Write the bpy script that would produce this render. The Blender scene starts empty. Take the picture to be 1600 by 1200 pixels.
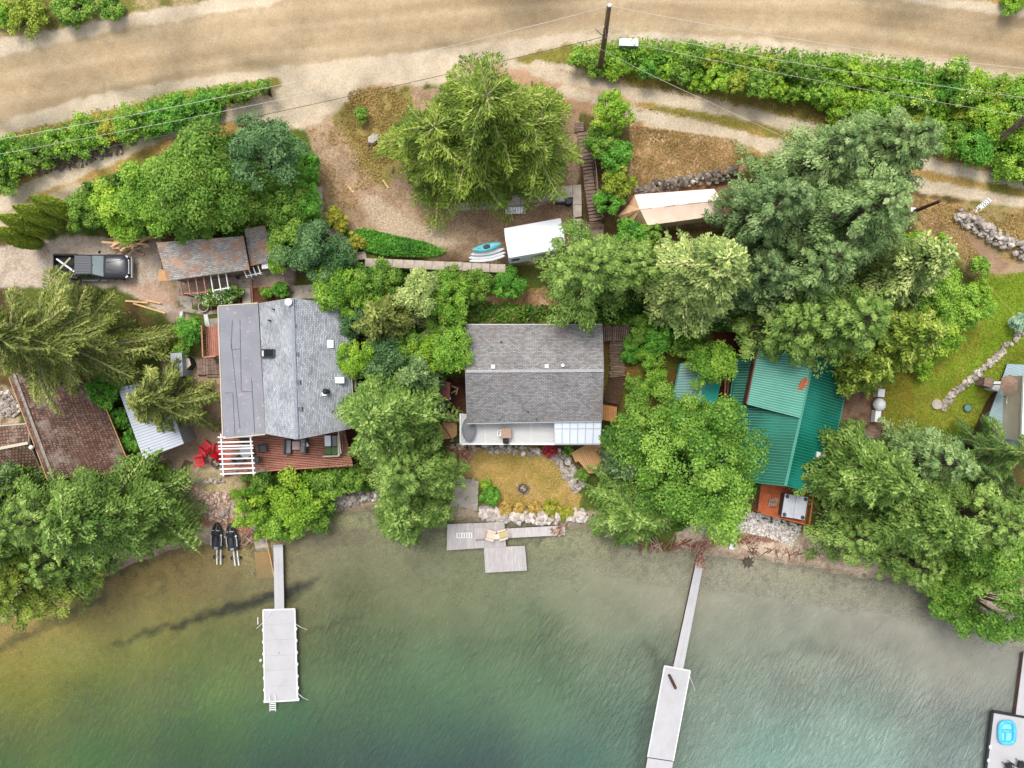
import bpy, math, random
import numpy as np
from mathutils import Vector
R_=math.radians
rng=np.random.default_rng(7); random.seed(7)
scene=bpy.context.scene; COL=scene.collection
# ------------------------------------------------------------------ camera, sky, sun, exposure
CZ=62.0; FP=1131.6            # drone height over the lake; focal length in photo pixels (1600 wide)
cam=bpy.data.cameras.new('camera'); cam.sensor_width=36; cam.lens=36*FP/1600; cam.clip_end=3000
co=bpy.data.objects.new('camera',cam); co.location=(0,0,CZ); COL.objects.link(co); scene.camera=co
SUN_EL,SUN_AZ=66,25           # azimuth measured from +Y (top of the photo) towards -X
w=bpy.data.worlds.new('World'); scene.world=w; w.use_nodes=True
nt=w.node_tree; bg=nt.nodes['Background']; sk=nt.nodes.new('ShaderNodeTexSky')
sk.sky_type='NISHITA'; sk.sun_disc=False; sk.sun_elevation=R_(SUN_EL); sk.sun_rotation=R_(-SUN_AZ)
sk.air_density=1.0; sk.dust_density=3.0; sk.ozone_density=1.0
hs=nt.nodes.new('ShaderNodeHueSaturation'); hs.inputs['Saturation'].default_value=.38   # thin overcast: the blue is washed out
nt.links.new(sk.outputs[0],hs.inputs['Color']); nt.links.new(hs.outputs[0],bg.inputs[0]); bg.inputs[1].default_value=0.15
sl=bpy.data.lights.new('sun','SUN'); sl.energy=1.15; sl.angle=R_(22); sl.color=(1,.955,.88)
so=bpy.data.objects.new('sun',sl); COL.objects.link(so)
sd=Vector((-math.sin(R_(SUN_AZ))*math.cos(R_(SUN_EL)),math.cos(R_(SUN_AZ))*math.cos(R_(SUN_EL)),math.sin(R_(SUN_EL))))
so.rotation_euler=sd.to_track_quat('Z','Y').to_euler(); so.location=(0,0,90)
scene.view_settings.view_transform='Standard'; scene.view_settings.look='None'
scene.view_settings.exposure=0.80; scene.view_settings.gamma=1

# ------------------------------------------------------------------ basic helpers
def at(px,py,z): return Vector(((px-800)*(CZ-z)/FP,(600-py)*(CZ-z)/FP,z))
def lin(r,g,b):
    f=lambda c:(c/255/12.92) if c/255<=.04045 else ((c/255+.055)/1.055)**2.4
    return (f(r),f(g),f(b))
def hash_lat(seed,n=256): return np.random.default_rng(seed).random((n,n))
_lat={}
def vnoise(x,y,sc,seed=0):
    if seed not in _lat: _lat[seed]=hash_lat(seed)
    L=_lat[seed]; u=np.asarray(x)/sc+1000.; v=np.asarray(y)/sc+1000.
    i=np.floor(u).astype(int); j=np.floor(v).astype(int); fu=u-i; fv=v-j
    fu=fu*fu*(3-2*fu); fv=fv*fv*(3-2*fv); i&=255; j&=255; i2=(i+1)&255; j2=(j+1)&255
    return (L[i,j]*(1-fu)+L[i2,j]*fu)*(1-fv)+(L[i,j2]*(1-fu)+L[i2,j2]*fu)*fv
def fbm(x,y,sc,seed=0,o=4):
    r=0;a=1;t=0
    for k in range(o): r=r+a*vnoise(x,y,sc/2**k,seed+k); t+=a; a*=.55
    return r/t
# ------------------------------------------------------------------ terrain heights
CP=[(-300,960,-1),(0,985,-.35),(100,930,-.1),(200,885,0),(290,852,0),(340,850,0),(400,842,.05),(450,830,-.2),(500,806,-.1),(560,800,-.1),(640,815,-.1),(700,815,-.1),(760,820,-.1),
(870,822,-.1),(940,835,-.1),(1000,850,-.05),(1060,860,0),(1100,862,0),(1180,872,0),(1300,893,0),(1400,908,0),(1500,935,-.1),(1600,965,-.1),(1900,1000,-1),
(0,1080,-2.2),(200,1000,-1.3),(400,960,-1.5),(600,900,-1.2),(800,930,-1.4),(1000,950,-1.2),(1200,950,-1),(1400,1000,-1.2),(1600,1060,-1.8),
(0,1250,-5),(400,1200,-5),(800,1200,-6),(1200,1200,-5),(1600,1250,-4),(-400,1300,-6),(2000,1300,-5),(800,1500,-9),(0,1600,-9),(1600,1600,-9),
(-300,880,1),(0,880,1.2),(100,850,.9),(200,820,.7),(300,800,.7),(340,830,.25),(400,815,.4),(440,790,1.2),(500,780,1.2),(560,770,1.2),(640,780,1),(700,780,.7),(725,760,.9),(780,795,.8),(850,795,.8),(900,800,.8),
(960,820,.6),(1040,830,.5),(1120,830,.7),(1180,820,.9),(1240,835,.8),(1320,860,.8),(1420,880,.7),(1520,900,.8),(1600,920,.9),
(0,700,2.4),(110,660,2.6),(250,650,2.5),(330,715,2.1),(280,740,1.9),(340,770,1.3),(440,720,2.2),(440,600,2.8),(520,600,2.8),(560,730,1.8),(620,660,2.6),(690,640,2.7),(700,720,1.5),(800,740,1.3),(820,765,1.2),(870,720,1.4),(820,680,2.0),(820,600,2.8),
(940,720,1.6),(1000,700,2.0),(1080,700,2.1),(1140,620,2.6),(1230,650,2.6),(1230,770,1.6),(1300,760,1.7),(1360,640,3.0),(1370,680,2.6),(1440,720,2.6),(1500,650,3.0),(1560,690,2.7),(1600,600,3.3),(1600,780,2),(1900,700,3),
(0,540,3.6),(150,530,3.8),(290,530,3.8),(320,560,3.3),(380,460,4.3),(480,455,4.4),(60,400,5.0),(150,415,4.8),(230,420,4.7),(230,470,4.5),(330,400,4.8),(430,420,4.7),(450,360,5.2),
(560,430,4.6),(560,530,3.8),(620,560,3.5),(640,440,4.5),(720,435,4.4),(800,435,4.4),(800,480,4.0),(700,500,3.8),(820,520,2.9),(880,480,3.9),(960,480,3.9),(960,570,3.2),(1020,560,3.4),(1080,500,3.8),(1100,580,3.0),(1160,540,3.3),(1250,540,3.6),(1350,560,3.8),
(520,380,5.6),(580,395,5.9),(560,300,6.2),(620,370,6.0),(700,370,6.0),(760,400,6.0),(830,380,6.0),(880,350,6.0),(880,400,6.0),(740,340,6.1),(850,340,6.0),(910,360,5.7),(940,380,5.0),(930,300,6.4),(920,220,7.2),
(540,220,6.8),(500,200,7.1),(600,160,7.2),(700,250,7.1),(780,270,7.0),(850,260,7.0),(760,180,7.2),
(970,340,5.9),(1010,330,6.0),(1060,325,6.0),(1120,320,6.0),(1060,270,6.9),(1000,230,7.2),(1100,240,7.2),(1050,380,5.2),(1150,420,4.8),(1250,330,6.2),(1250,430,5),(1350,430,5),(1380,330,6.2),
(1450,330,6.2),(1500,380,5.8),(1560,410,5.6),(1550,340,6.4),(1600,370,6.3),(1450,450,4.8),(1500,500,4.4),(1560,480,4.8),(1450,560,3.9),(1540,560,4.0),(1600,500,4.8),
(0,320,6.3),(100,270,6.5),(200,225,6.8),(300,190,7.0),(420,165,7.2),(250,330,5.6),(350,300,5.8),(430,260,6.4),(450,220,6.8),(100,340,5.4),(480,300,6.1),(0,360,5.4),
(0,240,7.2),(200,190,7.7),(400,140,7.9),(530,120,7.9),(700,100,8.2),(870,115,7.9),(1000,160,7.5),(1200,200,7.2),(1400,255,6.9),(1600,300,6.7),(-300,300,6.5),(1900,350,6.5),
(940,112,8.0),(1100,140,7.8),(1300,175,7.5),(1500,225,7.2),(0,150,8.5),(200,100,8.6),(400,60,8.7),(700,40,8.8),(1000,30,8.8),(1300,40,8.7),(1600,70,8.6),(1200,75,8.5),(1400,105,8.3),(1600,135,8.2),(-300,150,8.5),(1900,150,8.4),
(0,20,9.2),(200,-10,9.6),(800,-100,10.5),(1400,-60,10),(1600,-10,9.6),(0,-200,13),(800,-300,15),(1600,-300,15),(2000,-100,12),(-400,-100,12),(-400,500,4),(2000,500,5)]
CP=[c for c in CP if c[2]>.25]
cpw=np.array([tuple(at(a,b,z)) for a,b,z in CP])
SH=[(-500,1010),(-200,1000),(0,972),(60,945),(110,920),(200,885),(245,866),(290,853),(340,849),(400,844),(430,838),(455,822),(500,802),(540,797),(580,792),(640,806),(700,808),(745,815),(800,819),(870,822),(905,826),(940,835),(1000,850),(1060,858),(1100,864),(1140,868),(1180,872),(1240,880),(1300,893),(1400,908),(1500,935),(1600,965),(1800,1000),(2100,1010)]
shw=np.array([tuple(at(a,b,0))[:2] for a,b in SH])
def shore_d(X,Y):
    d=np.full(X.shape,1e9); 
    for i in range(len(shw)-1):
        ax,ay=shw[i];vx,vy=shw[i+1]-shw[i]; t=np.clip(((X-ax)*vx+(Y-ay)*vy)/(vx*vx+vy*vy),0,1)
        d=np.minimum(d,np.hypot(X-ax-t*vx,Y-ay-t*vy))
    ys=np.interp(X,shw[:,0],shw[:,1]); return np.where(Y>ys,d,-d)
def lake_z(d):
    d=np.maximum(-d,0); return -(.10*d+.0075*d*d)*(d<25)-(d>=25)*(7.2+.05*(d-25))
def idw(X,Y):
    num=np.zeros(X.shape);den=np.zeros(X.shape)
    for cx,cy,cz in cpw:
        d2=(X-cx)**2+(Y-cy)**2+.6; wt=d2**-2.2; num+=wt*cz; den+=wt
    return num/den
def axis(lo,hi,st,far):
    a=list(np.arange(lo,hi+st/2,st)); s=st; x=a[-1]
    pos=[];
    while x<far: s*=1.22; x+=s; pos.append(x)
    s=st;x=a[0];neg=[]
    while x>-far: s*=1.22; x-=s; neg.append(x)
    return np.array(neg[::-1]+a+pos)
GS=0.16
gx=axis(-47,47,GS,420); gy=axis(-36,35,GS,420)
GX,GY=np.meshgrid(gx,gy,indexing='ij')
# coarse evaluation then smooth interpolation would be cheaper; direct is fine
SD=shore_d(GX,GY)+(fbm(GX,GY,1.5,5)-.5)*.9
GL=idw(GX,GY); _t=np.clip(SD/5.5,0,1); GZ=np.where(SD>0,GL*_t*_t*(3-2*_t)*.85+GL*.15*np.clip(SD/1.,0,1)+.02,np.maximum(lake_z(SD),-9))
far=np.clip((np.abs(GX)-55)/60,0,1); GZ=GZ+np.clip((GY-45)/60,0,6)*3.5
GZ=GZ+(fbm(GX,GY,3.5,11)-.5)*.22*np.clip((GZ-.3)/1,0,1)*(GZ<8.3)
def gz(x,y):
    i=int(np.clip(np.searchsorted(gx,x)-1,0,len(gx)-2)); j=int(np.clip(np.searchsorted(gy,y)-1,0,len(gy)-2))
    u=(x-gx[i])/(gx[i+1]-gx[i]); v=(y-gy[j])/(gy[j+1]-gy[j])
    return float((GZ[i,j]*(1-u)+GZ[i+1,j]*u)*(1-v)+(GZ[i,j+1]*(1-u)+GZ[i+1,j+1]*u)*v)
def gat(px,py,dz=0.0):
    z=4.0
    for _ in range(12):
        p=at(px,py,z); z=.5*z+.5*(gz(p.x,p.y)+dz)
    return at(px,py,z)

# ------------------------------------------------------------------ object helpers
def tag(o,label=None,cat=None,group=None,kind=None):
    if label: o['label']=label
    if cat: o['category']=cat
    if group: o['group']=group
    if kind: o['kind']=kind
    return o
def thing(name,label,cat,loc,rz=0,group=None):
    o=bpy.data.objects.new(name,None); COL.objects.link(o); o.location=loc; o.rotation_euler=(0,0,rz)
    o.empty_display_size=.3
    return tag(o,label,cat,group)
def dup(root,loc,rz,label=None,group=None):
    r=root.copy(); COL.objects.link(r); r.location=loc; r.rotation_euler=(root.rotation_euler[0],root.rotation_euler[1],rz)
    if label: r['label']=label
    if group: r['group']=group
    for ch in list(root.children):
        c=ch.copy(); COL.objects.link(c); c.parent=r
        for g in ch.children:
            d=g.copy(); COL.objects.link(d); d.parent=c
    return r
class MB:
    def __init__(s): s.v=[];s.f=[];s.uv={}
    def add(s,vs,fs):
        b=len(s.v); s.v+= [tuple(p) for p in vs]; s.f+=[tuple(b+i for i in f) for f in fs]; return b
    def box(s,cx,cy,cz,sx,sy,sz,rz=0,tx=1,ty=1):
        c,n=math.cos(rz),math.sin(rz); vs=[]
        for dz in(-.5,.5):
            kx=tx if dz>0 else 1; ky=ty if dz>0 else 1
            for dx,dy in((-.5,-.5),(.5,-.5),(.5,.5),(-.5,.5)):
                x=dx*sx*kx;y=dy*sy*ky; vs.append((cx+x*c-y*n,cy+x*n+y*c,cz+dz*sz))
        s.add(vs,[(3,2,1,0),(4,5,6,7),(0,1,5,4),(1,2,6,5),(2,3,7,6),(3,0,4,7)]); return s
    def prism(s,pts,z0=None,th=None,z1=None):
        """pts: polygon (counter-clockwise seen from above); top follows pts' z (or z1), bottom z0 or th below"""
        n=len(pts); top=[(p[0],p[1],(z1 if z1 is not None else p[2])) for p in pts]
        bot=[(p[0],p[1],(z0 if z0 is not None else t[2]-th)) for p,t in zip(pts,top)]
        a=sum(top[i][0]*top[(i+1)%n][1]-top[(i+1)%n][0]*top[i][1] for i in range(n))
        if a<0: top=top[::-1];bot=bot[::-1]
        s.add(bot+top,[tuple(range(n))[::-1],tuple(range(n,2*n))]+[(i,(i+1)%n,n+(i+1)%n,n+i) for i in range(n)]); return s
    def slab(s,q,th):
        """roof slab: q = eave0, eave1, ridge1, ridge0 (top face), uv in metres"""
        q=[Vector(p) for p in q]; nrm=(q[1]-q[0]).cross(q[3]-q[0]).normalized()
        if nrm.z<0: nrm=-nrm
        bt=[p-nrm*th for p in q]
        u=(q[1]-q[0]).normalized(); v=(q[3]-q[0]); v=(v-u*v.dot(u)).normalized()
        uv=[((p-q[0]).dot(u)+50,(p-q[0]).dot(v)+50) for p in q]
        ccw=((q[1]-q[0]).cross(q[3]-q[0])).z>0
        fi=len(s.f)
        if ccw: s.add(q+bt,[(0,1,2,3),(7,6,5,4),(0,4,5,1),(1,5,6,2),(2,6,7,3),(3,7,4,0)]); s.uv[fi]=uv
        else: s.add(q+bt,[(3,2,1,0),(4,5,6,7),(1,5,4,0),(2,6,5,1),(3,7,6,2),(0,4,7,3)]); s.uv[fi]=uv[::-1]
        return s
    def beam(s,p,q,w,h,up=Vector((0,0,1))):
        p=Vector(p);q=Vector(q);d=(q-p).normalized()
        sd_=d.cross(up)
        if sd_.length<1e-3: sd_=d.cross(Vector((1,0,0)))
        sd_.normalize(); u=sd_.cross(d)
        vs=[a+sd_*x*w/2+u*y*h/2 for a in(p,q) for x,y in((-1,-1),(1,-1),(1,1),(-1,1))]
        s.add(vs,[(0,1,2,3),(7,6,5,4),(0,4,5,1),(1,5,6,2),(2,6,7,3),(3,7,4,0)]); return s
    def tube(s,pts,r,n=6,cap=True):
        pts=[Vector(p) for p in pts]; rr=r if hasattr(r,'__len__') else [r]*len(pts); b=len(s.v); prev=None
        for i,p in enumerate(pts):
            d=(pts[min(i+1,len(pts)-1)]-pts[max(i-1,0)]).normalized()
            a=prev if prev is not None else (Vector((0,0,1)) if abs(d.z)<.9 else Vector((1,0,0)))
            a=(a-d*a.dot(d)).normalized(); prev=a; c=d.cross(a)
            for k in range(n):
                t=2*math.pi*k/n; s.v.append(tuple(p+(a*math.cos(t)+c*math.sin(t))*rr[i]))
        for i in range(len(pts)-1):
            for k in range(n):
                k2=(k+1)%n; s.f.append((b+i*n+k,b+i*n+k2,b+(i+1)*n+k2,b+(i+1)*n+k))
        if cap: s.f.append(tuple(b+k for k in range(n))[::-1]); s.f.append(tuple(b+(len(pts)-1)*n+k for k in range(n)))
        return s
    def cyl(s,c,r,h,n=20,r2=None):
        r2=r if r2 is None else r2
        return s.tube([(c[0],c[1],c[2]),(c[0],c[1],c[2]+h)],[r,r2],n)
    def ell(s,c,r,n=12,m=8,noise=0,seed=0,rz=0):
        rr=random.Random(seed); b=len(s.v); cs,sn=math.cos(rz),math.sin(rz); vs=[]
        for i in range(m+1):
            ph=math.pi*i/m
            for k in range(n):
                th=2*math.pi*k/n; q=1+noise*(rr.random()-.5)*(0 if i in(0,m) else 1)
                x=r[0]*math.sin(ph)*math.cos(th)*q;y=r[1]*math.sin(ph)*math.sin(th)*q
                vs.append((c[0]+x*cs-y*sn,c[1]+x*sn+y*cs,c[2]-r[2]*math.cos(ph)*q))
        fs=[(i*n+k,i*n+(k+1)%n,(i+1)*n+(k+1)%n,(i+1)*n+k) for i in range(m) for k in range(n)]
        s.add(vs,fs); return s
    def rock(s,c,r,seed):
        rr=random.Random(seed); return s.ell(c,(r*rr.uniform(.7,1.3),r*rr.uniform(.6,1.05),r*rr.uniform(.45,.8)),6,4,.55,seed,rr.uniform(0,3))
    def torus(s,c,R,r,n=24,m=6):
        vs=[(c[0]+(R+r*math.cos(b))*math.cos(a),c[1]+(R+r*math.cos(b))*math.sin(a),c[2]+r*math.sin(b)) for a in[2*math.pi*i/n for i in range(n)] for b in[2*math.pi*k/m for k in range(m)]]
        s.add(vs,[(i*m+k,((i+1)%n)*m+k,((i+1)%n)*m+(k+1)%m,i*m+(k+1)%m) for i in range(n) for k in range(m)]); return s
    def loft(s,secs,cap=True):
        n=len(secs[0]); b=s.add([p for q in secs for p in q],[(i*n+k,i*n+(k+1)%n,(i+1)*n+(k+1)%n,(i+1)*n+k) for i in range(len(secs)-1) for k in range(n)])
        if cap: s.f.append(tuple(b+k for k in range(n))[::-1]); s.f.append(tuple(b+(len(secs)-1)*n+k for k in range(n)))
        return s
    def build(s,name,mat,parent=None,smooth=False,bevel=0,label=None):
        off=Vector((0,0,0))
        if parent is not None and not parent.get('_loc',0):
            p=parent
            while p is not None: off+=p.location; p=p.parent
        me=bpy.data.meshes.new(name)
        me.from_pydata([(a-off.x,b-off.y,c-off.z) for a,b,c in s.v],[],s.f)
        if s.uv:
            ul=me.uv_layers.new(name='UVMap')
            for fi,uv in s.uv.items():
                for li,t in zip(me.polygons[fi].loop_indices,uv): ul.data[li].uv=t
        me.materials.append(mat)
        if smooth: me.polygons.foreach_set('use_smooth',[True]*len(me.polygons))
        me.update()
        o=bpy.data.objects.new(name,me); COL.objects.link(o)
        if parent is not None: o.parent=parent
        if bevel:
            m=o.modifiers.new('bevel','BEVEL'); m.width=bevel; m.segments=2; m.limit_method='ANGLE'
        if label: o['label']=label
        return o

# ------------------------------------------------------------------ materials
_m={}
def new_mat(name):
    m=bpy.data.materials.new(name); m.use_nodes=True; nt=m.node_tree
    return m,nt,nt.nodes['Principled BSDF']
def ramp(nt,src,stops):
    r=nt.nodes.new('ShaderNodeValToRGB'); e=r.color_ramp.elements
    while len(e)<len(stops): e.new(.5)
    for k,(p,c) in enumerate(stops): e[k].position=p; e[k].color=(*c,1)
    nt.links.new(src,r.inputs[0]); return r
def M(name,c1,c2=None,sc=3,rough=.8,bump=.3,metal=0,spot=None,spot_sc=1.,spot_th=(.6,.68),stretch=None,bsc=None,det=8,isl=0):
    if name in _m: return _m[name]
    m,nt,b=new_mat(name); c2=c2 or tuple(x*.7 for x in c1)
    tc=nt.nodes.new('ShaderNodeTexCoord'); src=tc.outputs['Object']
    if stretch:
        mp=nt.nodes.new('ShaderNodeMapping'); mp.inputs['Scale'].default_value=stretch; nt.links.new(src,mp.inputs[0]); src=mp.outputs[0]
    n=nt.nodes.new('ShaderNodeTexNoise'); n.inputs['Scale'].default_value=sc; n.inputs['Detail'].default_value=det; n.inputs['Roughness'].default_value=.65
    nt.links.new(src,n.inputs['Vector'])
    r=ramp(nt,n.outputs['Fac'],[(.32,c1),(.68,c2)]); out=r.outputs[0]
    if spot:
        n2=nt.nodes.new('ShaderNodeTexNoise'); n2.inputs['Scale'].default_value=spot_sc; n2.inputs['Detail'].default_value=6; nt.links.new(tc.outputs['Object'],n2.inputs['Vector'])
        r2=ramp(nt,n2.outputs['Fac'],[(spot_th[0],(0,0,0)),(spot_th[1],(1,1,1))])
        mx=nt.nodes.new('ShaderNodeMix'); mx.data_type='RGBA'; nt.links.new(r2.outputs[0],mx.inputs[0]); nt.links.new(out,mx.inputs[6]); mx.inputs[7].default_value=(*spot,1); out=mx.outputs[2]
    if isl:     # every stone or board has its own shade
        gi=nt.nodes.new('ShaderNodeNewGeometry'); ri=ramp(nt,gi.outputs['Random Per Island'],[(0,(1-isl,)*3),(1,(1+isl,)*3)]); mi=nt.nodes.new('ShaderNodeMixRGB'); mi.blend_type='MULTIPLY'; mi.inputs[0].default_value=1
        nt.links.new(out,mi.inputs[1]); nt.links.new(ri.outputs[0],mi.inputs[2]); out=mi.outputs[0]
    nt.links.new(out,b.inputs['Base Color']); b.inputs['Roughness'].default_value=rough; b.inputs['Metallic'].default_value=metal
    if bump:
        bp=nt.nodes.new('ShaderNodeBump'); bp.inputs['Strength'].default_value=bump; bp.inputs['Distance'].default_value=.05
        n3=nt.nodes.new('ShaderNodeTexNoise'); n3.inputs['Scale'].default_value=bsc or sc*4; n3.inputs['Detail'].default_value=5; nt.links.new(src,n3.inputs['Vector'])
        nt.links.new(n3.outputs['Fac'],bp.inputs['Height']); nt.links.new(bp.outputs[0],b.inputs['Normal'])
    _m[name]=m; return m
def shingle(name,c1,c2,mortar,bw=.32,bh=.15,spot=None,spot_sc=.4,spot_th=(.52,.66),spot2=None,warp=.03):
    m,nt,b=new_mat(name); tc=nt.nodes.new('ShaderNodeTexCoord')
    nw=nt.nodes.new('ShaderNodeTexNoise'); nw.inputs['Scale'].default_value=1.2; nt.links.new(tc.outputs['UV'],nw.inputs['Vector'])
    ad=nt.nodes.new('ShaderNodeMixRGB'); ad.blend_type='ADD'; ad.inputs[0].default_value=warp; nt.links.new(tc.outputs['UV'],ad.inputs[1]); nt.links.new(nw.outputs['Color'],ad.inputs[2])
    br=nt.nodes.new('ShaderNodeTexBrick'); nt.links.new(ad.outputs[0],br.inputs['Vector'])
    br.inputs['Color1'].default_value=(*c1,1); br.inputs['Color2'].default_value=(*c2,1); br.inputs['Mortar'].default_value=(*mortar,1)
    br.inputs['Scale'].default_value=1; br.inputs['Brick Width'].default_value=bw; br.inputs['Row Height'].default_value=bh; br.inputs['Mortar Size'].default_value=bh*.11; br.inputs['Mortar Smooth'].default_value=.3
    n=nt.nodes.new('ShaderNodeTexNoise'); n.inputs['Scale'].default_value=.7; n.inputs['Detail'].default_value=9; n.inputs['Roughness'].default_value=.7; nt.links.new(tc.outputs['Object'],n.inputs['Vector'])
    rp=ramp(nt,n.outputs['Fac'],[(.3,(.62,.62,.63)),(.7,(1.15,1.15,1.15))])
    mu=nt.nodes.new('ShaderNodeMixRGB'); mu.blend_type='MULTIPLY'; mu.inputs[0].default_value=1; nt.links.new(br.outputs['Color'],mu.inputs[1]); nt.links.new(rp.outputs[0],mu.inputs[2]); out=mu.outputs[0]
    for sp,ss,st,sd_ in ((spot,spot_sc,spot_th,0),(spot2,spot_sc*1.7,spot_th,5)):
        if not sp: continue
        mp=nt.nodes.new('ShaderNodeMapping'); mp.inputs['Location'].default_value=(sd_,sd_,0); nt.links.new(tc.outputs['Object'],mp.inputs[0])
        n2=nt.nodes.new('ShaderNodeTexNoise'); n2.inputs['Scale'].default_value=ss; n2.inputs['Detail'].default_value=8; n2.inputs['Roughness'].default_value=.7; nt.links.new(mp.outputs[0],n2.inputs['Vector'])
        r2=ramp(nt,n2.outputs['Fac'],[(st[0],(0,0,0)),(st[1],(.85,.85,.85))]); mx=nt.nodes.new('ShaderNodeMix'); mx.data_type='RGBA'
        nt.links.new(r2.outputs[0],mx.inputs[0]); nt.links.new(out,mx.inputs[6]); mx.inputs[7].default_value=(*sp,1); out=mx.outputs[2]
    nt.links.new(out,b.inputs['Base Color']); b.inputs['Roughness'].default_value=.85
    bp=nt.nodes.new('ShaderNodeBump'); bp.inputs['Strength'].default_value=.6; bp.inputs['Distance'].default_value=.04; nt.links.new(br.outputs['Fac'],bp.inputs['Height']); bp.invert=True
    nt.links.new(bp.outputs[0],b.inputs['Normal']); return m
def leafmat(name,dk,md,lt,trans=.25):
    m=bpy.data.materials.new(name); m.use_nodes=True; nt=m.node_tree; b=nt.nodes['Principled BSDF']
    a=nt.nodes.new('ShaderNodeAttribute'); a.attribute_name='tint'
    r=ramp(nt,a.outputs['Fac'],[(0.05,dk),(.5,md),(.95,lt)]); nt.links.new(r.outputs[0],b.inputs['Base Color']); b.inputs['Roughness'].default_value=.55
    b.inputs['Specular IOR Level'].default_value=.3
    t=nt.nodes.new('ShaderNodeBsdfTranslucent'); nt.links.new(r.outputs[0],t.inputs[0]); mx=nt.nodes.new('ShaderNodeMixShader'); mx.inputs[0].default_value=trans
    nt.links.new(b.outputs[0],mx.inputs[1]); nt.links.new(t.outputs[0],mx.inputs[2]); nt.links.new(mx.outputs[0],nt.nodes['Material Output'].inputs[0]); return m

concrete=M('concrete',lin(186,176,160),lin(150,140,128),1.5,.9,.3,spot=lin(120,110,98),spot_sc=2.5)
white=M('white_paint',(.78,.78,.77),(.68,.68,.67),2,.55,.05)
white_plastic=M('white_plastic',(.8,.8,.79),(.72,.73,.74),3,.4,.02)
darkgrey=M('charcoal',(.045,.047,.05),(.03,.03,.032),4,.6,.1)
black=M('black_rubber',(.02,.02,.02),(.012,.012,.012),4,.7,.1)
redwood=M('red_stained_deck',lin(186,128,106),lin(150,94,78),2.2,.75,.2,stretch=(1,6,1),isl=0.16)
tanwood=M('new_cedar_wood',lin(200,158,108),lin(176,132,84),2,.75,.2,stretch=(1,6,1),isl=0.1)
oldwood=M('weathered_wood',lin(150,128,112),lin(96,76,66),1.8,.85,.3,stretch=(1,5,1),isl=0.24)
darkwood=M('dark_wood',lin(96,66,52),lin(62,42,34),2,.85,.3,isl=0.2)
orangewood=M('orange_stained_wood',lin(190,98,48),lin(150,72,34),2,.7,.2,isl=0.12)
pole_wood=M('pole_wood',lin(118,92,62),lin(78,60,42),3,.85,.3,stretch=(4,4,.5))
lumber=M('fresh_lumber',lin(222,184,136),lin(196,154,108),3,.8,.15,isl=0.12)
rockmat=M('pale_rock',lin(190,180,168),lin(128,116,106),2.2,.9,.5,spot=lin(214,206,196),spot_sc=1.5,isl=0.38)
darkrock=M('grey_rock',lin(142,130,116),lin(84,76,66),2.2,.9,.5,spot=lin(178,170,156),spot_sc=1.8,isl=0.45)
bark=M('bark',(.10,.075,.05),(.05,.038,.028),3,.95,.6)
twig=M('grey_twig',lin(136,132,100),lin(110,100,76),4,.9,0)
metalgrey=M('grey_metal',(.35,.36,.37),(.28,.29,.3),3,.4,.05,metal=.4)
glassy=M('dark_glass',(.02,.025,.03),(.03,.035,.04),2,.08,0)
cream=M('cream_siding',lin(200,190,170),lin(186,174,154),1,.8,.1)
greysiding=M('grey_siding',lin(150,152,150),lin(136,138,136),1,.8,.1)
brownwall=M('brown_log_wall',lin(120,84,56),lin(88,60,40),1.5,.85,.3,stretch=(.5,.5,5))
# ------------------------------------------------------------------ ground painting
PX=800+GX*FP/(CZ-GZ); PY=600-GY*FP/(CZ-GZ)
view=(np.abs(GX)<50)&(np.abs(GY)<38)
warp=(fbm(GX,GY,1.6,21)-.5)*2; warp2=(fbm(GX,GY,.7,31,3)-.5)*2
C=np.zeros(GX.shape+(3,)); reg=np.zeros(GX.shape,int)
n1=fbm(GX,GY,5,41)[...,None]; n2=fbm(GX,GY,1.2,45)[...,None]; n3=fbm(GX,GY,.5,49,3)[...,None]
def col(*c): return np.array(lin(*c))
def mixc(a,b,t): return a*(1-t)+b*t
sst=lambda e0,e1,x: (lambda t:t*t*(3-2*t))(np.clip((x-e0)/(e1-e0),0,1))
# forest floor / scrub base
C[:]=mixc(mixc(col(96,78,50),col(92,104,44),sst(.42,.62,n1)),col(60,72,30),sst(.5,.7,n2)*.6)
def sdf(poly):
    x0=min(p[0] for p in poly)-40;x1=max(p[0] for p in poly)+40;y0=min(p[1] for p in poly)-40;y1=max(p[1] for p in poly)+40
    m=(PX>x0)&(PX<x1)&(PY>y0)&(PY<y1)
    x=PX[m];y=PY[m]; ins=np.zeros(x.shape,bool); d=np.full(x.shape,1e9)
    n=len(poly)
    for i in range(n):
        ax,ay=poly[i];bx,by=poly[(i+1)%n]; vx,vy=bx-ax,by-ay
        t=np.clip(((x-ax)*vx+(y-ay)*vy)/(vx*vx+vy*vy+1e-9),0,1); d=np.minimum(d,np.hypot(x-ax-t*vx,y-ay-t*vy))
        c=((ay>y)!=(by>y))&(x<(bx-ax)*(y-ay)/(by-ay+1e-12)+ax); ins^=c
    out=np.full(PX.shape,-1e3); out[m]=np.where(ins,d,-d); return out
def line_sdf(pts,ws):
    d=np.full(PX.shape,1e9)
    ws=ws if hasattr(ws,'__len__') else [ws]*len(pts)
    for i in range(len(pts)-1):
        ax,ay=pts[i];bx,by=pts[i+1];vx,vy=bx-ax,by-ay
        t=np.clip(((PX-ax)*vx+(PY-ay)*vy)/(vx*vx+vy*vy+1e-9),0,1)
        d=np.minimum(d,np.hypot(PX-ax-t*vx,PY-ay-t*vy)-(ws[i]*(1-t)+ws[i+1]*t))
    return -d
def paint(s,color,soft=5,wob=6,op=1.,r=None,wob2=3):
    k=sst(-soft*.6,soft*.6,s+warp*wob+warp2*wob2*1.5)*op
    k=k[...,None]; C[:]=C*(1-k)+color*k
    if r is not None: reg[(k[...,0]>.5)]=r
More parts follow.
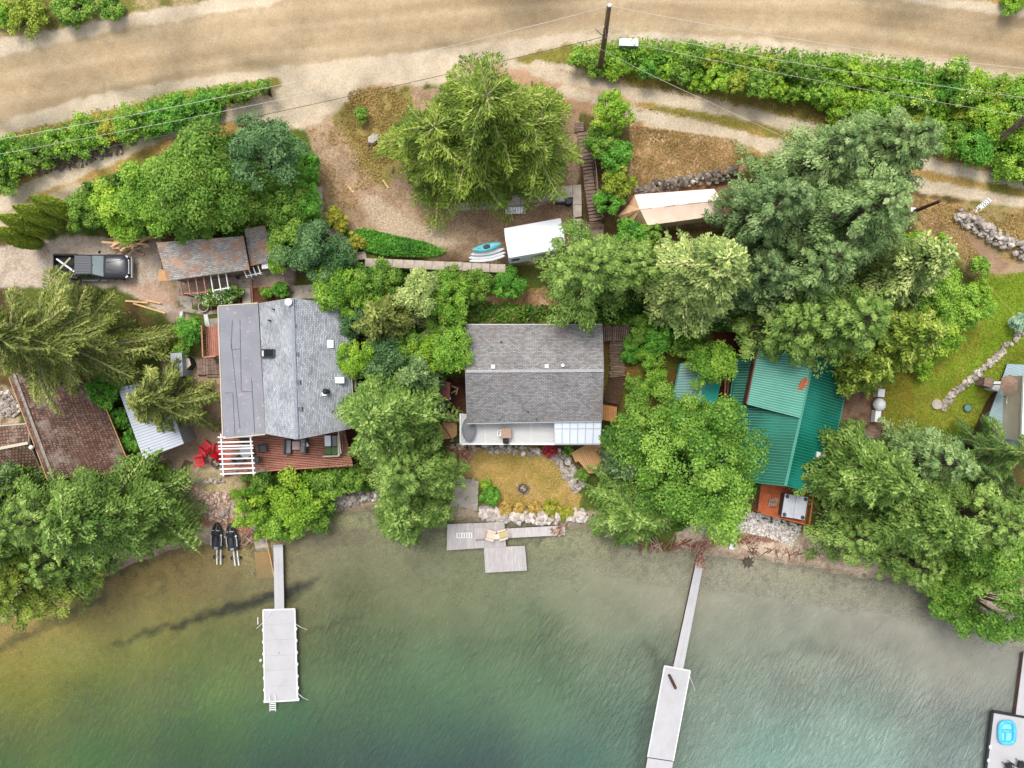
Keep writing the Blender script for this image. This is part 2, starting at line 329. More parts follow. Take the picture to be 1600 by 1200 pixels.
REG={0:'ground',1:'road',2:'driveway',3:'gravel_yard',4:'lawn',5:'beach',6:'lakebed'}
dirt=mixc(mixc(col(186,162,132),col(160,132,104),n2),col(130,102,78),sst(.5,.72,n3)*.55)
dry=mixc(mixc(col(186,150,92),col(150,124,66),n2),col(116,116,48),sst(.45,.62,n1)*.8)
rust=mixc(mixc(col(186,148,116),col(156,116,88),n2),col(204,172,134),sst(.45,.6,n3)*.7)
pale=mixc(col(208,192,168),col(182,164,138),n2); 
gravel=mixc(mixc(col(200,184,166),col(178,160,142),n2),col(144,124,102),sst(.5,.7,n3)*.5)
lawn=mixc(mixc(col(112,146,34),col(138,152,46),n2),col(156,138,60),sst(.54,.68,n1)*.7)
lawnd=mixc(mixc(col(192,164,96),col(164,146,72),n2),col(214,180,124),sst(.5,.66,n3)*.6)
mulch=mixc(col(112,72,54),col(74,46,36),n2)
# upper verges
paint(sdf([(-300,-200),(1900,-200),(1900,330),(1600,330),(1300,270),(1000,200),(870,130),(560,130),(450,190),(300,230),(0,370),(-300,480)]),dry,8,10)
# top-left verge strip
paint(sdf([(-300,-200),(500,-200),(420,-10),(300,15),(170,45),(0,75),(-300,150)]),mixc(col(120,116,60),col(170,150,110),sst(.4,.6,n2)),8,10)
# road shoulder (pale gravel) and surface
paint(sdf([(-400,150),(0,62),(150,32),(300,5),(420,-20),(1300,-60),(1450,-4),(1600,10),(2000,60),(2000,190),(1600,150),(1500,125),(1350,102),(1200,84),(1050,72),(880,70),(800,92),(850,108),(760,120),(640,140),(560,150),(500,195),(478,200),(420,200),(380,190),(440,150),(440,118),(360,128),(250,152),(150,178),(0,215),(-400,300)]),pale,4,5,r=1)
acr=(PY-np.interp(PX,[-400,0,200,400,700,1000,1300,1600,2000],[215,138,95,62,33,12,22,62,120]))*.047
streak=fbm(GX*.05,acr,.55,61,4)[...,None]; ruts=np.zeros(GX.shape)
for rr0,rw in((-2.3,.35),(-.9,.3),(1.0,.35),(2.4,.3),(3.6,.5)): ruts=ruts+np.exp(-((acr-rr0-(vnoise(GX,GY*0,14,63)-.5)*.8)/rw)**2)*(.4+.6*vnoise(GX,GY*0,9,67))
ruts=np.clip(ruts,0,1)[...,None]
roadc=mixc(mixc(col(164,142,110),col(150,128,97),sst(.3,.7,streak)),col(190,170,138),n1*.5); roadc=mixc(roadc,col(202,184,154),ruts*.35)
paint(sdf([(-400,190),(0,90),(100,65),(200,42),(300,28),(420,8),(480,-20),(1300,-40),(1440,8),(1600,28),(2000,90),(2000,170),(1600,118),(1500,100),(1350,82),(1200,60),(1050,52),(900,52),(800,60),(650,80),(500,98),(380,112),(250,130),(120,155),(0,190),(-400,280)]),roadc,5,3,r=1)
# terrace dirt
paint(sdf([(478,195),(520,150),(600,130),(700,140),(900,180),(905,300),(895,400),(790,415),(680,408),(640,385),(560,370),(510,330),(495,260)]),dirt,5,8)
paint(sdf([(500,150),(640,135),(640,250),(600,300),(560,250),(535,200)]),mixc(dry,col(120,124,50),.5),10,12,op=.8)
paint(sdf([(560,310),(590,300),(640,340),(720,380),(650,385),(600,370)]),mixc(dirt,col(200,184,160),.6),8,8,op=.8)
paint(sdf([(700,320),(900,320),(900,400),(820,405),(760,370)]),mixc(mulch,dirt,.55),10,8,op=.8)
# apron and tracks
paint(sdf([(720,100),(870,112),(1000,150),(960,200),(880,160),(800,140)]),mixc(col(196,160,130),col(176,138,108),n2),9,8,op=.9,r=2)
paint(sdf([(985,190),(1150,215),(1180,235),(1150,275),(1060,282),(985,300)]),rust,6,8)
paint(sdf([(400,150),(520,110),(570,140),(500,190),(400,215),(370,180)]),pale,6,6,r=2)
paint(line_sdf([(-300,470),(0,322),(60,290),(150,252),(250,210),(340,184),(440,155)],[14,13,12,12,12,12,16]),pale,4,4,r=2)
paint(line_sdf([(-100,385),(0,350),(60,318),(160,285)],[14,10,9,8]),pale,5,5,op=.8,r=2)
paint(line_sdf([(840,108),(930,128),(1000,148),(1100,162),(1200,186),(1330,222),(1450,258),(1600,287),(1900,330)],[14,12,11,11,11,11,10,10,12]),pale,4,4,r=2)
paint(line_sdf([(880,140),(950,160),(1000,180),(1100,202),(1200,226),(1300,252),(1450,292),(1600,316),(1900,370)],[8,9,11,12,12,11,10,9,10]),pale,4,4,r=2)
# right dirt path and slope
paint(sdf([(1380,300),(1450,310),(1600,330),(1650,420),(1600,400),(1600,450),(1540,450),(1440,360)]),mixc(dry,dirt,.4),6,8)
paint(line_sdf([(1410,310),(1460,345),(1510,380),(1560,415),(1590,430)],[8,10,13,15,12]),mixc(col(164,136,112),col(142,114,92),n2),5,5,r=2)
paint(sdf([(1560,425),(1600,400),(1650,480),(1600,500),(1580,480)]),dirt,5,5)
# lawn on the right
paint(sdf([(1540,430),(1600,425),(1680,430),(1680,620),(1600,720),(1520,730),(1400,720),(1378,690),(1380,560),(1450,480)]),lawn,8,8,r=4)
paint(sdf([(1375,580),(1425,570),(1430,660),(1400,690),(1375,690)]),mixc(col(150,128,54),col(124,108,40),n2),12,10,op=.9,r=4)
paint(sdf([(1540,560),(1600,540),(1600,720),(1500,700),(1520,620)]),mixc(col(140,124,54),lawn,.4),14,10,op=.8,r=4)
paint(sdf([(1310,640),(1325,590),(1375,600),(1380,680),(1340,690),(1310,680)]),mixc(col(146,118,98),col(104,80,64),sst(.3,.7,n3)),5,5,r=3)
# tent plot
paint(sdf([(960,340),(985,300),(1060,285),(1150,280),(1160,330),(1140,350),(1000,365)]),mixc(rust,mulch,.5),5,5)
# truck yard and paths
paint(sdf([(-300,420),(0,385),(120,368),(190,372),(250,372),(250,450),(300,500),(270,500),(240,480),(180,450),(0,450),(-300,480)]),gravel,5,6,r=3)
paint(sdf([(190,440),(270,440),(280,480),(230,475)]),mixc(col(178,134,110),gravel,.4),10,8,op=.8,r=3)
paint(sdf([(275,430),(460,410),(460,470),(340,480),(275,470)]),mixc(gravel,mulch,.3),5,4,r=3)
paint(sdf([(310,462),(375,450),(400,480),(330,485)]),mulch,4,3)
paint(sdf([(390,452),(450,448),(452,470),(392,474)]),mulch,4,3)
paint(sdf([(250,560),(345,560),(350,760),(300,770),(250,745),(215,720),(240,690)]),mixc(col(176,152,128),col(152,126,102),n2),5,5,r=3)
paint(sdf([(270,735),(380,728),(385,770),(330,775),(265,765)]),mixc(mixc(col(206,186,150),col(170,150,110),n2),col(130,130,70),sst(.5,.65,n3)*.6),6,6)
paint(sdf([(0,600),(35,610),(30,665),(-20,670),(-20,600)]),mixc(col(190,170,146),col(130,110,84),sst(.35,.65,n3)),4,4,r=3)
# between the houses
paint(sdf([(700,590),(730,590),(730,645),(695,645)]),mixc(mulch,col(60,40,32),.5),5,3)
paint(sdf([(735,470),(765,455),(850,450),(890,490),(880,510),(730,510)]),mixc(rust,col(200,164,124),sst(.4,.6,n3)*.5),6,6)
paint(sdf([(940,530),(1060,530),(1050,640),(940,640)]),mixc(col(96,96,40),col(120,88,50),sst(.4,.6,n2)),6,6)
paint(sdf([(1115,520),(1165,520),(1160,650),(1110,650)]),mixc(col(92,46,36),col(60,34,28),n2),5,4)
paint(sdf([(345,560),(350,745),(560,730),(560,560)]),mulch,5,4)
# cabin lawn
paint(sdf([(706,715),(740,700),(866,703),(884,742),(908,775),(900,795),(770,790),(750,745),(712,748)]),lawnd,5,5,r=4)
paint(sdf([(735,700),(850,703),(880,740),(870,775),(840,740),(790,725),(740,718)]),mixc(col(150,140,60),col(124,122,46),n2),9,8,op=.7,r=4)
paint(line_sdf([(817,763),(818,763)],9),mixc(col(190,166,150),col(130,104,90),n3),5,4)
paint(sdf([(700,695),(735,700),(715,740),(695,735)]),mixc(col(150,110,92),col(110,82,66),n2),5,5)
# shore: cobbles, beach
shore=[(-300,990),(0,985),(100,930),(200,885),(290,852),(400,842),(450,815),(500,800),(560,790),(640,800),(700,808),(745,815),(870,822),(940,835),(1000,850),(1060,860),(1100,862),(1180,872),(1300,893),(1400,908),(1500,935),(1600,965),(1900,1000)]
beach=mixc(mixc(col(212,192,168),col(190,168,142),n2),col(140,112,90),sst(.52,.7,n3)*.6)
paint(sdf([(-300,900),(0,890),(200,850),(265,780),(290,765),(370,775),(425,810),(425,850),(300,900),(0,1000),(-300,1010)]),beach,5,6,r=5)
paint(sdf([(265,765),(380,772),(370,805),(300,812),(262,800)]),mixc(col(206,190,172),col(150,120,100),sst(.35,.6,n3)),4,5,r=5)
paint(line_sdf([(262,815),(300,812),(345,815),(400,830)],8),mixc(col(184,112,88),col(150,96,74),n3),5,4,op=.8,r=5)
paint(sdf([(490,770),(600,765),(760,800),(760,840),(480,830)]),mixc(beach,col(130,118,96),.5),5,5,r=5)
paint(sdf([(750,788),(930,800),(1000,830),(1000,860),(745,830)]),mixc(beach,col(150,140,120),.6),5,5,r=5)
paint(sdf([(1060,835),(1110,805),(1260,830),(1420,880),(1600,920),(1900,960),(1900,1040),(1600,985),(1400,925),(1180,885),(1050,872)]),beach,5,6,r=5)
paint(line_sdf([(1085,852),(1140,845),(1180,840),(1215,842)],6),mixc(col(150,90,70),col(120,78,60),n3),5,4,op=.8,r=5)
paint(sdf([(1560,800),(1700,800),(1700,930),(1570,900)]),mixc(col(150,128,112),col(110,92,78),n2),5,5,r=5)
# lakebed
dp=np.clip(-GZ/4.,0,1)[...,None]
bed=mixc(mixc(col(176,170,138),col(160,156,120),n1),col(110,112,62),np.clip(dp*1.7,0,1)); rk=sst(850,1150,PX)[...,None]; bed=mixc(bed,col(200,190,168),rk*np.clip(1-dp*2,0,1)*.8)
leftk=sst(600,250,PX)[...,None]; bed=mixc(bed,mixc(col(188,158,104),col(160,146,66),np.clip(dp*4,0,1)),leftk)
weed=(1-.75*rk)*sst(.56,.68,fbm(GX,GY,2.2,71)[...,None]*.75+fbm(GX,GY,.6,75)[...,None]*.25)
bed=mixc(bed,col(72,76,48),weed*.5); bed=bed*(1.05-.25*rk); peb=sst(.62,.7,fbm(GX,GY,.35,79,2)[...,None]); bed=bed*(1-.3*peb)
k=sst(.03,-.03,GZ+warp*.03)[...,None]; C[:]=C*(1-k)+bed*k; reg[GZ<0]=6
kb=sst(.10,.02,np.abs(GZ-.02))[...,None]*(view[...,None]); C[:]=C*(1-kb*.35)
def weedline(pts,ws,op,c=(58,64,46)):
    paint(line_sdf(pts,ws),col(*c)+0*C,7,5,op=op,wob2=7)
weedline([(180,1008),(260,985),(330,962),(400,940),(450,928),(495,905)],[2,4,6,8,8,2],.95,(26,30,30))
weedline([(0,1010),(60,985),(150,940),(160,935)],[6,8,7,9],.6,(40,42,30))
paint(line_sdf([(455,850),(500,840),(560,840)],14),col(112,96,84)*(.7+.6*n3),8,6,op=.5)
# fine value variation of the soil itself
C*=(.86+.28*n3)
C=np.clip(C,0,1)
GR=np.where(reg==1,.38,np.where(reg==2,.5,np.where(reg==3,.7,1.)))
for _ in range(3): GR[1:-1,1:-1]=(GR[1:-1,1:-1]*2+GR[:-2,1:-1]+GR[2:,1:-1]+GR[1:-1,:-2]+GR[1:-1,2:])/6

# ------------------------------------------------------------------ ground material and meshes
gm,nt,b=new_mat('ground_material')
a=nt.nodes.new('ShaderNodeAttribute'); a.attribute_name='Col'
geo=nt.nodes.new('ShaderNodeNewGeometry')
nA=nt.nodes.new('ShaderNodeTexNoise'); nA.inputs['Scale'].default_value=7; nA.inputs['Detail'].default_value=7; nA.inputs['Roughness'].default_value=.75; nt.links.new(geo.outputs['Position'],nA.inputs['Vector'])
rA=ramp(nt,nA.outputs['Fac'],[(.34,(.52,.50,.46)),(.5,(1,1,1)),(.66,(1.4,1.38,1.34))])
nB=nt.nodes.new('ShaderNodeTexVoronoi'); nB.inputs['Scale'].default_value=7; nt.links.new(geo.outputs['Position'],nB.inputs['Vector'])
rB=ramp(nt,nB.outputs['Distance'],[(.05,(1.12,1.12,1.12)),(.5,(.9,.9,.9))])
m1=nt.nodes.new('ShaderNodeMixRGB'); m1.blend_type='MULTIPLY'; m1.inputs[0].default_value=1; nt.links.new(a.outputs['Color'],m1.inputs[1]); nt.links.new(rA.outputs[0],m1.inputs[2])
ga=nt.nodes.new('ShaderNodeAttribute'); ga.attribute_name='grain'; nt.links.new(ga.outputs['Fac'],m1.inputs[0])
m2=nt.nodes.new('ShaderNodeMixRGB'); m2.blend_type='MULTIPLY'; nt.links.new(ga.outputs['Fac'],m2.inputs[0]); nt.links.new(m1.outputs[0],m2.inputs[1]); nt.links.new(rB.outputs[0],m2.inputs[2])
nt.links.new(m2.outputs[0],b.inputs['Base Color']); b.inputs['Roughness'].default_value=.95; b.inputs['Specular IOR Level'].default_value=.15
bp=nt.nodes.new('ShaderNodeBump'); bp.inputs['Strength'].default_value=.5; bp.inputs['Distance'].default_value=.08; nt.links.new(nA.outputs['Fac'],bp.inputs['Height']); nt.links.new(bp.outputs[0],b.inputs['Normal'])
NX,NY=GX.shape
V=np.stack([GX,GY,GZ],-1).reshape(-1,3); CF=C.reshape(-1,3)
I,J=np.meshgrid(np.arange(NX-1),np.arange(NY-1),indexing='ij')
F0=(I*NY+J).reshape(-1); FQ=np.stack([F0,F0+NY,F0+NY+1,F0+1],-1)
FR=reg[:-1,:-1].reshape(-1)
def grid_object(name,faces,V,CF,mat,attrs=None):
    used=np.unique(faces); mp=np.zeros(len(V),int); mp[used]=np.arange(len(used)); f=mp[faces]; v=V[used]
    me=bpy.data.meshes.new(name); me.vertices.add(len(v)); me.vertices.foreach_set('co',v.astype(np.float32).ravel())
    me.loops.add(f.size); me.loops.foreach_set('vertex_index',f.astype(np.int32).ravel())
    me.polygons.add(len(f)); me.polygons.foreach_set('loop_start',np.arange(0,f.size,4,dtype=np.int32))
    me.polygons.foreach_set('use_smooth',np.ones(len(f),bool))
    at_=me.attributes.new('Col','FLOAT_COLOR','POINT'); c4=np.ones((len(v),4),np.float32); c4[:,:3]=CF[used]; at_.data.foreach_set('color',c4.ravel())
    for k,arr in (attrs or {}).items():
        q=me.attributes.new(k,'FLOAT','POINT'); q.data.foreach_set('value',arr[used].astype(np.float32))
    me.materials.append(mat); me.update(calc_edges=True); me.validate()
    o=bpy.data.objects.new(name,me); COL.objects.link(o); o['kind']='structure'; return o
for r,nm in REG.items(): grid_object(nm,FQ[FR==r],V,CF,gm,{'grain':GR.reshape(-1)})

# ------------------------------------------------------------------ lake water: turbid body colour varies with depth and algae, with dock shade painted in
wx=axis(-48,48,.3,420); wy=axis(-38,0,.3,420); wy=wy[wy<8]
WX,WY=np.meshgrid(wx,wy,indexing='ij'); WPX=800+WX*FP/CZ; WPY=600-WY*FP/CZ
WC=[(0,960,118,104,64),(100,950,172,156,78),(200,930,166,146,92),(300,900,162,136,96),(400,880,150,134,98),(250,960,130,126,68),(400,920,122,120,80),(0,1030,160,148,60),(100,1020,130,136,62),(220,1010,122,130,62),(350,1000,98,116,62),(0,1100,110,122,50),(150,1090,80,108,50),(300,1060,88,116,60),(0,1190,48,86,38),(150,1180,44,82,44),(300,1150,52,92,50),(300,1200,44,72,50),(450,1150,60,96,66),(450,1200,44,66,60),(600,1190,48,70,66),(750,1200,50,70,70),(680,1230,36,54,60),(450,1220,36,54,50),(900,1200,62,92,82),
(480,860,136,130,104),(560,850,132,128,100),(550,940,104,112,80),(550,1020,82,104,70),(600,1100,68,96,68),(700,1060,78,104,74),(700,1150,62,88,72),(650,870,134,134,104),(720,920,116,124,92),(850,900,136,140,112),(830,980,104,124,92),(850,1080,80,106,80),(950,860,172,166,142),(960,940,130,136,110),(1000,1020,112,128,108),(980,1120,84,108,92),(1080,900,178,172,152),(1020,880,176,170,146),
(1150,900,186,180,162),(1250,920,180,174,158),(1150,980,138,146,128),(1250,1000,140,150,134),(1150,1080,124,140,124),(1200,1180,112,144,132),(1350,960,176,172,158),(1450,980,178,172,160),(1400,1050,150,156,142),(1350,1120,132,156,140),(1350,1200,120,146,136),(1500,1050,162,160,146),(1500,1150,126,142,136),(1600,1030,156,156,148),(1600,1150,130,142,138),(1700,1200,110,130,126),(-200,1100,60,90,46),(-200,1000,110,110,56),(600,1500,30,50,48),(1400,1500,70,100,96),(0,1500,25,50,34)]
num=np.zeros(WX.shape+(3,));den=np.zeros(WX.shape)
for px,py,r,g,bb in WC:
    q=at(px,py,0); wt=((WX-q.x)**2+(WY-q.y)**2+14)**-2.1; num+=wt[...,None]*np.array(lin(r,g,bb)); den+=wt
WCOL=num/den[...,None]
_wp,_wq=PX,PY; PX,PY=WPX+(fbm(WX,WY,1.4,95)-.5)*22,WPY+(fbm(WX,WY,1.1,97)-.5)*26
for pts,ws,op in (([(165,1012),(230,992),(330,960),(400,940),(450,925),(497,902)],[0,4,6,9,10,1],.85),([(-30,1025),(40,995),(100,965),(150,938),(162,930)],[4,8,7,7,5],.45),([(1010,1010),(1035,1040),(1020,1100),(1000,1200)],[4,12,14,16],.3),([(1200,1025),(1270,1010),(1330,1022)],[3,11,4],.22),([(470,990),(520,975),(570,965)],[2,6,2],.3),([(462,960),(466,1030),(468,1095)],[9,9,7],.25)):  # strips beside the pier and left dock are their shade, painted into the water
    kk=sst(-7,7,line_sdf(pts,ws))[...,None]*op; WCOL=WCOL*(1-kk)+np.array(lin(44,50,44))*kk
PX,PY=_wp,_wq
patch=sst(.5,.66,fbm(WX,WY,6,91)); WCOL*=(1.33-.07*patch)[...,None]
# depth of the water over the real bed
WD=-lake_z(shore_d(WX,WY)); alpha=sst(.02,.5,WD)*.34+.22+sst(.2,3,WD+(fbm(WX,WY,4,93)-.5)*.8)*.38
alpha=np.clip(alpha,0,.95)
WCOL/=(alpha+(1-alpha)**2*.95)[...,None]; WCOL*=(.44+.56*np.clip((alpha-.5)/.42,0,1))[...,None]; WCOL=np.clip(WCOL,0,.5); mot=(fbm(WX,WY,1.6,191,4)-.5)*sst(2.6,.2,WD); WCOL*=(1+.5*mot)[...,None]
wmat=bpy.data.materials.new('lake_water'); wmat.use_nodes=True; nt=wmat.node_tree; nt.nodes.clear()
out=nt.nodes.new('ShaderNodeOutputMaterial'); ac=nt.nodes.new('ShaderNodeAttribute'); ac.attribute_name='Col'; aa=nt.nodes.new('ShaderNodeAttribute'); aa.attribute_name='turb'
geo=nt.nodes.new('ShaderNodeNewGeometry'); mp=nt.nodes.new('ShaderNodeMapping'); mp.vector_type='TEXTURE'; mp.inputs['Rotation'].default_value=(0,0,R_(62)); mp.inputs['Scale'].default_value=(1.15,.36,1)
nt.links.new(geo.outputs['Position'],mp.inputs[0])
nz=nt.nodes.new('ShaderNodeTexNoise'); nz.inputs['Scale'].default_value=1.35; nz.inputs['Detail'].default_value=6; nz.inputs['Roughness'].default_value=.68; nz.inputs['Distortion'].default_value=1.1; nt.links.new(mp.outputs[0],nz.inputs['Vector'])
mp2=nt.nodes.new('ShaderNodeMapping'); mp2.vector_type='TEXTURE'; mp2.inputs['Rotation'].default_value=(0,0,R_(35)); mp2.inputs['Scale'].default_value=(1.6,.7,1); nt.links.new(geo.outputs['Position'],mp2.inputs[0])
nz2=nt.nodes.new('ShaderNodeTexNoise'); nz2.inputs['Scale'].default_value=.9; nz2.inputs['Detail'].default_value=4; nt.links.new(mp2.outputs[0],nz2.inputs['Vector'])
adh=nt.nodes.new('ShaderNodeMath'); adh.operation='ADD'; nt.links.new(nz.outputs['Fac'],adh.inputs[0]); nt.links.new(nz2.outputs['Fac'],adh.inputs[1])
bp=nt.nodes.new('ShaderNodeBump'); bp.inputs['Distance'].default_value=.65
nm=nt.nodes.new('ShaderNodeTexNoise'); nm.inputs['Scale'].default_value=.09; nm.inputs['Detail'].default_value=3; nt.links.new(geo.outputs['Position'],nm.inputs['Vector'])
rm=ramp(nt,nm.outputs['Fac'],[(.35,(.7,)*3),(.65,(1,)*3)]); ms=nt.nodes.new('ShaderNodeMath'); ms.operation='MULTIPLY'; nt.links.new(rm.outputs[0],ms.inputs[0]); rt=ramp(nt,aa.outputs['Fac'],[(.5,(.35,)*3),(.78,(1,)*3)]); nt.links.new(rt.outputs[0],ms.inputs[1]); nt.links.new(ms.outputs[0],bp.inputs['Strength']); nt.links.new(adh.outputs[0],bp.inputs['Height'])
df=nt.nodes.new('ShaderNodeBsdfDiffuse'); nt.links.new(ac.outputs['Color'],df.inputs[0]); nt.links.new(bp.outputs[0],df.inputs['Normal'])
tr=nt.nodes.new('ShaderNodeBsdfTransparent'); tr.inputs[0].default_value=(.93,.97,.92,1)
mx=nt.nodes.new('ShaderNodeMixShader'); nt.links.new(aa.outputs['Fac'],mx.inputs[0]); nt.links.new(tr.outputs[0],mx.inputs[1]); nt.links.new(df.outputs[0],mx.inputs[2])
gl=nt.nodes.new('ShaderNodeBsdfGlossy'); gl.inputs['Roughness'].default_value=.12; nt.links.new(bp.outputs[0],gl.inputs['Normal'])
fr=nt.nodes.new('ShaderNodeFresnel'); fr.inputs[0].default_value=1.33; nt.links.new(bp.outputs[0],fr.inputs['Normal'])
mg=nt.nodes.new('ShaderNodeMixShader'); nt.links.new(fr.outputs[0],mg.inputs[0]); nt.links.new(mx.outputs[0],mg.inputs[1]); nt.links.new(gl.outputs[0],mg.inputs[2]); nt.links.new(mg.outputs[0],out.inputs[0])
nx,ny=WX.shape; I,J=np.meshgrid(np.arange(nx-1),np.arange(ny-1),indexing='ij'); f0=(I*ny+J).reshape(-1)
WV=np.stack([WX,WY,np.zeros_like(WX)],-1).reshape(-1,3)
wo=grid_object('lake_water',np.stack([f0,f0+ny,f0+ny+1,f0+1],-1),WV,WCOL.reshape(-1,3),wmat,{'turb':alpha.reshape(-1)})
# ------------------------------------------------------------------ buildings, decks, docks, vehicles and small things
def lerp(a,b,t): return a+(b-a)*t
def V3(p,z): return Vector((p[0],p[1],z))
def planks(mb,q,n,th=.04,gap=.012,jz=.004,seed=1,jl=0):
    """n boards running from edge q0-q1 to edge q3-q2 (q are world points, seen as a quad)"""
    rr=random.Random(seed); q=[Vector(p) for p in q]; g=gap/max((q[1]-q[0]).length,.01)
    for k in range(n):
        a,b_=k/n+g,(k+1)/n-g; z=rr.uniform(-jz,jz); e0=rr.uniform(-jl,jl);e1=rr.uniform(-jl,jl)
        p=[lerp(q[0],q[1],a),lerp(q[0],q[1],b_),lerp(q[3],q[2],b_),lerp(q[3],q[2],a)]
        d=(p[3]-p[0]).normalized(); p=[p[0]-d*e0,p[1]-d*e0,p[2]+d*e1,p[3]+d*e1]
        mb.prism([(t.x,t.y,t.z+z) for t in p],th=th)
def cen(q): 
    c=sum((Vector(p) for p in q),Vector((0,0,0)))/len(q); return c
def base_of(q):
    c=cen(q); return Vector((c.x,c.y,gz(c.x,c.y)))
def deck(name,label,cat,q,n,mat,frame_mat=None,th=.04,group=None,posts=True,**kw):
    q=[Vector(p) for p in q]; t=thing(name,label,cat,base_of(q),0,group)
    m=MB(); planks(m,q,n,th=th,**kw); m.build('deck_boards',mat,t)
    m=MB(); c=cen(q)
    qq=[lerp(p,c,.03) for p in q]
    for i in range(4):
        a,b_=qq[i]-Vector((0,0,th+.09)),qq[(i+1)%4]-Vector((0,0,th+.09)); m.beam(a,b_,.06,.16)
    for k in range(1,4): m.beam(lerp(qq[0],qq[3],k/4)-Vector((0,0,th+.09)),lerp(qq[1],qq[2],k/4)-Vector((0,0,th+.09)),.05,.15)
    m.build('deck_frame',frame_mat or darkwood,t)
    if posts:
        for p in qq:
            g=gz(p.x,p.y)-.1
            if p.z-th-.15>g+.05: m=MB(); m.box(p.x,p.y,(g+p.z-th-.17)/2,.12,.12,p.z-th-.17-g); m.build('post',frame_mat or darkwood,t)
    return t
def railing(t,pts,h,mat,sp=1.3,balusters=0,rail=.05):
    m=MB()
    for i in range(len(pts)-1): m.beam(Vector(pts[i])+Vector((0,0,h)),Vector(pts[i+1])+Vector((0,0,h)),.1,rail); m.beam(Vector(pts[i])+Vector((0,0,.12)),Vector(pts[i+1])+Vector((0,0,.12)),.04,.05)
    for i in range(len(pts)-1):
        a,b_=Vector(pts[i]),Vector(pts[i+1]); n=max(1,int((b_-a).length/sp))
        for k in range(n+1): p=lerp(a,b_,k/n); m.box(p.x,p.y,p.z+h/2,.09,.09,h)
        if balusters:
            nb=int((b_-a).length/balusters)
            for k in range(1,nb): p=lerp(a,b_,k/nb); m.box(p.x,p.y,p.z+h/2,.035,.035,h-.1)
    m.build('railing',mat,t)
def window(par,c,d,w_,h,nrm,frame=white):
    """window on a wall: c centre, d direction along wall, nrm outwards"""
    d=Vector(d).normalized(); nrm=Vector(nrm).normalized(); z=Vector((0,0,1)); m=MB()
    for s in(-1,1): m.beam(c+d*s*w_/2-z*h/2+nrm*.03,c+d*s*w_/2+z*h/2+nrm*.03,.08,.08,up=nrm); m.beam(c-d*(w_/2-.04)+z*s*(h/2-.04)+nrm*.03,c+d*(w_/2-.04)+z*s*(h/2-.04)+nrm*.03,.07,.08)
    f=m.build('window',frame,par); m=MB(); a=c+nrm*.015
    m.add([a-d*w_/2-z*h/2,a+d*w_/2-z*h/2,a+d*w_/2+z*h/2,a-d*w_/2+z*h/2],[(0,1,2,3)]); g=m.build('pane',glassy,f)
    return f
def gable_house(name,label,cat,ev,rd,roofmat,wallmat,inset=.45,th=.16,trim=white,ridge_mat=None,wins=True,gutters=True):
    """ev: eave corners W-top, W-bottom, E-bottom, E-top ; rd: ridge top, ridge bottom (slopes face W and E of the ridge)"""
    ev=[Vector(p) for p in ev]; rd=[Vector(p) for p in rd]
    for i,(a,b_,c_) in ((0,(ev[1],rd[1],rd[0])),(3,(ev[2],rd[1],rd[0]))):   # keep each slope flat
        n_=(b_-a).cross(c_-a); p_=ev[i]; p_.z=a.z-((p_.x-a.x)*n_.x+(p_.y-a.y)*n_.y)/n_.z
    t=thing(name,label,cat,base_of(ev))
    m=MB(); m.slab([ev[0],ev[1],rd[1],rd[0]],th); m.slab([ev[2],ev[3],rd[0],rd[1]],th); roof=m.build('roof',roofmat,t)
    c=cen(ev); ins=lambda p: Vector((p.x,p.y,0))+(Vector((c.x,c.y,0))-Vector((p.x,p.y,0))).normalized()*inset*1.4
    foot=[ins(p) for p in ev]; zt=min(p.z for p in ev)-th*.9-.02; g=min(gz(p.x,p.y) for p in foot)-.4
    m=MB(); m.prism([(p.x,p.y,zt) for p in foot],z0=g)
    for a,b_,r in((foot[0],foot[3],rd[0]),(foot[1],foot[2],rd[1])):
        mid=(a+b_)/2; rz=r.z-th*1.2-.06; w2=Vector((r.x,r.y,0)); dr=(b_-a).normalized(); mid=a+dr*dr.dot(w2-a)
        nn=Vector((-dr.y,dr.x,0))*.06
        aa,bb=lerp(a,mid,.03),lerp(b_,mid,.03)
        m.add([V3(aa-nn,zt-.01),V3(bb-nn,zt-.01),V3(mid-nn,rz),V3(aa+nn,zt-.01),V3(bb+nn,zt-.01),V3(mid+nn,rz)],[(0,1,2),(5,4,3),(0,3,4,1),(1,4,5,2),(2,5,3,0)])
    m.build('wall',wallmat,t)
    for a,b_ in gutters and((ev[0],ev[1]),(ev[3],ev[2])) or ((ev[3],ev[2]),):
        o_=(a-rd[0]); o_.z=0; o_.normalize()
        m=MB(); m.beam(a+o_*.05+Vector((0,0,-.1)),b_+o_*.05+Vector((0,0,-.1)),.08,.1); m.build('gutter',trim,t)
    for r,a,b_ in((rd[0],ev[0],ev[3]),(rd[1],ev[1],ev[2])):
        o_=(r-cen(rd)); o_.z=0; o_.normalize()
        for x in(a,b_): m=MB(); m.beam(x+o_*.02-Vector((0,0,.12)),r+o_*.02-Vector((0,0,.12)),.035,.18); m.build('fascia',trim,t)
    m=MB(); m.beam(rd[0]+Vector((0,0,.02)),rd[1]+Vector((0,0,.02)),.22,.04); m.build('ridge_cap',ridge_mat or roofmat,t)
    if wins:
        for (a,b_) in ((foot[1],foot[2]),(foot[0],foot[3])):
            d=(b_-a).normalized(); nr=Vector((d.y,-d.x,0)); 
            if nr.dot(a-Vector((c.x,c.y,0)))<0: nr=-nr
            L=(b_-a).length; k=max(1,int(L/3)); 
            for i in range(k): window(t,V3(a+d*L*(i+.5)/k+nr*.002,zt-1.25),d,1.3,1.1,nr)
    return t,foot,zt
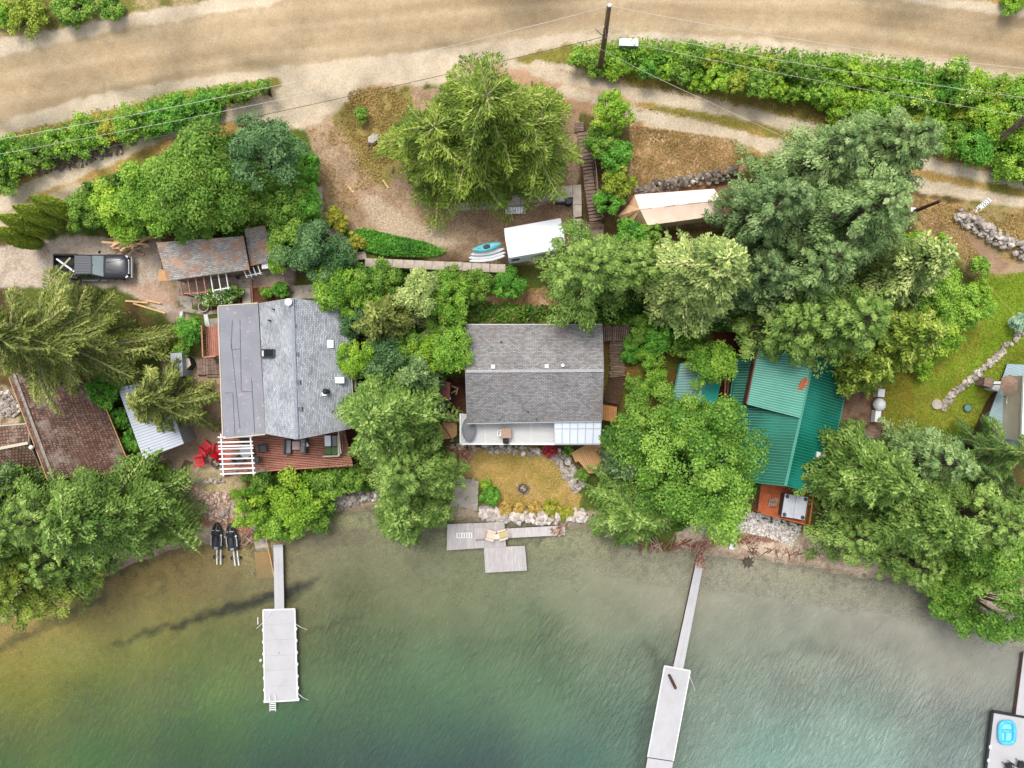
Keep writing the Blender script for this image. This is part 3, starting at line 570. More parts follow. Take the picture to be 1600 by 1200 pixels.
def ribs(par,name,q,n,mat,w_=.05,h=.035):
    q=[Vector(p) for p in q]; nrm=(q[1]-q[0]).cross(q[3]-q[0]).normalized()
    if nrm.z<0:nrm=-nrm
    m=MB()
    for k in range(n+1):
        a=lerp(q[0],q[1],(k+.02)/(n+.04)); b_=lerp(q[3],q[2],(k+.02)/(n+.04)); m.beam(a+nrm*h/2,b_+nrm*h/2,w_,h,up=nrm)
    return m.build(name,mat,par)
def roofpt(q,px,py):
    """world point on the plane of roof quad q under photo pixel px,py"""
    q=[Vector(p) for p in q]; n=(q[1]-q[0]).cross(q[3]-q[0]).normalized(); o=Vector((0,0,CZ)); d=at(px,py,0)-o
    return o+d*(n.dot(q[0]-o)/n.dot(d))

# --- grey shingled house
sh_grey=shingle('grey_shingles',lin(200,203,207),lin(156,160,165),lin(108,112,117),.26,.13,spot=lin(164,168,171),spot_sc=.5)
E=[at(403,474,7),at(415,677,7),at(553,668,7),at(541.5,479,7)]; Rr=[at(457,466,9.6),at(464,686,9.6)]
house,_,_=gable_house('grey_house','two-storey house with grey shingled gable roof and white skylights above the red deck','house',E,Rr,sh_grey,greysiding,ridge_mat=M('ridge_shingle',lin(148,153,160),lin(116,121,128),6),trim=M('grey_trim',lin(176,176,176),lin(160,160,160),3),gutters=False)
QW=[E[0],E[1],Rr[1],Rr[0]]; QE=[E[2],E[3],Rr[0],Rr[1]]
flatroof=M('rolled_roofing',lin(140,141,148),lin(126,127,134),.8,.9,.15,spot=lin(172,152,144),spot_sc=3.2,spot_th=(.62,.68))
LR=[at(341.5,479,6.55),at(349,684,6.55),at(415,677.5,6.8),at(403,474.5,6.8)]
m=MB(); m.slab([LR[0],LR[1],LR[2],LR[3]],.18); m.build('flat_roof',flatroof,house)
m=MB()
for a,b_ in(((361,530),(375,700-30)),((375,500),(377,610)),((361,547),(375,545)),((351,614),(364,614)),((377,612),(393,612)),((393,590),(398,676)),((363,500),(361,546)),((364,615),(367,680))):
    A=roofpt(LR,*a);B=roofpt(LR,*b_); m.beam(A+Vector((0,0,.006)),B+Vector((0,0,.006)),.045,.012)
m.build('roof_seams',M('roof_seam',lin(92,92,102),lin(80,80,90),3),house)
m=MB(); m.beam(LR[0]+Vector((-.04,0,-.02)),LR[1]+Vector((-.04,0,-.02)),.08,.14); m.beam(LR[0]+Vector((0,.05,-.02)),LR[3]+Vector((0,.05,-.02)),.08,.12); m.beam(LR[1]+Vector((0,-.05,-.02)),LR[2]+Vector((0,-.05,-.02)),.08,.14); m.build('roof_edge',cream,house)
m=MB(); a0=lerp(LR[0],LR[2],.06);a1=lerp(LR[1],LR[3],.06);a2=lerp(LR[2],LR[0],.02);a3=lerp(LR[3],LR[1],.02); m.prism([(p.x,p.y,6.3) for p in(a0,a1,a2,a3)],z0=2.0); m.build('wall',greysiding,house)
ventm=M('vent_plastic',(.14,.145,.15),(.1,.1,.11),4,.6,.05)
for px,py in((461,509.5),(464,554),(467,597.5),(469.5,639)):
    p=roofpt(QE,px,py); m=MB(); m.box(p.x,p.y,p.z+.05,.34,.34,.16,.04,.8,.8); m.build('roof_vent',ventm,house)
p=roofpt(QE,509,537.5); m=MB(); m.beam(p+Vector((-.55,0,.14)),p+Vector((.55,0,-.10)),.56,.12); sk_=m.build('skylight',white_plastic,house)
p=roofpt(QW,418.5,552)
m=MB()
for a,b_ in(((409,546.5),(409,558)),((429,546),(429,558)),((410,546.5),(428,546.5)),((410,558),(428,558))):
    m.beam(roofpt(QW,*a)+Vector((0,0,.08)),roofpt(QW,*b_)+Vector((0,0,.08)),.1,.16)
sky2=m.build('skylight',darkgrey,house,label='dark glass skylight with one white end')
g_=[roofpt(QW,a,b_)+Vector((0,0,.1)) for a,b_ in((413,547.5),(428,547.5),(428,557.5),(413,557.5))]
m=MB(); m.prism(g_,th=.04); m.build('pane',glassy,sky2)
g_=[roofpt(QW,a,b_)+Vector((0,0,.1)) for a,b_ in((409.8,547.5),(412.6,547.5),(412.6,557.5),(409.8,557.5))]
m=MB(); m.prism(g_,th=.05); m.build('white_end',white,sky2)
p=roofpt(QW,422,501); m=MB(); m.cyl((p.x,p.y,p.z-.1),.07,.5,10); m.build('vent_pipe',darkgrey,house)
p=roofpt(QW,428,483.5); m=MB(); m.cyl((p.x,p.y,p.z-.1),.06,.4,10); m.beam(p+Vector((-.55,.25,.08)),p+Vector((0,0,.3)),.03,.03); m.build('vent_pipe',darkgrey,house)
t=thing('satellite_dish','round white satellite dish on the top edge of the grey shingled roof','satellite dish',roofpt(QW,453.5,474))
p=t.location; m=MB(); m.tube([p+Vector((0,0,-.05)),p+Vector((0,.05,.35))],.03); m.build('mast',metalgrey,t)
m=MB(); m.loft([[(p.x+r*math.cos(a),p.y+.05+r*math.sin(a),p.z+.38+z) for a in[2*math.pi*k/20 for k in range(20)]] for r,z in((.05,0),(.16,.02),(.25,.07),(.26,.085),(.24,.085),(.15,.04),(.04,.02))]); m.build('dish',white_plastic,t,smooth=True)
p=roofpt(QE,533,594); m=MB(); m.box(p.x,p.y,p.z+.2,.66,.46,.5); m.build('roof_fan_box',white_plastic,house)
p=roofpt(QE,510,612.5); m=MB(); m.box(p.x-.1,p.y-.15,p.z+.12,.4,.25,.3); m.build('flue_flashing',white_plastic,house); m=MB(); m.cyl((p.x+.12,p.y+.05,p.z-.05),.16,.9,14); m.cyl((p.x+.12,p.y+.05,p.z+.8),.22,.14,14,.1); m.build('chimney_flue',black,house)
p=at(550,597,6.2); m=MB(); m.box(p.x,p.y,p.z-1.5,.8,.95,3.6); m.build('chimney',concrete,house)
# red deck with pergola
DZ=3.9
t=deck('red_deck','long red stained timber deck on the lake side of the grey house','deck',[at(537,664,DZ),at(551.5,727,DZ),at(346,741,DZ),at(347,676,DZ)],24,redwood,gap=.028)
dq=[at(551.5,727,DZ),at(449,733,DZ),at(347.5,741,DZ)]
m=MB()
for i in range(2): m.beam(dq[i]+Vector((0,-.03,-.12)),dq[i+1]+Vector((0,-.03,-.12)),.05,.24)
m.build('rim_board',redwood,t)
railing(t,[at(533,672,DZ),at(537,706,DZ)],.95,cream)
for px,py in((361,737),(385,735),(449,732),(541,726)):
    p=at(px,py,DZ); m=MB(); m.box(p.x,p.y,p.z+.08,.3,.12,.16,.1); m.build('cleat',redwood,t)
PZ=6.3
t=thing('pergola','white slatted pergola over the west end of the red deck','pergola',at(370,710,DZ+.02))
wA=[at(346,680.5,PZ),at(350,741,PZ),at(397,739,PZ),at(391.5,679.5,PZ)]
for k in(0,1,2,3): p=wA[k]; q=Vector((p.x*.97,p.y*.97,0)); m=MB(); m.box(p.x,p.y,(DZ+PZ)/2,.12,.12,PZ-DZ); m.build('post',white,t)
for a,b_ in((wA[0],wA[1]),(wA[3],wA[2])): m=MB(); m.beam(a+Vector((0,.15,.06)),b_+Vector((0,-.15,.06)),.09,.16); m.build('beam',white,t)
for k,f in enumerate((.04,.17,.27,.34,.47,.60,.73,.86,.985)):
    a=lerp(wA[0],wA[1],f)+Vector((-.2,0,.2)); b_=lerp(wA[3],wA[2],f)+Vector((.2,0,.2)); m=MB(); m.beam(a,b_,.1,.12); m.build('rafter',white,t)
def chair_generic(name,label,px,py,z,rz,mat,s=.6,group=None,fabric=None):
    p=at(px,py,z); t=thing(name,label,'chair',p,0,group); c,sn=math.cos(rz),math.sin(rz)
    L=lambda x,y,zz:(p.x+x*c-y*sn,p.y+x*sn+y*c,z+zz)
    m=MB(); q=L(0,0,.4); m.box(*q,s,s,.07,rz); m.build('seat',fabric or mat,t)
    m=MB(); m.beam(L(0,s*.46,.42),L(0,s*.62,.9),s,.05,up=Vector((-sn,c,0))*1.0); 
    m.build('backrest',fabric or mat,t)
    for sx in(-1,1):
        m=MB(); m.beam(L(sx*s*.5,-s*.45,.62),L(sx*s*.5,s*.5,.62),.06,.04); m.build('armrest',mat,t)
        for sy in(-1,1): q=L(sx*s*.47,sy*s*.44,.3 if sy<0 else .2); m=MB(); m.box(q[0],q[1],z+(.3 if sy<0 else .2),.04,.04,.6 if sy<0 else .4,rz); m.build('leg',mat,t)
    return t
furn=M('charcoal_wicker',lin(78,78,80),lin(56,56,60),9,.8,.3); cushion=M('grey_cushion',lin(134,132,130),lin(118,116,116),5,.9,.2)
chair_generic('patio_chair','dark patio chair alone on the deck boards between the pergola and the sofas',413,699.5,DZ,.15,furn,.62)
chair_generic('patio_chair','dark patio chair at the pergola corner below the round glass table',402,717,DZ,-1.7,furn,.6)
chair_generic('patio_chair','dark patio chair under the top slats of the pergola',384,686,DZ,.1,furn,.6)
chair_generic('patio_chair','dark patio chair under the middle slats left of the round glass table',377,717,DZ,2.2,furn,.6)
p=at(389,704,DZ); t=thing('round_table','round glass topped table with a dark rim at the edge of the pergola','table',p)
m=MB(); m.cyl((p.x,p.y,p.z+.7),.5,.02,28); m.build('tabletop',M('frosted_glass',(.35,.37,.38),(.3,.32,.33),2,.1,0),t); m=MB(); m.torus((p.x,p.y,p.z+.71),.52,.03); m.build('rim',furn,t)
for k in range(4): a=k*math.pi/2+.7; m=MB(); m.tube([(p.x+.35*math.cos(a),p.y+.35*math.sin(a),p.z+.69),(p.x+.42*math.cos(a),p.y+.42*math.sin(a),p.z)],.02); m.build('leg',furn,t)
def sofa(label,px,py,w_,l,back,rz=-.03):
    p=at(px,py,DZ); t=thing('patio_sofa',label,'sofa',p)
    m=MB(); m.box(p.x,p.y,p.z+.17,w_,l,.34,rz); m.build('base',furn,t); m=MB(); m.box(p.x+back*-.04,p.y,p.z+.41,w_-.1,l-.12,.14,rz); m.build('seat_cushion',cushion,t,bevel=.03)
    m=MB(); m.box(p.x+back*(w_/2-.06),p.y,p.z+.55,.12,l,.42,rz); m.build('backrest',furn,t); 
    for s in(-1,1): m=MB(); m.box(p.x,p.y+s*(l/2-.05),p.z+.48,w_-.14,.09,.24,rz); m.build('armrest',furn,t)
    return t
sofa('grey cushioned patio sofa left of the low square table',452,697,.52,1.2,-1); sofa('grey cushioned patio sofa with a white pillow, right of the low square table',477,696,.52,1.2,1)
p=at(478.5,695,DZ+.55); o=MB().box(p.x,p.y,p.z,.34,.34,.12,.5).build('throw_pillow',white_plastic,None,bevel=.04); tag(o,'white throw pillow lying on the right hand patio sofa','pillow')
p=at(465,695.5,DZ); t=thing('coffee_table','low square table between the two grey patio sofas','table',p); m=MB(); m.box(p.x,p.y,p.z+.42,.6,.66,.04); m.build('tabletop',M('stone_top',lin(170,150,148),lin(150,130,128),3),t)
for sx in(-1,1):
    for sy in(-1,1): m=MB(); m.box(p.x+sx*.27,p.y+sy*.3,p.z+.2,.05,.05,.4); m.build('leg',furn,t)
p=at(520,695,DZ); t=thing('sectional_sofa','black framed lounge with white and green cushions at the east end of the red deck','sofa',p)
m=MB(); m.box(p.x,p.y,p.z+.15,1.15,1.65,.3,.03); m.build('base',furn,t)
m=MB(); m.box(p.x-.3,p.y+.35,p.z+.38,.5,.85,.14,.03); m.build('seat_cushion',white_plastic,t,bevel=.03)
m=MB(); m.box(p.x+.25,p.y+.35,p.z+.38,.36,.85,.14,.03); m.build('seat_cushion',cushion,t,bevel=.03)
gcush=M('green_cushion',lin(92,118,72),lin(78,102,60),5,.9,.2)
for dx in(-.28,.24): m=MB(); m.box(p.x+dx,p.y-.45,p.z+.38,.48,.6,.14,.03); m.build('seat_cushion',gcush,t,bevel=.03,label='green seat cushion')
m=MB(); m.box(p.x+.62,p.y,p.z+.4,.14,1.65,.6,.03); m.box(p.x,p.y-.85,p.z+.4,1.3,.1,.5,.03); m.build('backrest',cream,t)
# red adirondack chairs and the fire pit
redp=M('red_plastic',lin(212,24,40),lin(186,14,32),2,.45,.03)
def adirondack():
    t=thing('adirondack_chair','x','chair',(0,0,0)); b_=lambda m,n: m.build(n,redp,t)
    m=MB()
    for k in range(6): m.box(0,-.28+k*.1,.36-k*.025,.52,.085,.025)
    b_(m,'seat'); m=MB()
    for k in range(5):
        x=(k-2)*.105; h=.78-abs(k-2)*.05; m.beam((x*.85,.22,.28),(x*1.15,.22+h*.45,.28+h),.095,.022,up=Vector((0,1,0)))
    b_(m,'backrest')
    for s in(-1,1):
        m=MB(); m.box(s*.34,-.02,.56,.14,.72,.03); b_(m,'armrest')
        m=MB(); m.box(s*.31,-.3,.28,.05,.1,.56); b_(m,'leg'); m=MB(); m.beam((s*.29,-.3,.32),(s*.29,.62,.03),.04,.1); b_(m,'leg')
    return t
PT=2.15
ad=adirondack(); spots=[(325,697.5,-2.3,'red adirondack chair at the top left of the fire pit, furthest from the pergola posts'),(315.5,718.5,-1.35,'red adirondack chair left of the fire pit, lowest of the red chairs'),(344,701.5,2.9,'red adirondack chair half under the outer beam of the pergola'),(357,712,1.8,'red adirondack chair fully under the white slats beside the deck')]
for i,(px,py,a,l) in enumerate(spots):
    p=gat(px,py); p.z+=.02
    if i==0: ad.location=p; ad.rotation_euler=(0,0,a); ad['label']=l; ad['group']='red chairs round the fire pit'
    else: dup(ad,p,a,l,'red chairs round the fire pit')
ad.scale=(1.12,)*3
for o in list(COL.objects):
    if o.name.startswith('adirondack_chair'): o.scale=(1.12,)*3
p=gat(319.5,708); t=thing('side_table','small red slatted side table between two red chairs','table',p); m=MB()
for k in range(5): m.box(p.x-.24+k*.12,p.y,p.z+.45,.1,.55,.03)
m.build('tabletop',redp,t)
for sx in(-1,1):
    for sy in(-1,1): m=MB(); m.box(p.x+sx*.2,p.y+sy*.2,p.z+.22,.06,.06,.44); m.build('leg',redp,t)
def firepit(px,py,r,label,logs=True):
    p=gat(px,py); t=thing('fire_pit',label,'fire pit',p); m=MB(); n=int(2*math.pi*r/.2)
    for k in range(n): a=2*math.pi*k/n; m.rock((p.x+r*math.cos(a),p.y+r*math.sin(a),p.z+.08),.13,k)
    m.build('stone_ring',darkrock,t); m=MB(); m.cyl((p.x,p.y,p.z-.02),r*.85,.07,20); m.build('ash',M('ash',lin(120,112,106),lin(60,56,54),6),t)
    m=MB(); m.torus((p.x,p.y,p.z+.22),r*.82,.03,28); m.build('rim',black,t)
    m=MB(); rr=random.Random(5)
    for k in range(5): a=rr.uniform(0,3.1); m.tube([(p.x-r*.6*math.cos(a),p.y-r*.6*math.sin(a),p.z+.1+k*.03),(p.x+r*.6*math.cos(a),p.y+r*.6*math.sin(a),p.z+.14+k*.03)],.05,6)
    m.build('logs',M('charred_log',lin(206,176,150),lin(110,90,78),5),t)
q=[gat(289,719,.06),gat(301,722,.06),gat(290,742,.06),gat(273,752,.06),gat(281,733,.06)]; tag(MB().prism(q,th=.1).build('brown_mat',M('brown_felt',lin(112,84,72),lin(84,60,50),3),None),'dark brown wedge-shaped mat lying on the sand patio left of the fire pit','mat')
firepit(339,723,.42,'stone ringed fire pit with pale logs beside the red chairs'); firepit(817.5,763,.42,'black metal fire ring in the middle of the dry lawn')
# side deck, steps and paths west of the grey house
t=deck('side_deck','small red railed deck landing on the west wall of the grey house','deck',[at(323,511,4.9),at(341,509,4.9),at(344,557,4.9),at(325,559,4.9)],6,redwood)
t2=[at(323,511,4.9),at(325,559,4.9),at(344,557,4.9)]; railing(t,t2,.95,redwood,balusters=.25)
deck('wood_landing','pale weathered wooden landing below the red side deck','landing',[at(308,563,3.8),at(342,561,3.8),at(344,584,3.7),at(308,586,3.7)][::1],8,oldwood)
t=thing('wood_steps','brown wooden steps descending beside the flat roofed wall','steps',gat(336,595)); 
for k in range(5): a=at(322,586+k*6,3.5-k*.25);b_=at(344,586+k*6,3.5-k*.25); m=MB(); m.beam(a,b_,.28,.06); m.build('tread',oldwood,t)
def slabc(name,label,cat,pts,th=.12,mat=concrete,dz=.06):
    q=[gat(a,b_,dz) for a,b_ in pts]; zm=max(p.z for p in q); c=cen(q); t=MB(); t.prism([(p.x,p.y,p.z) for p in q],z0=min(p.z for p in q)-th-.3); 
    o=t.build(name,mat,None); return tag(o,label,cat)
slabc('paving_slab','rough pale concrete slab at the corner of the gravel yard above the big cedar','slab',[(280,463),(299,462),(301,488),(283,486)])
slabc('concrete_path','curved concrete path edging the garden bed below the trellis','path',[(284,487),(301,489),(320,493),(340,490),(340,484),(318,487),(300,483)])
slabc('concrete_step','square concrete landing at the top of the path to the grey house','step',[(371,438),(393,434),(394,448),(373,450)])
slabc('concrete_step','lower pale concrete steps between the flower bed and garden bed','step',[(377,450),(391,449),(392,474),(379,475)],dz=.1)
slabc('concrete_pad','weathered concrete pad behind the grey shingled roof','slab',[(453,447),(497,444),(501,466),(455,467)])
slabc('concrete_step','pale concrete doorstep at the top of the red side deck','step',[(327,498),(341,497),(342,510),(329,511)],dz=.3)
slabc('concrete_curb','slanted white concrete curb right of the round green bush','curb',[(318,492),(324,491),(328,510),(321,511)],dz=.25,mat=white)
slabc('white_board','white painted board standing at the left of the round green bush','board',[(281,487),(286,486),(283,504),(279,505)],dz=.3,mat=white)
slabc('stepping_stone','single grey paving stone below the round green bush','paving stone',[(278,530),(287,529),(290,538),(281,540)])
t=thing('flower_pot','round white planter in the garden bed by the flowering bush','planter',gat(320,480)); p=t.location
m=MB(); m.cyl((p.x,p.y,p.z-.05),.36,.35,18,.42); m.build('pot',cream,t); m=MB(); m.cyl((p.x,p.y,p.z+.27),.36,.05,16); m.build('soil',bark,t)
# timber edging of garden beds
t=thing('timber_edging','brown timber edging boards round the garden beds','edging',gat(385,462)); m=MB()
for a,b_ in(((329,462),(331,486)),((372,452),(374,474)),((393,434),(395,474)),((393,449),(432,447))): m.beam(gat(*a,.08),gat(*b_,.08),.08,.16)
m.build('boards',redwood,t)
# grey box shed beside the big cedar
q=[at(267,553,5.0),at(284,552,5.0),at(286,587,5.0),at(269,588,5.0)]
t=thing('tool_shed','narrow flat-topped blue grey shed at the tip of the big cedar','shed',base_of(q)); m=MB(); m.prism(q,z0=2.6); m.build('wall',M('bluegrey_panel',lin(164,168,172),lin(146,150,154),1.5,.6,.05),t); m=MB(); m.prism([lerp(p,cen(q),-.06)+Vector((0,0,.06)) for p in q],th=.05); m.build('roof',M('bluegrey_roof',lin(160,164,168),lin(140,146,150),1.5,.6,.05),t)
q=[at(288,556,4.3),at(296,560,4.3),at(299,570,4.3),at(290,580,4.3)]
t=thing('hot_water_box','small white kite-shaped lid beside the blue grey shed','lid',base_of(q)); m=MB(); m.prism(q,z0=3.0); m.build('box',darkgrey,t); m=MB(); m.prism([lerp(p,cen(q),.08)+Vector((0,0,.04)) for p in q],th=.04); m.build('lid',cream,t)
# --- white corrugated shed
def metal_shed(name,label,q,ztop,zlow,mat,nr,wall):
    t=thing(name,label,'shed',base_of(q)); m=MB(); m.slab(q,.06); m.build('roof',mat,t); ribs(t,'roof_ribs',q,nr,M('white_rib',(.40,.43,.48),(.36,.39,.44),2,.4,0),.05,.04)
    c=cen(q); f=[lerp(p,c,.08) for p in q]; m=MB(); m.prism([p-Vector((0,0,.09)) for p in f],z0=min(gz(p.x,p.y) for p in f)-.3); m.build('wall',wall,t); return t
wm=M('white_metal',(.62,.66,.72),(.56,.6,.66),.6,.35,.03)
metal_shed('white_shed','shed with a white corrugated metal roof beneath the small drooping cedar',[at(224,717,4.7),at(184,606,4.7),at(250,592,5.1),at(287,693,5.1)],5,5,wm,26,greysiding)
# --- brown cedar shake cabin
shake=shingle('brown_shakes',lin(150,116,98),lin(94,66,54),lin(56,40,32),.17,.22,spot=lin(176,162,150),spot_sc=.5,spot_th=(.5,.72),spot2=lin(92,60,46),warp=.3)
E=[at(15,596,5.6),at(76,750,5.6),at(204,736,4.9),at(142,583,4.9)]; Rr=[at(22,584,7.4),at(83,746,7.4)]
E[0]=at(14,590,6.6);E[1]=at(75,751,6.6)
t,_,_=gable_house('brown_cabin','old cabin with mossy brown cedar shake roof below the big cedar','house',E,Rr,shake,brownwall,trim=tanwood,ridge_mat=M('grey_ridge',lin(160,150,138),lin(110,96,84),4),wins=False)
m=MB(); a=at(180,735,4.6); m.box(a.x,a.y,a.z-.4,2.0,.9,.8,.1); m.build('dormer_box',metalgrey,t)
E=[at(-60,640,5.2),at(-60,742,5.2),at(50,742,5.2),at(33,658,5.2)]
Er=[at(-60,712,6.6),at(50,690,6.6)]
# annex: ridge runs east-west; corners ordered for a north-south pair of slopes
E2=[at(50,662,5.3),at(-60,672,5.3),at(-60,745,5.3),at(57,738,5.3)]
shake2=shingle('weathered_shakes',lin(150,120,100),lin(104,74,58),lin(52,38,30),.25,.3,spot=lin(180,166,146),spot_sc=.5,spot_th=(.5,.7),warp=.12)
t,_,_=gable_house('cabin_annex','lower brown shake roofed annex against the west side of the old cabin','house',E2,[at(44,692,6.5),at(-60,712,6.5)],shake2,brownwall,trim=cream,ridge_mat=cream,wins=False)
p=at(49,699,6.9); m=MB(); m.ell((p.x,p.y,p.z),(.18,.18,.18),12,8); m.cyl((p.x,p.y,p.z-.9),.07,.8,8); m.build('roof_ball_vent',white_plastic,t,smooth=True)
# --- carport shed with lichened shingles
lich=shingle('lichen_shingles',lin(196,192,186),lin(152,148,142),lin(108,102,96),.26,.13,spot=lin(198,152,118),spot_sc=.5,spot_th=(.50,.64),spot2=lin(176,120,84))
q=[at(261,439,7.0),at(390,421,7.0),at(380,369,7.5),at(244,379,7.5)]
t=thing('carport_shed','shed with orange-lichened grey shingle roof facing the parked pickup','shed',base_of(q)); m=MB(); m.slab(q,.12); m.build('roof',lich,t)
c=cen(q); f=[lerp(p,c,.1) for p in q]; m=MB(); m.prism([p-Vector((0,0,.14)) for p in f],z0=4.2); m.build('wall',oldwood,t)
m=MB(); m.prism([at(248,421,6.9),at(255,421,6.9),at(264,439,6.82),at(248,439,6.8)],th=.04); m.build('plywood_sheet',tanwood,t)
p=roofpt(q,292.5,377.5); m=MB(); m.box(p.x,p.y,p.z+.15,.26,.26,.3); m.build('roof_vent',white,t)
q=[at(391,416,6.6),at(428,407,6.6),at(414,352,7.1),at(382,358,7.1)]
m=MB(); m.slab(q,.1); m.build('side_roof',lich,t); m=MB(); c=cen(q); m.prism([lerp(p,c,.12)-Vector((0,0,.12)) for p in q],z0=4.2); m.build('side_wall',oldwood,t)
for px,py,w_,h in((420,414,1.1,.5),(434,413,1.1,.42)): p=at(px,py,6.3); m=MB(); m.box(p.x,p.y,p.z,w_,h,.05,.12); m.build('canopy_sheet',white_plastic,t)
p=gat(372,436); t=thing('watering_can','small dark watering can on the concrete landing','watering can',gat(372,434)); p=t.location; m=MB(); m.cyl((p.x,p.y,p.z+.06),.12,.28,12,.1); m.build('body',darkgrey,t); m=MB(); m.tube([(p.x+.1,p.y,p.z+.15),(p.x+.32,p.y,p.z+.36)],.02); m.build('spout',darkgrey,t)
def trellis(label,A,B,n,z,z0,mat,group):
    """A,B: pixel lines (top edge, bottom edge), n rungs"""
    t=thing('trellis_frame',label,'trellis',gat((A[0][0]+B[1][0])/2,(A[0][1]+B[1][1])/2))
    a0,a1,b0,b1=at(*A[0],z+.1),at(*A[1],z+.1),at(*B[0],z),at(*B[1],z)
    for k in range(n): f=k/(n-1); m=MB(); m.beam(lerp(a0,a1,f),lerp(b0,b1,f)+(lerp(b0,b1,f)-lerp(a0,a1,f)).normalized()*.15,.07,.1); m.build('rafter',mat,t)
    m=MB(); m.beam(b0-Vector((.1,0,.1)),b1+Vector((.1,0,-.1)),.08,.1); m.build('beam',mat,t)
    for p in(b0,b1): g=gz(p.x,p.y); m=MB(); m.box(p.x,p.y,(g+z-.15)/2,.1,.1,z-.15-g); m.build('post',mat,t)
trellis('brown open trellis rafters under the lichened shed eave, nearest the pickup',((281,437),(318,433)),((285,459),(322,456)),4,6.4,4.6,redwood,'')
trellis('white open trellis rafters beside the white flowering bush',((329,430),(353,427)),((333,454),(357,449)),3,6.3,4.6,white,'')
trellis('short white rafter frame over a dark gap right of the lichened roof',((381,422),(403,415)),((385,431),(407,426)),4,6.2,4.6,white,'')
# lumber
def pile(label,x0,x1,y0,y1,n,seed,name='lumber_pile'):
    rr=random.Random(seed); t=thing(name,label,'lumber',gat((x0+x1)/2,(y0+y1)/2)); base=t.location.z
    for k in range(n):
        cx=rr.uniform(x0+10,x1-10);cy=y0+(y1-y0)*rr.random();L=rr.uniform(12,26);a=rr.gauss(.12,.22) if k%4 else rr.uniform(.5,.9)
        A=gat(cx-L*math.cos(a),cy+L*math.sin(a)); B=gat(cx+L*math.cos(a),cy-L*math.sin(a)); z=base+.3+.04*k
        m=MB(); m.beam((A.x,A.y,z),(B.x,B.y,z+rr.uniform(-.04,.04)),.15,.05); m.build('board',lumber if rr.random()<.7 else oldwood,t)
pile('messy pile of loose sawn boards against the lichened shed',184,244,373,390,26,3)
for a,b_,l in(((202,391),(224,398),'short loose board lying just below the lumber pile'),((196,470),(231,473),'long pale board on the gravel above the big cedar, upper left'),((228,469),(251,474),'shorter pale board to the right on the gravel above the big cedar'),((208,474),(258,489),'longest slanting board at the branch tips of the big cedar')):
    A=gat(*a,.16);B=gat(*b_,.16); o=MB().beam(A,B,.13,.05).build('loose_board',lumber,None); tag(o,l,'board','loose boards on the gravel yard')
# --- middle cabin with weathered grey roof
sh_old=shingle('weathered_grey_shingles',lin(172,170,168),lin(134,132,131),lin(88,85,83),.26,.13,spot=lin(112,92,84),spot_sc=.35,spot_th=(.5,.72),warp=.04)
E=[at(728,508,6.2),at(941,508,6.2),at(940,657,6.2),at(730,661,6.2)]
t,_,_=gable_house('lake_cabin','single-storey cabin with weathered grey shingle gable roof behind the white deck','house',[at(941,508,6.2),at(728,508,6.2),at(730,661,6.2),at(940,657,6.2)],[at(943,579,8.4),at(727.5,580,8.4)],sh_old,cream,trim=metalgrey,ridge_mat=M('old_ridge',lin(176,174,172),lin(140,138,136),6))
N=[at(941,508,6.2),at(728,508,6.2),at(727.5,580,8.4),at(943,579,8.4)]; S=[at(730,661,6.2),at(940,657,6.2),at(943,579,8.4),at(727.5,580,8.4)]
for px,py in((770.6,573),(854,572.5)): p=roofpt(N,px,py); m=MB(); m.box(p.x,p.y,p.z+.12,.28,.28,.3); m.build('roof_vent',white,t)
p=roofpt(N,879,571); m=MB(); m.cyl((p.x,p.y,p.z-.1),.12,.5,14); m.build('vent_pipe',white,t)
for px,py,Q in((783,534,N),(825,644,S),(838,655,S)): p=roofpt(Q,px,py); m=MB(); m.cyl((p.x,p.y,p.z-.1),.07,.4,10); m.build('vent_pipe',darkgrey,t)
WD_=4.7
whiteboards=M('white_deck_paint',(.76,.76,.75),(.70,.70,.69),1.5,.6,.1,stretch=(1,5,1))
t=deck('white_deck','long white painted deck in front of the lake cabin','deck',[at(868,693,WD_),at(868,650,WD_),at(719.6,647,WD_),at(720,693,WD_)],30,whiteboards,white,th=.05)
m=MB(); m.beam(at(719.6,646,WD_+.02),at(719.8,694,WD_+.02),.14,.26); m.beam(at(719.5,693.5,WD_+.02),at(937,694,WD_+.02),.12,.26); m.build('rim_board',white,t)
pan=M('awning_panel',(.62,.66,.72),(.56,.6,.67),.8,.25,.02)
q=[at(866,693.5,5.6),at(938,693.5,5.6),at(939.5,656,6.0),at(866,656.5,6.0)]
t=thing('patio_cover','glazed white patio cover with grid bars at the east end of the white deck','awning',V3(cen(q),WD_)); m=MB(); m.slab(q,.04); m.build('panel',pan,t)
m=MB()
for k in range(7): m.beam(lerp(q[0],q[1],k/6)+Vector((0,0,.02)),lerp(q[3],q[2],k/6)+Vector((0,0,.02)),.05,.05)
m.beam(lerp(q[0],q[3],.64)+Vector((0,0,.03)),lerp(q[1],q[2],.64)+Vector((0,0,.03)),.04,.04); m.beam(q[0],q[1],.08,.1); m.build('frame',M('bar_grey',(.38,.4,.43),(.34,.36,.39),3,.4,.0),t)
for px in(868,936): p=at(px,692,5.2); g=gz(p.x,p.y); m=MB(); m.box(p.x,p.y,(g+5.2)/2,.1,.1,5.2-g); m.build('post',white,t)
deck('white_deck_end','white deck floor beneath the glazed patio cover','deck',[at(938,692,WD_),at(938,652,WD_),at(869,652,WD_),at(869,692,WD_)],12,whiteboards,white,th=.05)
p=at(733,670,WD_+.02); t=thing('oval_tub','dark grey oval covered tub at the west end of the white deck','tub',p)
def ring(cx,cy,z,a,b_,n=30): return [(cx+a*math.cos(2*math.pi*k/n),cy+b_*math.sin(2*math.pi*k/n),z) for k in range(n)]
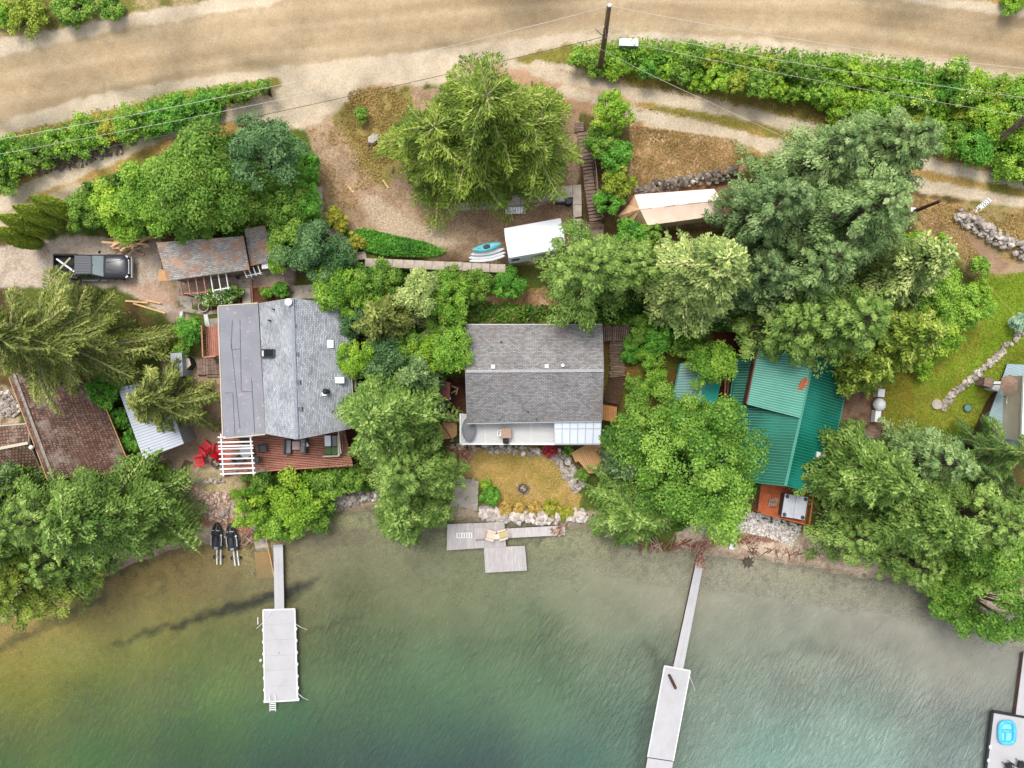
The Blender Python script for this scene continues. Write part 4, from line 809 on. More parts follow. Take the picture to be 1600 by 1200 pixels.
m=MB(); m.loft([ring(p.x,p.y,p.z,.48,.86),ring(p.x,p.y,p.z+.5,.5,.9)]); m.build('tub_wall',darkgrey,t)
m=MB(); m.loft([ring(p.x,p.y,p.z+.5,.53,.93),ring(p.x,p.y,p.z+.56,.53,.93),ring(p.x,p.y,p.z+.585,.45,.85)]); m.build('cover',M('tub_cover',lin(112,112,116),lin(92,92,96),2,.6,.1),t)
p=at(791,676,WD_+.02); t=thing('patio_table','square tan patio table on the white deck','table',p); m=MB(); m.box(p.x,p.y,p.z+.7,.78,.76,.04); m.build('tabletop',M('tan_top',lin(170,140,122),lin(154,126,110),4),t)
for sx in(-1,1):
    for sy in(-1,1): m=MB(); m.box(p.x+sx*.33,p.y+sy*.33,p.z+.34,.05,.05,.68); m.build('leg',darkgrey,t)
chair_generic('folding_chair','black folding chair on the lake side of the square tan table',790.5,686.5,WD_+.02,3.14,black,.42)
chair_generic('wire_chair','white wire chair left of the square tan table',783,676,WD_+.02,1.57,white,.4)
# west side of the lake cabin
deck('grey_boardwalk','weathered grey board landing against the west side of the lake cabin','landing',[at(693,645,3.3),at(719,645,3.3),at(719,660,3.3),at(692,660,3.3)],9,oldwood)
deck('cedar_deck','small new cedar deck west of the white deck','deck',[at(690,660,3.2),at(714,660,3.2),at(714,680,3.2),at(706,686,3.2),][:4],9,tanwood)
deck('cedar_steps_deck','lowest small cedar platform partly under the tall bushy tree west of the white deck','deck',[at(684,676,2.9),at(690,661,2.9),at(704,685,2.9),at(686,687,2.9)],6,tanwood,posts=False)
rustroof=M('rust_roof',lin(128,72,60),lin(98,58,52),2.5,.8,.3,spot=lin(84,88,98),spot_sc=.8,spot_th=(.5,.56))
q=[at(679,622,4.6),at(702,627,4.6),at(704,598,4.9),at(682,592,4.9)]
t=thing('woodshed','little shed with rusty red and slate roof between the two houses','shed',base_of(q)); m=MB(); m.slab(q,.06); m.build('roof',rustroof,t); c=cen(q); m=MB(); m.prism([lerp(p,c,.1)-Vector((0,0,.12)) for p in q],z0=2.4); m.build('wall',darkwood,t)
m=MB(); m.beam(at(696,624,4.0),at(704,621,4.0),.3,.06); m.build('white_trim',white,t)
p=gat(691,634); t=thing('white_cupboard','narrow white frame standing below the rusty roofed woodshed','cupboard',p); m=MB(); m.box(p.x-.18,p.y,p.z+.6,.1,1.1,1.2); m.box(p.x+.18,p.y,p.z+.6,.1,1.1,1.2); m.build('side_panel',white,t); m=MB(); m.box(p.x,p.y,p.z+.5,.28,1.0,1.0); m.build('shelf_unit',darkgrey,t)
for px,py,a in((709,612,.5),(714,611,1.3),(708,604,-.3)): 
    A=gat(px,py,.12); o=MB().tube([A-Vector((math.cos(a),math.sin(a),0))*.3,A+Vector((math.cos(a),math.sin(a),.02))*.3],.07,6).build('firewood_log',lumber,None); tag(o,{709:'left of two split logs standing out on the dark soil by the woodshed',714:'right of two split logs standing out on the dark soil by the woodshed',708:'uppermost split log on the dark soil by the woodshed'}[px],'log','firewood logs by the woodshed')
# east boardwalk
deck('board_landing','weathered landing of lengthwise boards at the north-east corner of the lake cabin','landing',[at(943,509,4.3),at(985,509,4.3),at(988,533,4.3),at(943,533,4.3)],15,oldwood,jl=.06,gap=.03)
deck('boardwalk','long brown plank boardwalk down the east side of the lake cabin','boardwalk',[at(953,590,3.9),at(953,534,3.95),at(974,534,3.95),at(977,588,3.9)][::1],22,oldwood,jl=.1,gap=.03)
deck('boardwalk_lower','lower slanting dark plank boardwalk beside the lake cabin','boardwalk',[at(943,626,3.6),at(952,591,3.7),at(977,590,3.7),at(967,632,3.6)],14,darkwood,jl=.1,gap=.03)
deck('orange_deck_landing','small orange stained landing at the south-east corner of the lake cabin','landing',[at(941,632,3.4),at(964,636,3.4),at(963,660,3.4),at(941,656,3.4)],9,M('orange_cedar',lin(196,138,82),lin(168,112,62),2.5,.75,.2))
pts=[(892.5,708),(917,694),(941,696),(947,740),(920,739.5),(904.5,721),(899,722)]
t=thing('tan_deck','angular tan cedar deck at the east edge of the dry lawn','deck',gat(920,718)); z=2.6
tz=[at(a,b_,z) for a,b_ in pts]; m=MB()
# boards clipped to the outline
def clip_strips(poly,n,ang,z,th,mb,gap=.01):
    c,sn=math.cos(ang),math.sin(ang); P=[(p.x*c+p.y*sn,-p.x*sn+p.y*c) for p in poly]; x0=min(p[0] for p in P);x1=max(p[0] for p in P)
    for k in range(n):
        a=x0+(x1-x0)*k/n+gap;b_=x0+(x1-x0)*(k+1)/n-gap
        def cut(pl,lim,s):
            o=[]
            for i in range(len(pl)):
                p,q=pl[i],pl[(i+1)%len(pl)]; ip=s*(p[0]-lim)>=0; iq=s*(q[0]-lim)>=0
                if ip:o.append(p)
                if ip!=iq: t=(lim-p[0])/(q[0]-p[0]); o.append((lim,p[1]+(q[1]-p[1])*t))
            return o
        S=cut(cut(P,a,1),b_,-1)
        if len(S)>=3: mb.prism([(p[0]*c-p[1]*sn,p[0]*sn+p[1]*c,z) for p in S],th=th)
clip_strips(tz,18,R_(25),z,.05,m); m.build('deck_boards',tanwood,t); m=MB(); m.prism([lerp(p,cen(tz),.05) for p in tz],z0=z-.3,z1=z-.06); m.build('deck_frame',darkwood,t)
# --- green metal roofed house
green=M('green_metal',lin(6,94,72),lin(5,80,60),.5,.42,.03,spot=lin(28,126,108),spot_sc=.25,spot_th=(.45,.6)); paleg=M('pale_green_metal',lin(84,150,130),lin(66,134,114),.5,.45,.03,spot=lin(50,130,110),spot_sc=.3,spot_th=(.55,.7))
ribm=M('green_rib',lin(60,142,124),lin(48,126,110),1,.4,.0)
darkgreen=M('dark_green_metal',lin(18,78,72),lin(14,66,60),.5,.4,.03)
for m_ in(green,paleg,ribm,darkgreen): m_.node_tree.nodes['Principled BSDF'].inputs['Specular IOR Level'].default_value=.18
GW=[at(1146,614,5.0),at(1143,745,5.0),at(1300,766,5.1),at(1330,575,5.1)]
ev=[at(1152,560,5.0),at(1128,748,5.0),at(1286,772,5.0),at(1329,575,5.0)]; rd=[at(1272,556,6.7),at(1227,759,6.7)]
gh,_,_=gable_house('green_house','house with emerald green ribbed metal roof behind the orange deck','house',ev,rd,green,brownwall,th=.08,trim=ribm,ridge_mat=paleg)
ribs(gh,'roof_ribs',[ev[0],ev[1],rd[1],rd[0]],46,ribm,.045,.03); ribs(gh,'roof_ribs',[ev[2],ev[3],rd[0],rd[1]],46,ribm,.045,.03)
RE=[ev[2],ev[3],rd[0],rd[1]]
up=[at(1167,631,6.5),at(1250.5,652.5,6.95),at(1270,556,6.95),at(1184,548,6.5)]
up=[up[3],up[0],up[1],up[2]]
m=MB(); m.slab(up,.07); m.build('upper_roof',paleg,gh); ribs(gh,'upper_roof_ribs',up,24,M('pale_green_rib',lin(128,188,174),lin(120,180,166),1,.35,0),.045,.03)
c=cen(up); m=MB(); m.prism([lerp(p,c,.03)-Vector((0,0,.1)) for p in up],z0=5.2); m.build('upper_wall',darkwood,gh)
m=MB(); m.beam(up[0]+Vector((-.05,0,0)),up[1]+Vector((-.05,0,0)),.1,.16); m.build('bargeboard',M('red_brown_trim',lin(120,70,52),lin(96,54,42),3),gh)
q=[at(1159,560,4.7),at(1148,616,4.7),at(1166,626,4.9),at(1182,558,4.9)]; m=MB(); m.slab([q[1],q[2],q[3],q[0]],.06); m.build('side_roof',darkgreen,gh)
for a,b_,s in((1256,600,.35),(1252,606,.2),(1259,594,.25),(1247,608,.12)):
    p=roofpt(up,a,b_); m=MB(); m.ell((p.x,p.y,p.z+.03),(s,s*.8,.012),14,4,.5,a); m.build('rust_patch',M('rust',lin(176,104,62),lin(140,78,48),8),gh)
p=roofpt(RE,1277,710); m=MB(); m.box(p.x,p.y,p.z+.12,.3,.44,.3,-.2); m.build('roof_vent',white,gh); p=roofpt(RE,1285.8,712); m=MB(); m.cyl((p.x,p.y,p.z-.05),.16,.35,16); m.build('vent_pipe',white,gh)
# small green shed
ev=[at(1063.5,568,4.9),at(1051.5,625,4.9),at(1117.5,632,4.9),at(1130,574,4.9)]; rd=[at(1104,564,5.5),at(1091,627,5.5)]
tealshed=M('teal_metal',lin(92,150,142),lin(74,132,124),.5,.35,.02)
gs,_,_=gable_house('green_shed','small shed with teal and green ribbed metal roof west of the green house','shed',ev,rd,tealshed,darkwood,inset=.25,th=.06,trim=ribm,ridge_mat=M('pale_ridge',lin(150,196,196),lin(140,186,186),2,.3,0),wins=False)
ribs(gs,'roof_ribs',[ev[0],ev[1],rd[1],rd[0]],14,M('dark_teal_rib',lin(44,92,88),lin(40,84,80),1,.4,0),.06,.04)
m=MB(); m.slab([x+Vector((0,0,.012)) for x in(ev[2],ev[3],rd[0],rd[1])],.02); m.build('east_roof_sheet',M('bright_green_metal',lin(28,150,132),lin(20,136,120),.5,.3,0),gs)
t=thing('stacked_timber','dark timbers lying in the red-brown gap between the green shed and green house','timber',gat(1138,610))
for k in range(5): A=gat(1134+k*2.5,585+k*3,.15+.05*k);B=gat(1131+k*2.5,635-k*4,.15+.05*k); m=MB(); m.beam(A,B,.14,.1); m.build('timber',darkwood if k%2 else redwood,t)
t=thing('red_stair','open red-brown stair against the dark strip of green roof','stairs',gat(1153,585)); 
for k in range(9): A=at(1150-k*.9,562+k*5.6,4.3-.15*k);B=at(1156-k*.9,563+k*5.6,4.3-.15*k); m=MB(); m.beam(A,B,.2,.05); m.build('tread',redwood,t)
# orange deck and hot tub
OZ=3.0
t=deck('orange_deck','orange stained deck round the hot tub on the lake side of the green house','deck',[at(1265,769,OZ),at(1257,819,OZ),at(1184,800,OZ),at(1190,752,OZ)],16,orangewood,orangewood)
railing(t,[at(1264,768,OZ),at(1257,818,OZ)],.9,orangewood); railing(t,[at(1257,818,OZ),at(1186,800,OZ)],.5,orangewood)
p=at(1235,789,OZ+.02); t=thing('hot_tub','square hot tub with pale grey folded cover and dark corner pads on the orange deck','hot tub',p); rz=-.16
m=MB(); m.box(p.x,p.y,p.z+.42,1.85,1.75,.84,rz); m.build('cabinet',darkgrey,t,bevel=.08)
tubc=M('tub_vinyl',lin(184,188,194),lin(166,170,178),2,.5,.1)
c_,s_=math.cos(rz),math.sin(rz)
for s in(-1,1): m=MB(); m.box(p.x+s*.475*c_,p.y+s*.475*s_,p.z+.9,.94,1.86,.1,rz); m.build('cover_half',tubc,t,bevel=.04)
for sx in(-1,1):
    for sy in(-1,1): x,y=sx*.74,sy*.74; m=MB(); m.cyl((p.x+x*c_-y*s_,p.y+x*s_+y*c_,p.z+.95),.16,.03,14); m.build('corner_pad',darkgrey,t)
t=thing('tub_steps','grey slatted steps on the left side of the hot tub','steps',at(1208,786,OZ)); 
for k in range(4): a=at(1204+k*3.6,778,OZ+.15+.1*k);b_=at(1201+k*3.6,791,OZ+.15+.1*k); m=MB(); m.beam(a,b_,.15,.04); m.build('tread',oldwood,t)
# white covered grill + wooden box steps
t=thing('covered_grill','white covered barbecue with side shelves on the wood chips east of the green house','barbecue',gat(1368,632)); p=t.location
m=MB(); m.box(p.x+.1,p.y+.95,p.z+.4,.6,.7,.7,-.1,.9,.9); m.build('side_shelf',white_plastic,t); m=MB(); m.box(p.x-.15,p.y-.95,p.z+.4,.5,1.0,.6,-.1,.9,.9); m.build('side_shelf',white_plastic,t)
m=MB(); m.ell((p.x,p.y,p.z+.6),(.5,.55,.5),12,8,.12,4); m.build('cover',white_plastic,t,smooth=True)
t=thing('timber_steps','wide brown timber step set between stakes below the wood chips','steps',gat(1363,677)); q=[gat(1349,670,.3),gat(1376,672,.3),gat(1376,686,.25),gat(1342,684,.25)]; m=MB(); m.prism(q,th=.3); m.build('step',oldwood,t)
for px,py in((1342,672),(1378,673),(1345,686),(1379,684)): p=gat(px,py); m=MB(); m.box(p.x,p.y,p.z+.3,.12,.12,.7); m.build('stake',darkwood,t)
# --- right edge: blue-grey deck house
bluegrey=M('bluegrey_deck',lin(150,172,178),lin(134,156,162),1,.6,.1)
BZ=4.2
pts=[(1574,568.5),(1700,575),(1700,720),(1528,694),(1545,650),(1560,610)]; q=[at(a,b_,BZ) for a,b_ in pts]
t=thing('blue_deck','blue grey painted deck at the right hand edge beside the lawn','deck',base_of(q)); m=MB(); clip_strips(q,40,R_(70),BZ,.05,m,.006); m.build('deck_boards',bluegrey,t); m=MB(); m.prism([lerp(p,cen(q),.02) for p in q],z0=2.2,z1=BZ-.06); m.build('deck_skirt',darkwood,t)
m=MB(); m.beam(at(1598,610,BZ+.5),at(1592,640,BZ+.5),.1,.08); m.beam(at(1592,640,BZ+.5),at(1600,644,BZ+.5),.1,.08); m.build('white_rail',white,t)
q=[at(1590,570,6.6),at(1760,590,6.6),at(1760,700,6.6),at(1588,668,6.6)]
q=[at(1600,585,6.6),at(1760,590,6.6),at(1760,720,6.6),at(1596,690,6.6)]
t=thing('neighbour_house','white trimmed house just entering the frame behind the blue grey deck','house',base_of(q)); m=MB(); m.prism([lerp(p,cen(q),.03) for p in q],z0=3.5,z1=6.4); m.build('wall',cream,t); m=MB(); m.prism(q,th=.18); m.build('roof',white,t)
window(t,at(1597,604,5.4)+Vector((-.1,0,0)),(0.1,1,0),1.0,1.0,(-1,0,0))
q=[(1566,610),(1577,586),(1586,591),(1586,603),(1576,616)]
t=thing('patio_umbrella','brown shingled pyramid shaped umbrella on the blue grey deck','umbrella',at(1577,601,BZ)); p=at(1577,601,BZ+2.2)
m=MB(); rg=[(p.x+.75*math.cos(a)*1.0,p.y+.8*math.sin(a),p.z) for a in[.4+2*math.pi*k/6 for k in range(6)]]; m.add(rg+[(p.x,p.y,p.z+.45)]+[(a,b_,z-.03) for a,b_,z in rg],[(k,(k+1)%6,6) for k in range(6)]+[tuple(range(12,6,-1))]+[((k+1)%6,k,7+k,7+(k+1)%6) for k in range(6)]); m.build('canopy',M('thatch',lin(150,124,104),lin(112,90,76),7,.9,.5),t); m=MB(); m.cyl((p.x,p.y,BZ),.04,2.3,8); m.build('pole',darkwood,t)
p=at(1571.5,625,BZ); t=thing('bench','pale bench on the blue grey deck below the brown umbrella','bench',p); m=MB(); m.box(p.x,p.y,p.z+.42,.5,.62,.06,-.15); m.build('seat',cream,t)
for s in(-1,1): m=MB(); m.box(p.x,p.y+s*.25,p.z+.2,.4,.06,.4,-.15); m.build('leg',darkgrey,t)
q=[at(1539,589,4.9),at(1554,592,4.9),at(1551,607,4.9),at(1537,602,4.9)]; t=thing('garden_box','weathered brown topped box on the lawn beside the blue grey deck','box',base_of(q)); m=MB(); m.prism([lerp(p,cen(q),.08) for p in q],z0=3.0,z1=4.8); m.build('side',oldwood,t); m=MB(); m.prism(q,th=.08); m.build('lid',oldwood,t)
q=[at(1554,596,4.6),at(1567,596,4.6),at(1560,612,4.6),at(1550,608,4.6)]; o=MB().prism(q,z0=3.2).build('white_cooler',white_plastic,None,bevel=.04); tag(o,'white box between the brown topped box and the blue grey deck','box')
p=at(1538,688,BZ); t=thing('kettle_grill','round black grill at the tip of the blue grey deck','barbecue',p); m=MB(); m.ell((p.x,p.y,p.z+.8),(.32,.32,.24),14,8); m.build('kettle',black,t,smooth=True)
for k in range(3): a=k*2.1; m=MB(); m.tube([(p.x+.15*math.cos(a),p.y+.15*math.sin(a),p.z+.75),(p.x+.35*math.cos(a),p.y+.35*math.sin(a),p.z)],.02); m.build('leg',darkgrey,t)
p=gat(1463.5,631.5,.1); o=MB().cyl((p.x,p.y,p.z-.3),.42,.36,28).build('manhole_cover',concrete,None); tag(o,'round pale concrete cover at the end of the stone edging','manhole cover')
p=gat(1511.5,637.5,.1); t=thing('well_cap','round green septic cap on the dry patch of lawn','cap',p); MB().cyl((p.x,p.y,p.z-.3),.34,.38,26).build('riser',darkgrey,t); MB().cyl((p.x,p.y,p.z+.085),.3,.04,26,.27).build('cap',M('green_cap',lin(100,140,124),lin(84,124,108),5),t)
def stonerow(name,label,pts,w_,n,seed,mat,r=(.14,.26),dz=.1,cat='stone wall'):
    P=[gat(a,b_) for a,b_ in pts]; t=P[len(P)//2]; rr=random.Random(seed); m=MB(); L=[(P[i+1]-P[i]).length for i in range(len(P)-1)]; T=sum(L)
    for k in range(n):
        s=rr.random()*T; i=0
        while i<len(L)-1 and s>L[i]: s-=L[i];i+=1
        c=lerp(P[i],P[i+1],min(1,s/L[i])); d=(P[i+1]-P[i]).normalized(); nn=Vector((-d.y,d.x,0)); o_=rr.uniform(-1,1)*w_/2; c=c+nn*o_; m.rock((c.x,c.y,gz(c.x,c.y)+dz*rr.uniform(.4,1.4)*(1.1-abs(o_)/w_)),rr.uniform(*r),seed*1000+k)
    o=m.build(name,mat,None); off=t.copy(); 
    for v in o.data.vertices: v.co-=off
    o.location=off; return tag(o,label,cat)
stonerow('stone_edging','thin line of pale flat stones curving along the lawn toward the round concrete lid',[(1602,514),(1580,532),(1562,554),(1540,572),(1520,590),(1500,606),(1485,620),(1474,634),(1470,644)],.55,170,3,rockmat,(.12,.24),.1,'stone edging')
stonerow('stone_wall','long dry stone wall of pale boulders beside the dirt path at the upper right',[(1492,334),(1515,348),(1540,362),(1570,380),(1604,398)],.85,170,4,rockmat,(.14,.30),.35)
stonerow('stone_wall','low dark dry stone wall behind the beige canvas tent',[(992,300),(1020,294),(1060,288),(1100,279),(1150,271)],.75,210,5,darkrock,(.12,.26),.35)
stonerow('stone_wall','pale stone shore wall left of the tall bushy tree, above the water',[(497,797),(520,788),(545,780),(580,774),(600,772)],.9,170,6,rockmat,(.14,.3),.35)
stonerow('stone_wall','whitish boulder shore wall in front of the dry lawn',[(750,800),(780,805),(820,807),(860,808),(890,808),(915,804)],1.0,200,7,M('white_rock',lin(214,204,194),lin(166,154,144),2,.9,.5,isl=.3),(.18,.38),.35)
stonerow('rock_border','line of mixed rocks along the foot of the white deck',[(705,694),(725,700),(760,700),(800,703),(850,706),(866,712)],.7,120,8,rockmat,(.1,.26),.15,'rock border')
stonerow('rock_border','broken flagstones along the right side of the dry lawn',[(868,706),(880,718),(886,735),(900,752),(906,765)],1.1,110,9,rockmat,(.14,.34),.12,'rock border')
stonerow('rock_scatter','bank of loose pinkish cobbles above the jet skis',[(270,775),(300,785),(330,790),(358,796)],2.8,600,10,M('pink_rock',lin(206,180,162),lin(160,130,112),2,.9,.4,isl=.4),(.07,.19),.1,'cobbles')['kind']='stuff'
stonerow('cobble_slope','white cobble slope below the orange deck',[(1110,806),(1150,812),(1200,822),(1245,838)],1.9,1500,11,M('white_rock'if 0 else 'chalk_rock',lin(222,216,208),lin(180,172,162),2,.9,.4,isl=.35),(.05,.13),.08,'cobbles')['kind']='stuff'
stonerow('cobbles_under_tree','few white cobbles showing beside the maple at the head of the long pier',[(1096,812),(1098,834)],.8,70,12,rockmat,(.1,.2),.1,'cobbles')['kind']='stuff'
stonerow('stone_bank','rubble bank at the left edge above the brown annex',[(0,615),(12,630),(20,650)],1.8,260,13,rockmat,(.08,.2),.12,'stone bank')
stonerow('roadside_rubble','scattered stones along the lower side of the left hedge',[(20,268),(60,264),(110,255),(150,240),(190,232)],1.0,170,14,darkrock,(.08,.22),.1,'stones')
stonerow('patio_edging','row of stones edging the firepit patio above the cobbles',[(250,712),(262,722),(275,745),(300,753),(330,752),(350,748)],.4,70,15,rockmat,(.1,.2),.1,'stone edging')
for i,(px,py,r,l) in enumerate([(584,218,.55,'single pale boulder on the dry grass left of the big drooping cedar'),(348,800,.4,'single white boulder above the right hand jet ski'),(738,752,.35,'white boulder at the corner of the concrete boat ramp'),(165,290,.5,'pale flat boulder beside the left track above the green bushes'),(613,265,.2,'small dark stone on the terrace left of the drooping cedar')]):
    p=gat(px,py,.1); m=MB(); m.rock((0,0,0),r,i+50); o=m.build('boulder',rockmat if i<4 else darkrock,None); o.location=p; tag(o,l,'boulder')
# concrete ramps
slabc('boat_ramp','pale concrete boat ramp left of the dry lawn',"ramp",[(707,743),(748,752),(746,798),(706,790)],dz=.08)
slabc('concrete_ramp','pale concrete slab at the foot of the left gangway','ramp',[(390,820),(410,820),(424,862),(400,860)],dz=.08)
q=[at(397,862,-.05),at(426,862,-.05),at(428,902,-.12),at(402,905,-.12)]; o=MB().prism(q,th=.04).build('sunken_plywood',tanwood,None); tag(o,'tan plywood sheet lying under shallow water beside the left gangway','plywood')
A=gat(412,822,.25);B=at(429,902,.12); o=MB().beam(A,B,.08,.12).build('ramp_rail',tanwood,None); tag(o,'long thin wooden rail along the right side of the concrete slab and sunken plywood','rail')
# ------------------------------------------------------------------ docks
dockw=M('dock_white',(.455,.445,.455),(.405,.40,.405),1.2,.7,.08,spot=(.40,.39,.37),spot_sc=1.3,spot_th=(.58,.72)); greyboard=M('dock_grey_board',lin(196,190,188),lin(168,161,158),1.4,.8,.15,stretch=(6,1,1),isl=.07)
def dock(name,label,q,z,n,mat,th=.05,cat='dock',skirt=.35,smat=darkwood,**kw):
    q=[at(a,b_,z) for a,b_ in q]; t=thing(name,label,cat,V3(cen(q),0)); m=MB(); planks(m,q,n,th=th,**kw); m.build('deck_boards',mat,t)
    c=cen(q); m=MB(); m.prism([lerp(p,c,.03) for p in q],z0=z-skirt-th,z1=z-th-.005); m.build('float',smat,t); return t,q
t,q=dock('gangway','narrow white gangway from the shore to the left dock',[(427,854),(442,853),(444,953),(429,954)],.5,2,dockw,gap=.004,jz=0)
m=MB(); m.beam(q[0]+Vector((0,.05,.03)),q[1]+Vector((0,.05,.03)),.2,.06); m.build('hinge_plate',metalgrey,t)
t,q=dock('floating_dock','white floating dock with ladder and side bumpers at the end of the left gangway',[(411,953),(460.5,951.5),(465,1094),(414,1097)][::1],.55,1,dockw,gap=.0,jz=0)
m=MB()
for f in(.16,.33,.5,.66,.83): m.beam(lerp(q[0],q[3],f)+Vector((0,0,.004)),lerp(q[1],q[2],f)+Vector((0,0,.004)),.018,.006)
m.build('deck_seams',metalgrey,t)
m=MB()
for i in range(4): m.beam(q[i]+Vector((0,0,-.04)),q[(i+1)%4]+Vector((0,0,-.04)),.1,.14)
m.build('edge_rail',white,t)
for s in(0,1):
    a,b_=(q[0],q[3]) if s==0 else (q[1],q[2])
    for f in(.22,.35,.48,.61,.74,.87,.995): p=lerp(a,b_,f); m=MB(); m.ell((p.x+(-.06 if s==0 else .06),p.y,p.z-.06),(.09,.16,.12),8,6); m.build('bumper',white_plastic,t,smooth=True)
p=lerp(cen(q),q[0],.05); m=MB(); m.cyl((p.x,p.y,p.z),.07,.05,12); m.build('deck_fitting',metalgrey,t)
for k,(a,b_,c_) in enumerate((((424,957),(412,972),(401,982)),((460,974),(470,980),(480,984)),((464,1082),(473,1090),(482,1094)))):
    m=MB(); m.tube([at(*a,.62),at(*b_,.6),at(*c_,.1)],.022,5); m.build('mooring_rope',white_plastic,t)
t=thing('swim_ladder','white swim ladder hooked on the lake end of the left dock','ladder',at(425,1100,.1))
for px in(421,430): m=MB(); m.tube([at(px,1085,.6),at(px,1096,1.1),at(px+.5,1098,.6),at(px+1,1113,-.1)],.035,6); m.build('side_rail',white,t)
for k in range(5): f=k/4; m=MB(); m.beam(at(421,1099+f*13,.5-f*.55),at(431,1099+f*13,.5-f*.55),.09,.03); m.build('rung',white,t)
p=at(407.5,1032,.05); t=thing('mooring_buoy','round white buoy floating left of the left dock','buoy',p); MB().ell((p.x,p.y,p.z),(.13,.13,.12),14,10).build('float_ball',white_plastic,t,smooth=True); MB().cyl((p.x,p.y,p.z+.1),.03,.06,8).build('eye',metalgrey,t)
p=at(403,970,.06); o=MB().beam((p.x,p.y-.3,p.z),(p.x,p.y+.3,p.z),.07,.07).build('float_stick',white_plastic,None); tag(o,'short white float beside the upper left corner of the left dock','float')
# middle docks
t,q=dock('wood_dock','pale grey plank dock in two levels with loungers in front of the boulder wall',[(699,819),(741,817.5),(744,857),(698,860)],.5,26,greyboard,gap=.008)
q2=[at(a,b_,.53) for a,b_ in((741,817.5),(788,815.5),(790.7,854),(744,857))]; m=MB(); planks(m,q2,29,th=.05,gap=.008); m.build('raised_boards',greyboard,t); m=MB(); m.prism([lerp(p,cen(q2),.03) for p in q2],z0=.05,z1=.47); m.build('float',darkwood,t)
q3=[at(a,b_,.58) for a,b_ in((742,825),(787,823),(788,841),(743,844))]; m=MB(); planks(m,q3,28,th=.04,gap=.008); m.build('raised_platform',greyboard,t)
m=MB(); m.beam(at(743,844,.63),at(763,843,.63),.06,.08); m.build('rail',oldwood,t)
dock('plank_gangway','slim plank gangway running east from the two level dock',[(790,826),(883.5,821),(883,836),(790.7,841)],.5,2,greyboard,gap=.003)
dock('swim_platform','separate pale plank float below the two level dock',[(756,856),(820,852.7),(823.5,891.5),(758.4,895)],.45,38,greyboard,gap=.006)
t=thing('pallet','small white slatted pallet on the left part of the two level dock','pallet',at(725,836,.52))
for k in range(7): a=at(714+k*3.8,833.5,.58);b_=at(714.3+k*3.8,840,.58); m=MB(); m.beam(a,b_,.1 if k!=1 else .05,.03); m.build('slat',white,t)
for y in(833,840.5): m=MB(); m.beam(at(713,y,.57),at(738.5,y-.4,.57),.05,.05); m.build('rail',white,t)
ivory=M('ivory_plastic',lin(226,208,190),lin(206,184,164),4,.6,.05)
def lounge(px,py,rz,label,mat,extra=None):
    p=at(px,py,.63); t=thing('deck_chair',label,'chair',p); c,sn=math.cos(rz),math.sin(rz); L=lambda x,y,z:(p.x+x*c-y*sn,p.y+x*sn+y*c,p.z+z)
    m=MB()
    for k in range(6): m.beam(L(-.3,-.3+k*.11,.36),L(.3,-.3+k*.11,.36),.09,.025)
    m.build('seat',mat,t); m=MB()
    for k in range(5): x=(k-2)*.12; m.beam(L(x*.8,.3,.34),L(x*1.2,.62-abs(k-2)*.03,.85-abs(k-2)*.05),.1,.02,up=Vector((-sn,c,0)))
    m.build('backrest',mat,t)
    for s in(-1,1): m=MB(); m.beam(L(s*.37,-.35,.56),L(s*.37,.38,.56),.12,.03); m.build('armrest',mat,t); m=MB(); m.beam(L(s*.35,-.33,.55),L(s*.35,-.33,0),.05,.05); m.build('leg',mat,t); m=MB(); m.beam(L(s*.34,-.3,.34),L(s*.33,.6,.02),.04,.08); m.build('leg',mat,t)
    if extra: m=MB(); m.beam(L(0,-.25,.42),L(0,.25,.42),.5,.1); m.build('cushion',extra,t,bevel=.03)
lounge(767,835,1.3,'ivory deck chair at the left on the raised dock platform',ivory); lounge(785,834,-1.3,'ivory deck chair with an olive cushion at the right on the raised dock platform',ivory,M('olive_cushion',lin(190,178,120),lin(168,156,98),5))
p=at(776,837,.63); t=thing('side_table','small ivory table between the two dock chairs','table',p); MB().box(p.x,p.y,p.z+.42,.5,.42,.03).build('tabletop',ivory,t)
for sx in(-1,1):
    for sy in(-1,1): MB().box(p.x+sx*.2,p.y+sy*.16,p.z+.2,.04,.04,.4).build('leg',ivory,t)
def sticks(label,cx,cy,w_,h,n,seed,z,mats,L=(.3,.9),rad=.025,name='driftwood_pile'):
    rr=random.Random(seed); t=thing(name,label,'driftwood',V3(at(cx,cy,z),z)); m=MB(); m2=MB()
    for k in range(n):
        a=at(cx+rr.uniform(-w_,w_),cy+rr.uniform(-h,h),z+rr.uniform(.02,.14)); d=Vector((rr.uniform(-1,1),rr.uniform(-1,1),rr.uniform(-.08,.08))).normalized()*rr.uniform(*L)/2
        (m if rr.random()<.6 else m2).tube([a-d,a+Vector((0,0,.02)),a+d],rr.uniform(.5,1.3)*rad,5)
    m.build('sticks',mats[0],t); m2.build('pale_sticks',mats[1],t); return t
rstick=M('red_driftwood',lin(150,92,72),lin(104,62,50),4,.9,.2); pstick=M('pale_driftwood',lin(206,180,158),lin(160,134,116),4,.9,.2)
sticks('tangle of sticks on the east end of the plank gangway',872,828,9,6,46,1,.52,(pstick,rstick))
sticks('red-brown driftwood heap over the shore end of the long pier',1094,870,6,17,190,2,.55,(rstick,pstick),(.25,.7),.022)
sticks('driftwood littering the beach right of the long pier',1145,843,45,6,150,3,.4,(rstick,pstick),(.3,1.0),.022)
sticks('sticks scattered on the pinkish shore round the jet skis',390,840,14,12,50,4,.15,(rstick,pstick),(.4,1.3),.02)
sticks('driftwood line at the water beneath the tree right of the boulder wall',1040,852,40,4,60,5,.12,(rstick,pstick),(.4,1.6),.03)
sticks('dark driftwood along the wet sand at the right',1230,862,60,6,50,6,.15,(darkwood,rstick),(.4,1.4),.025)
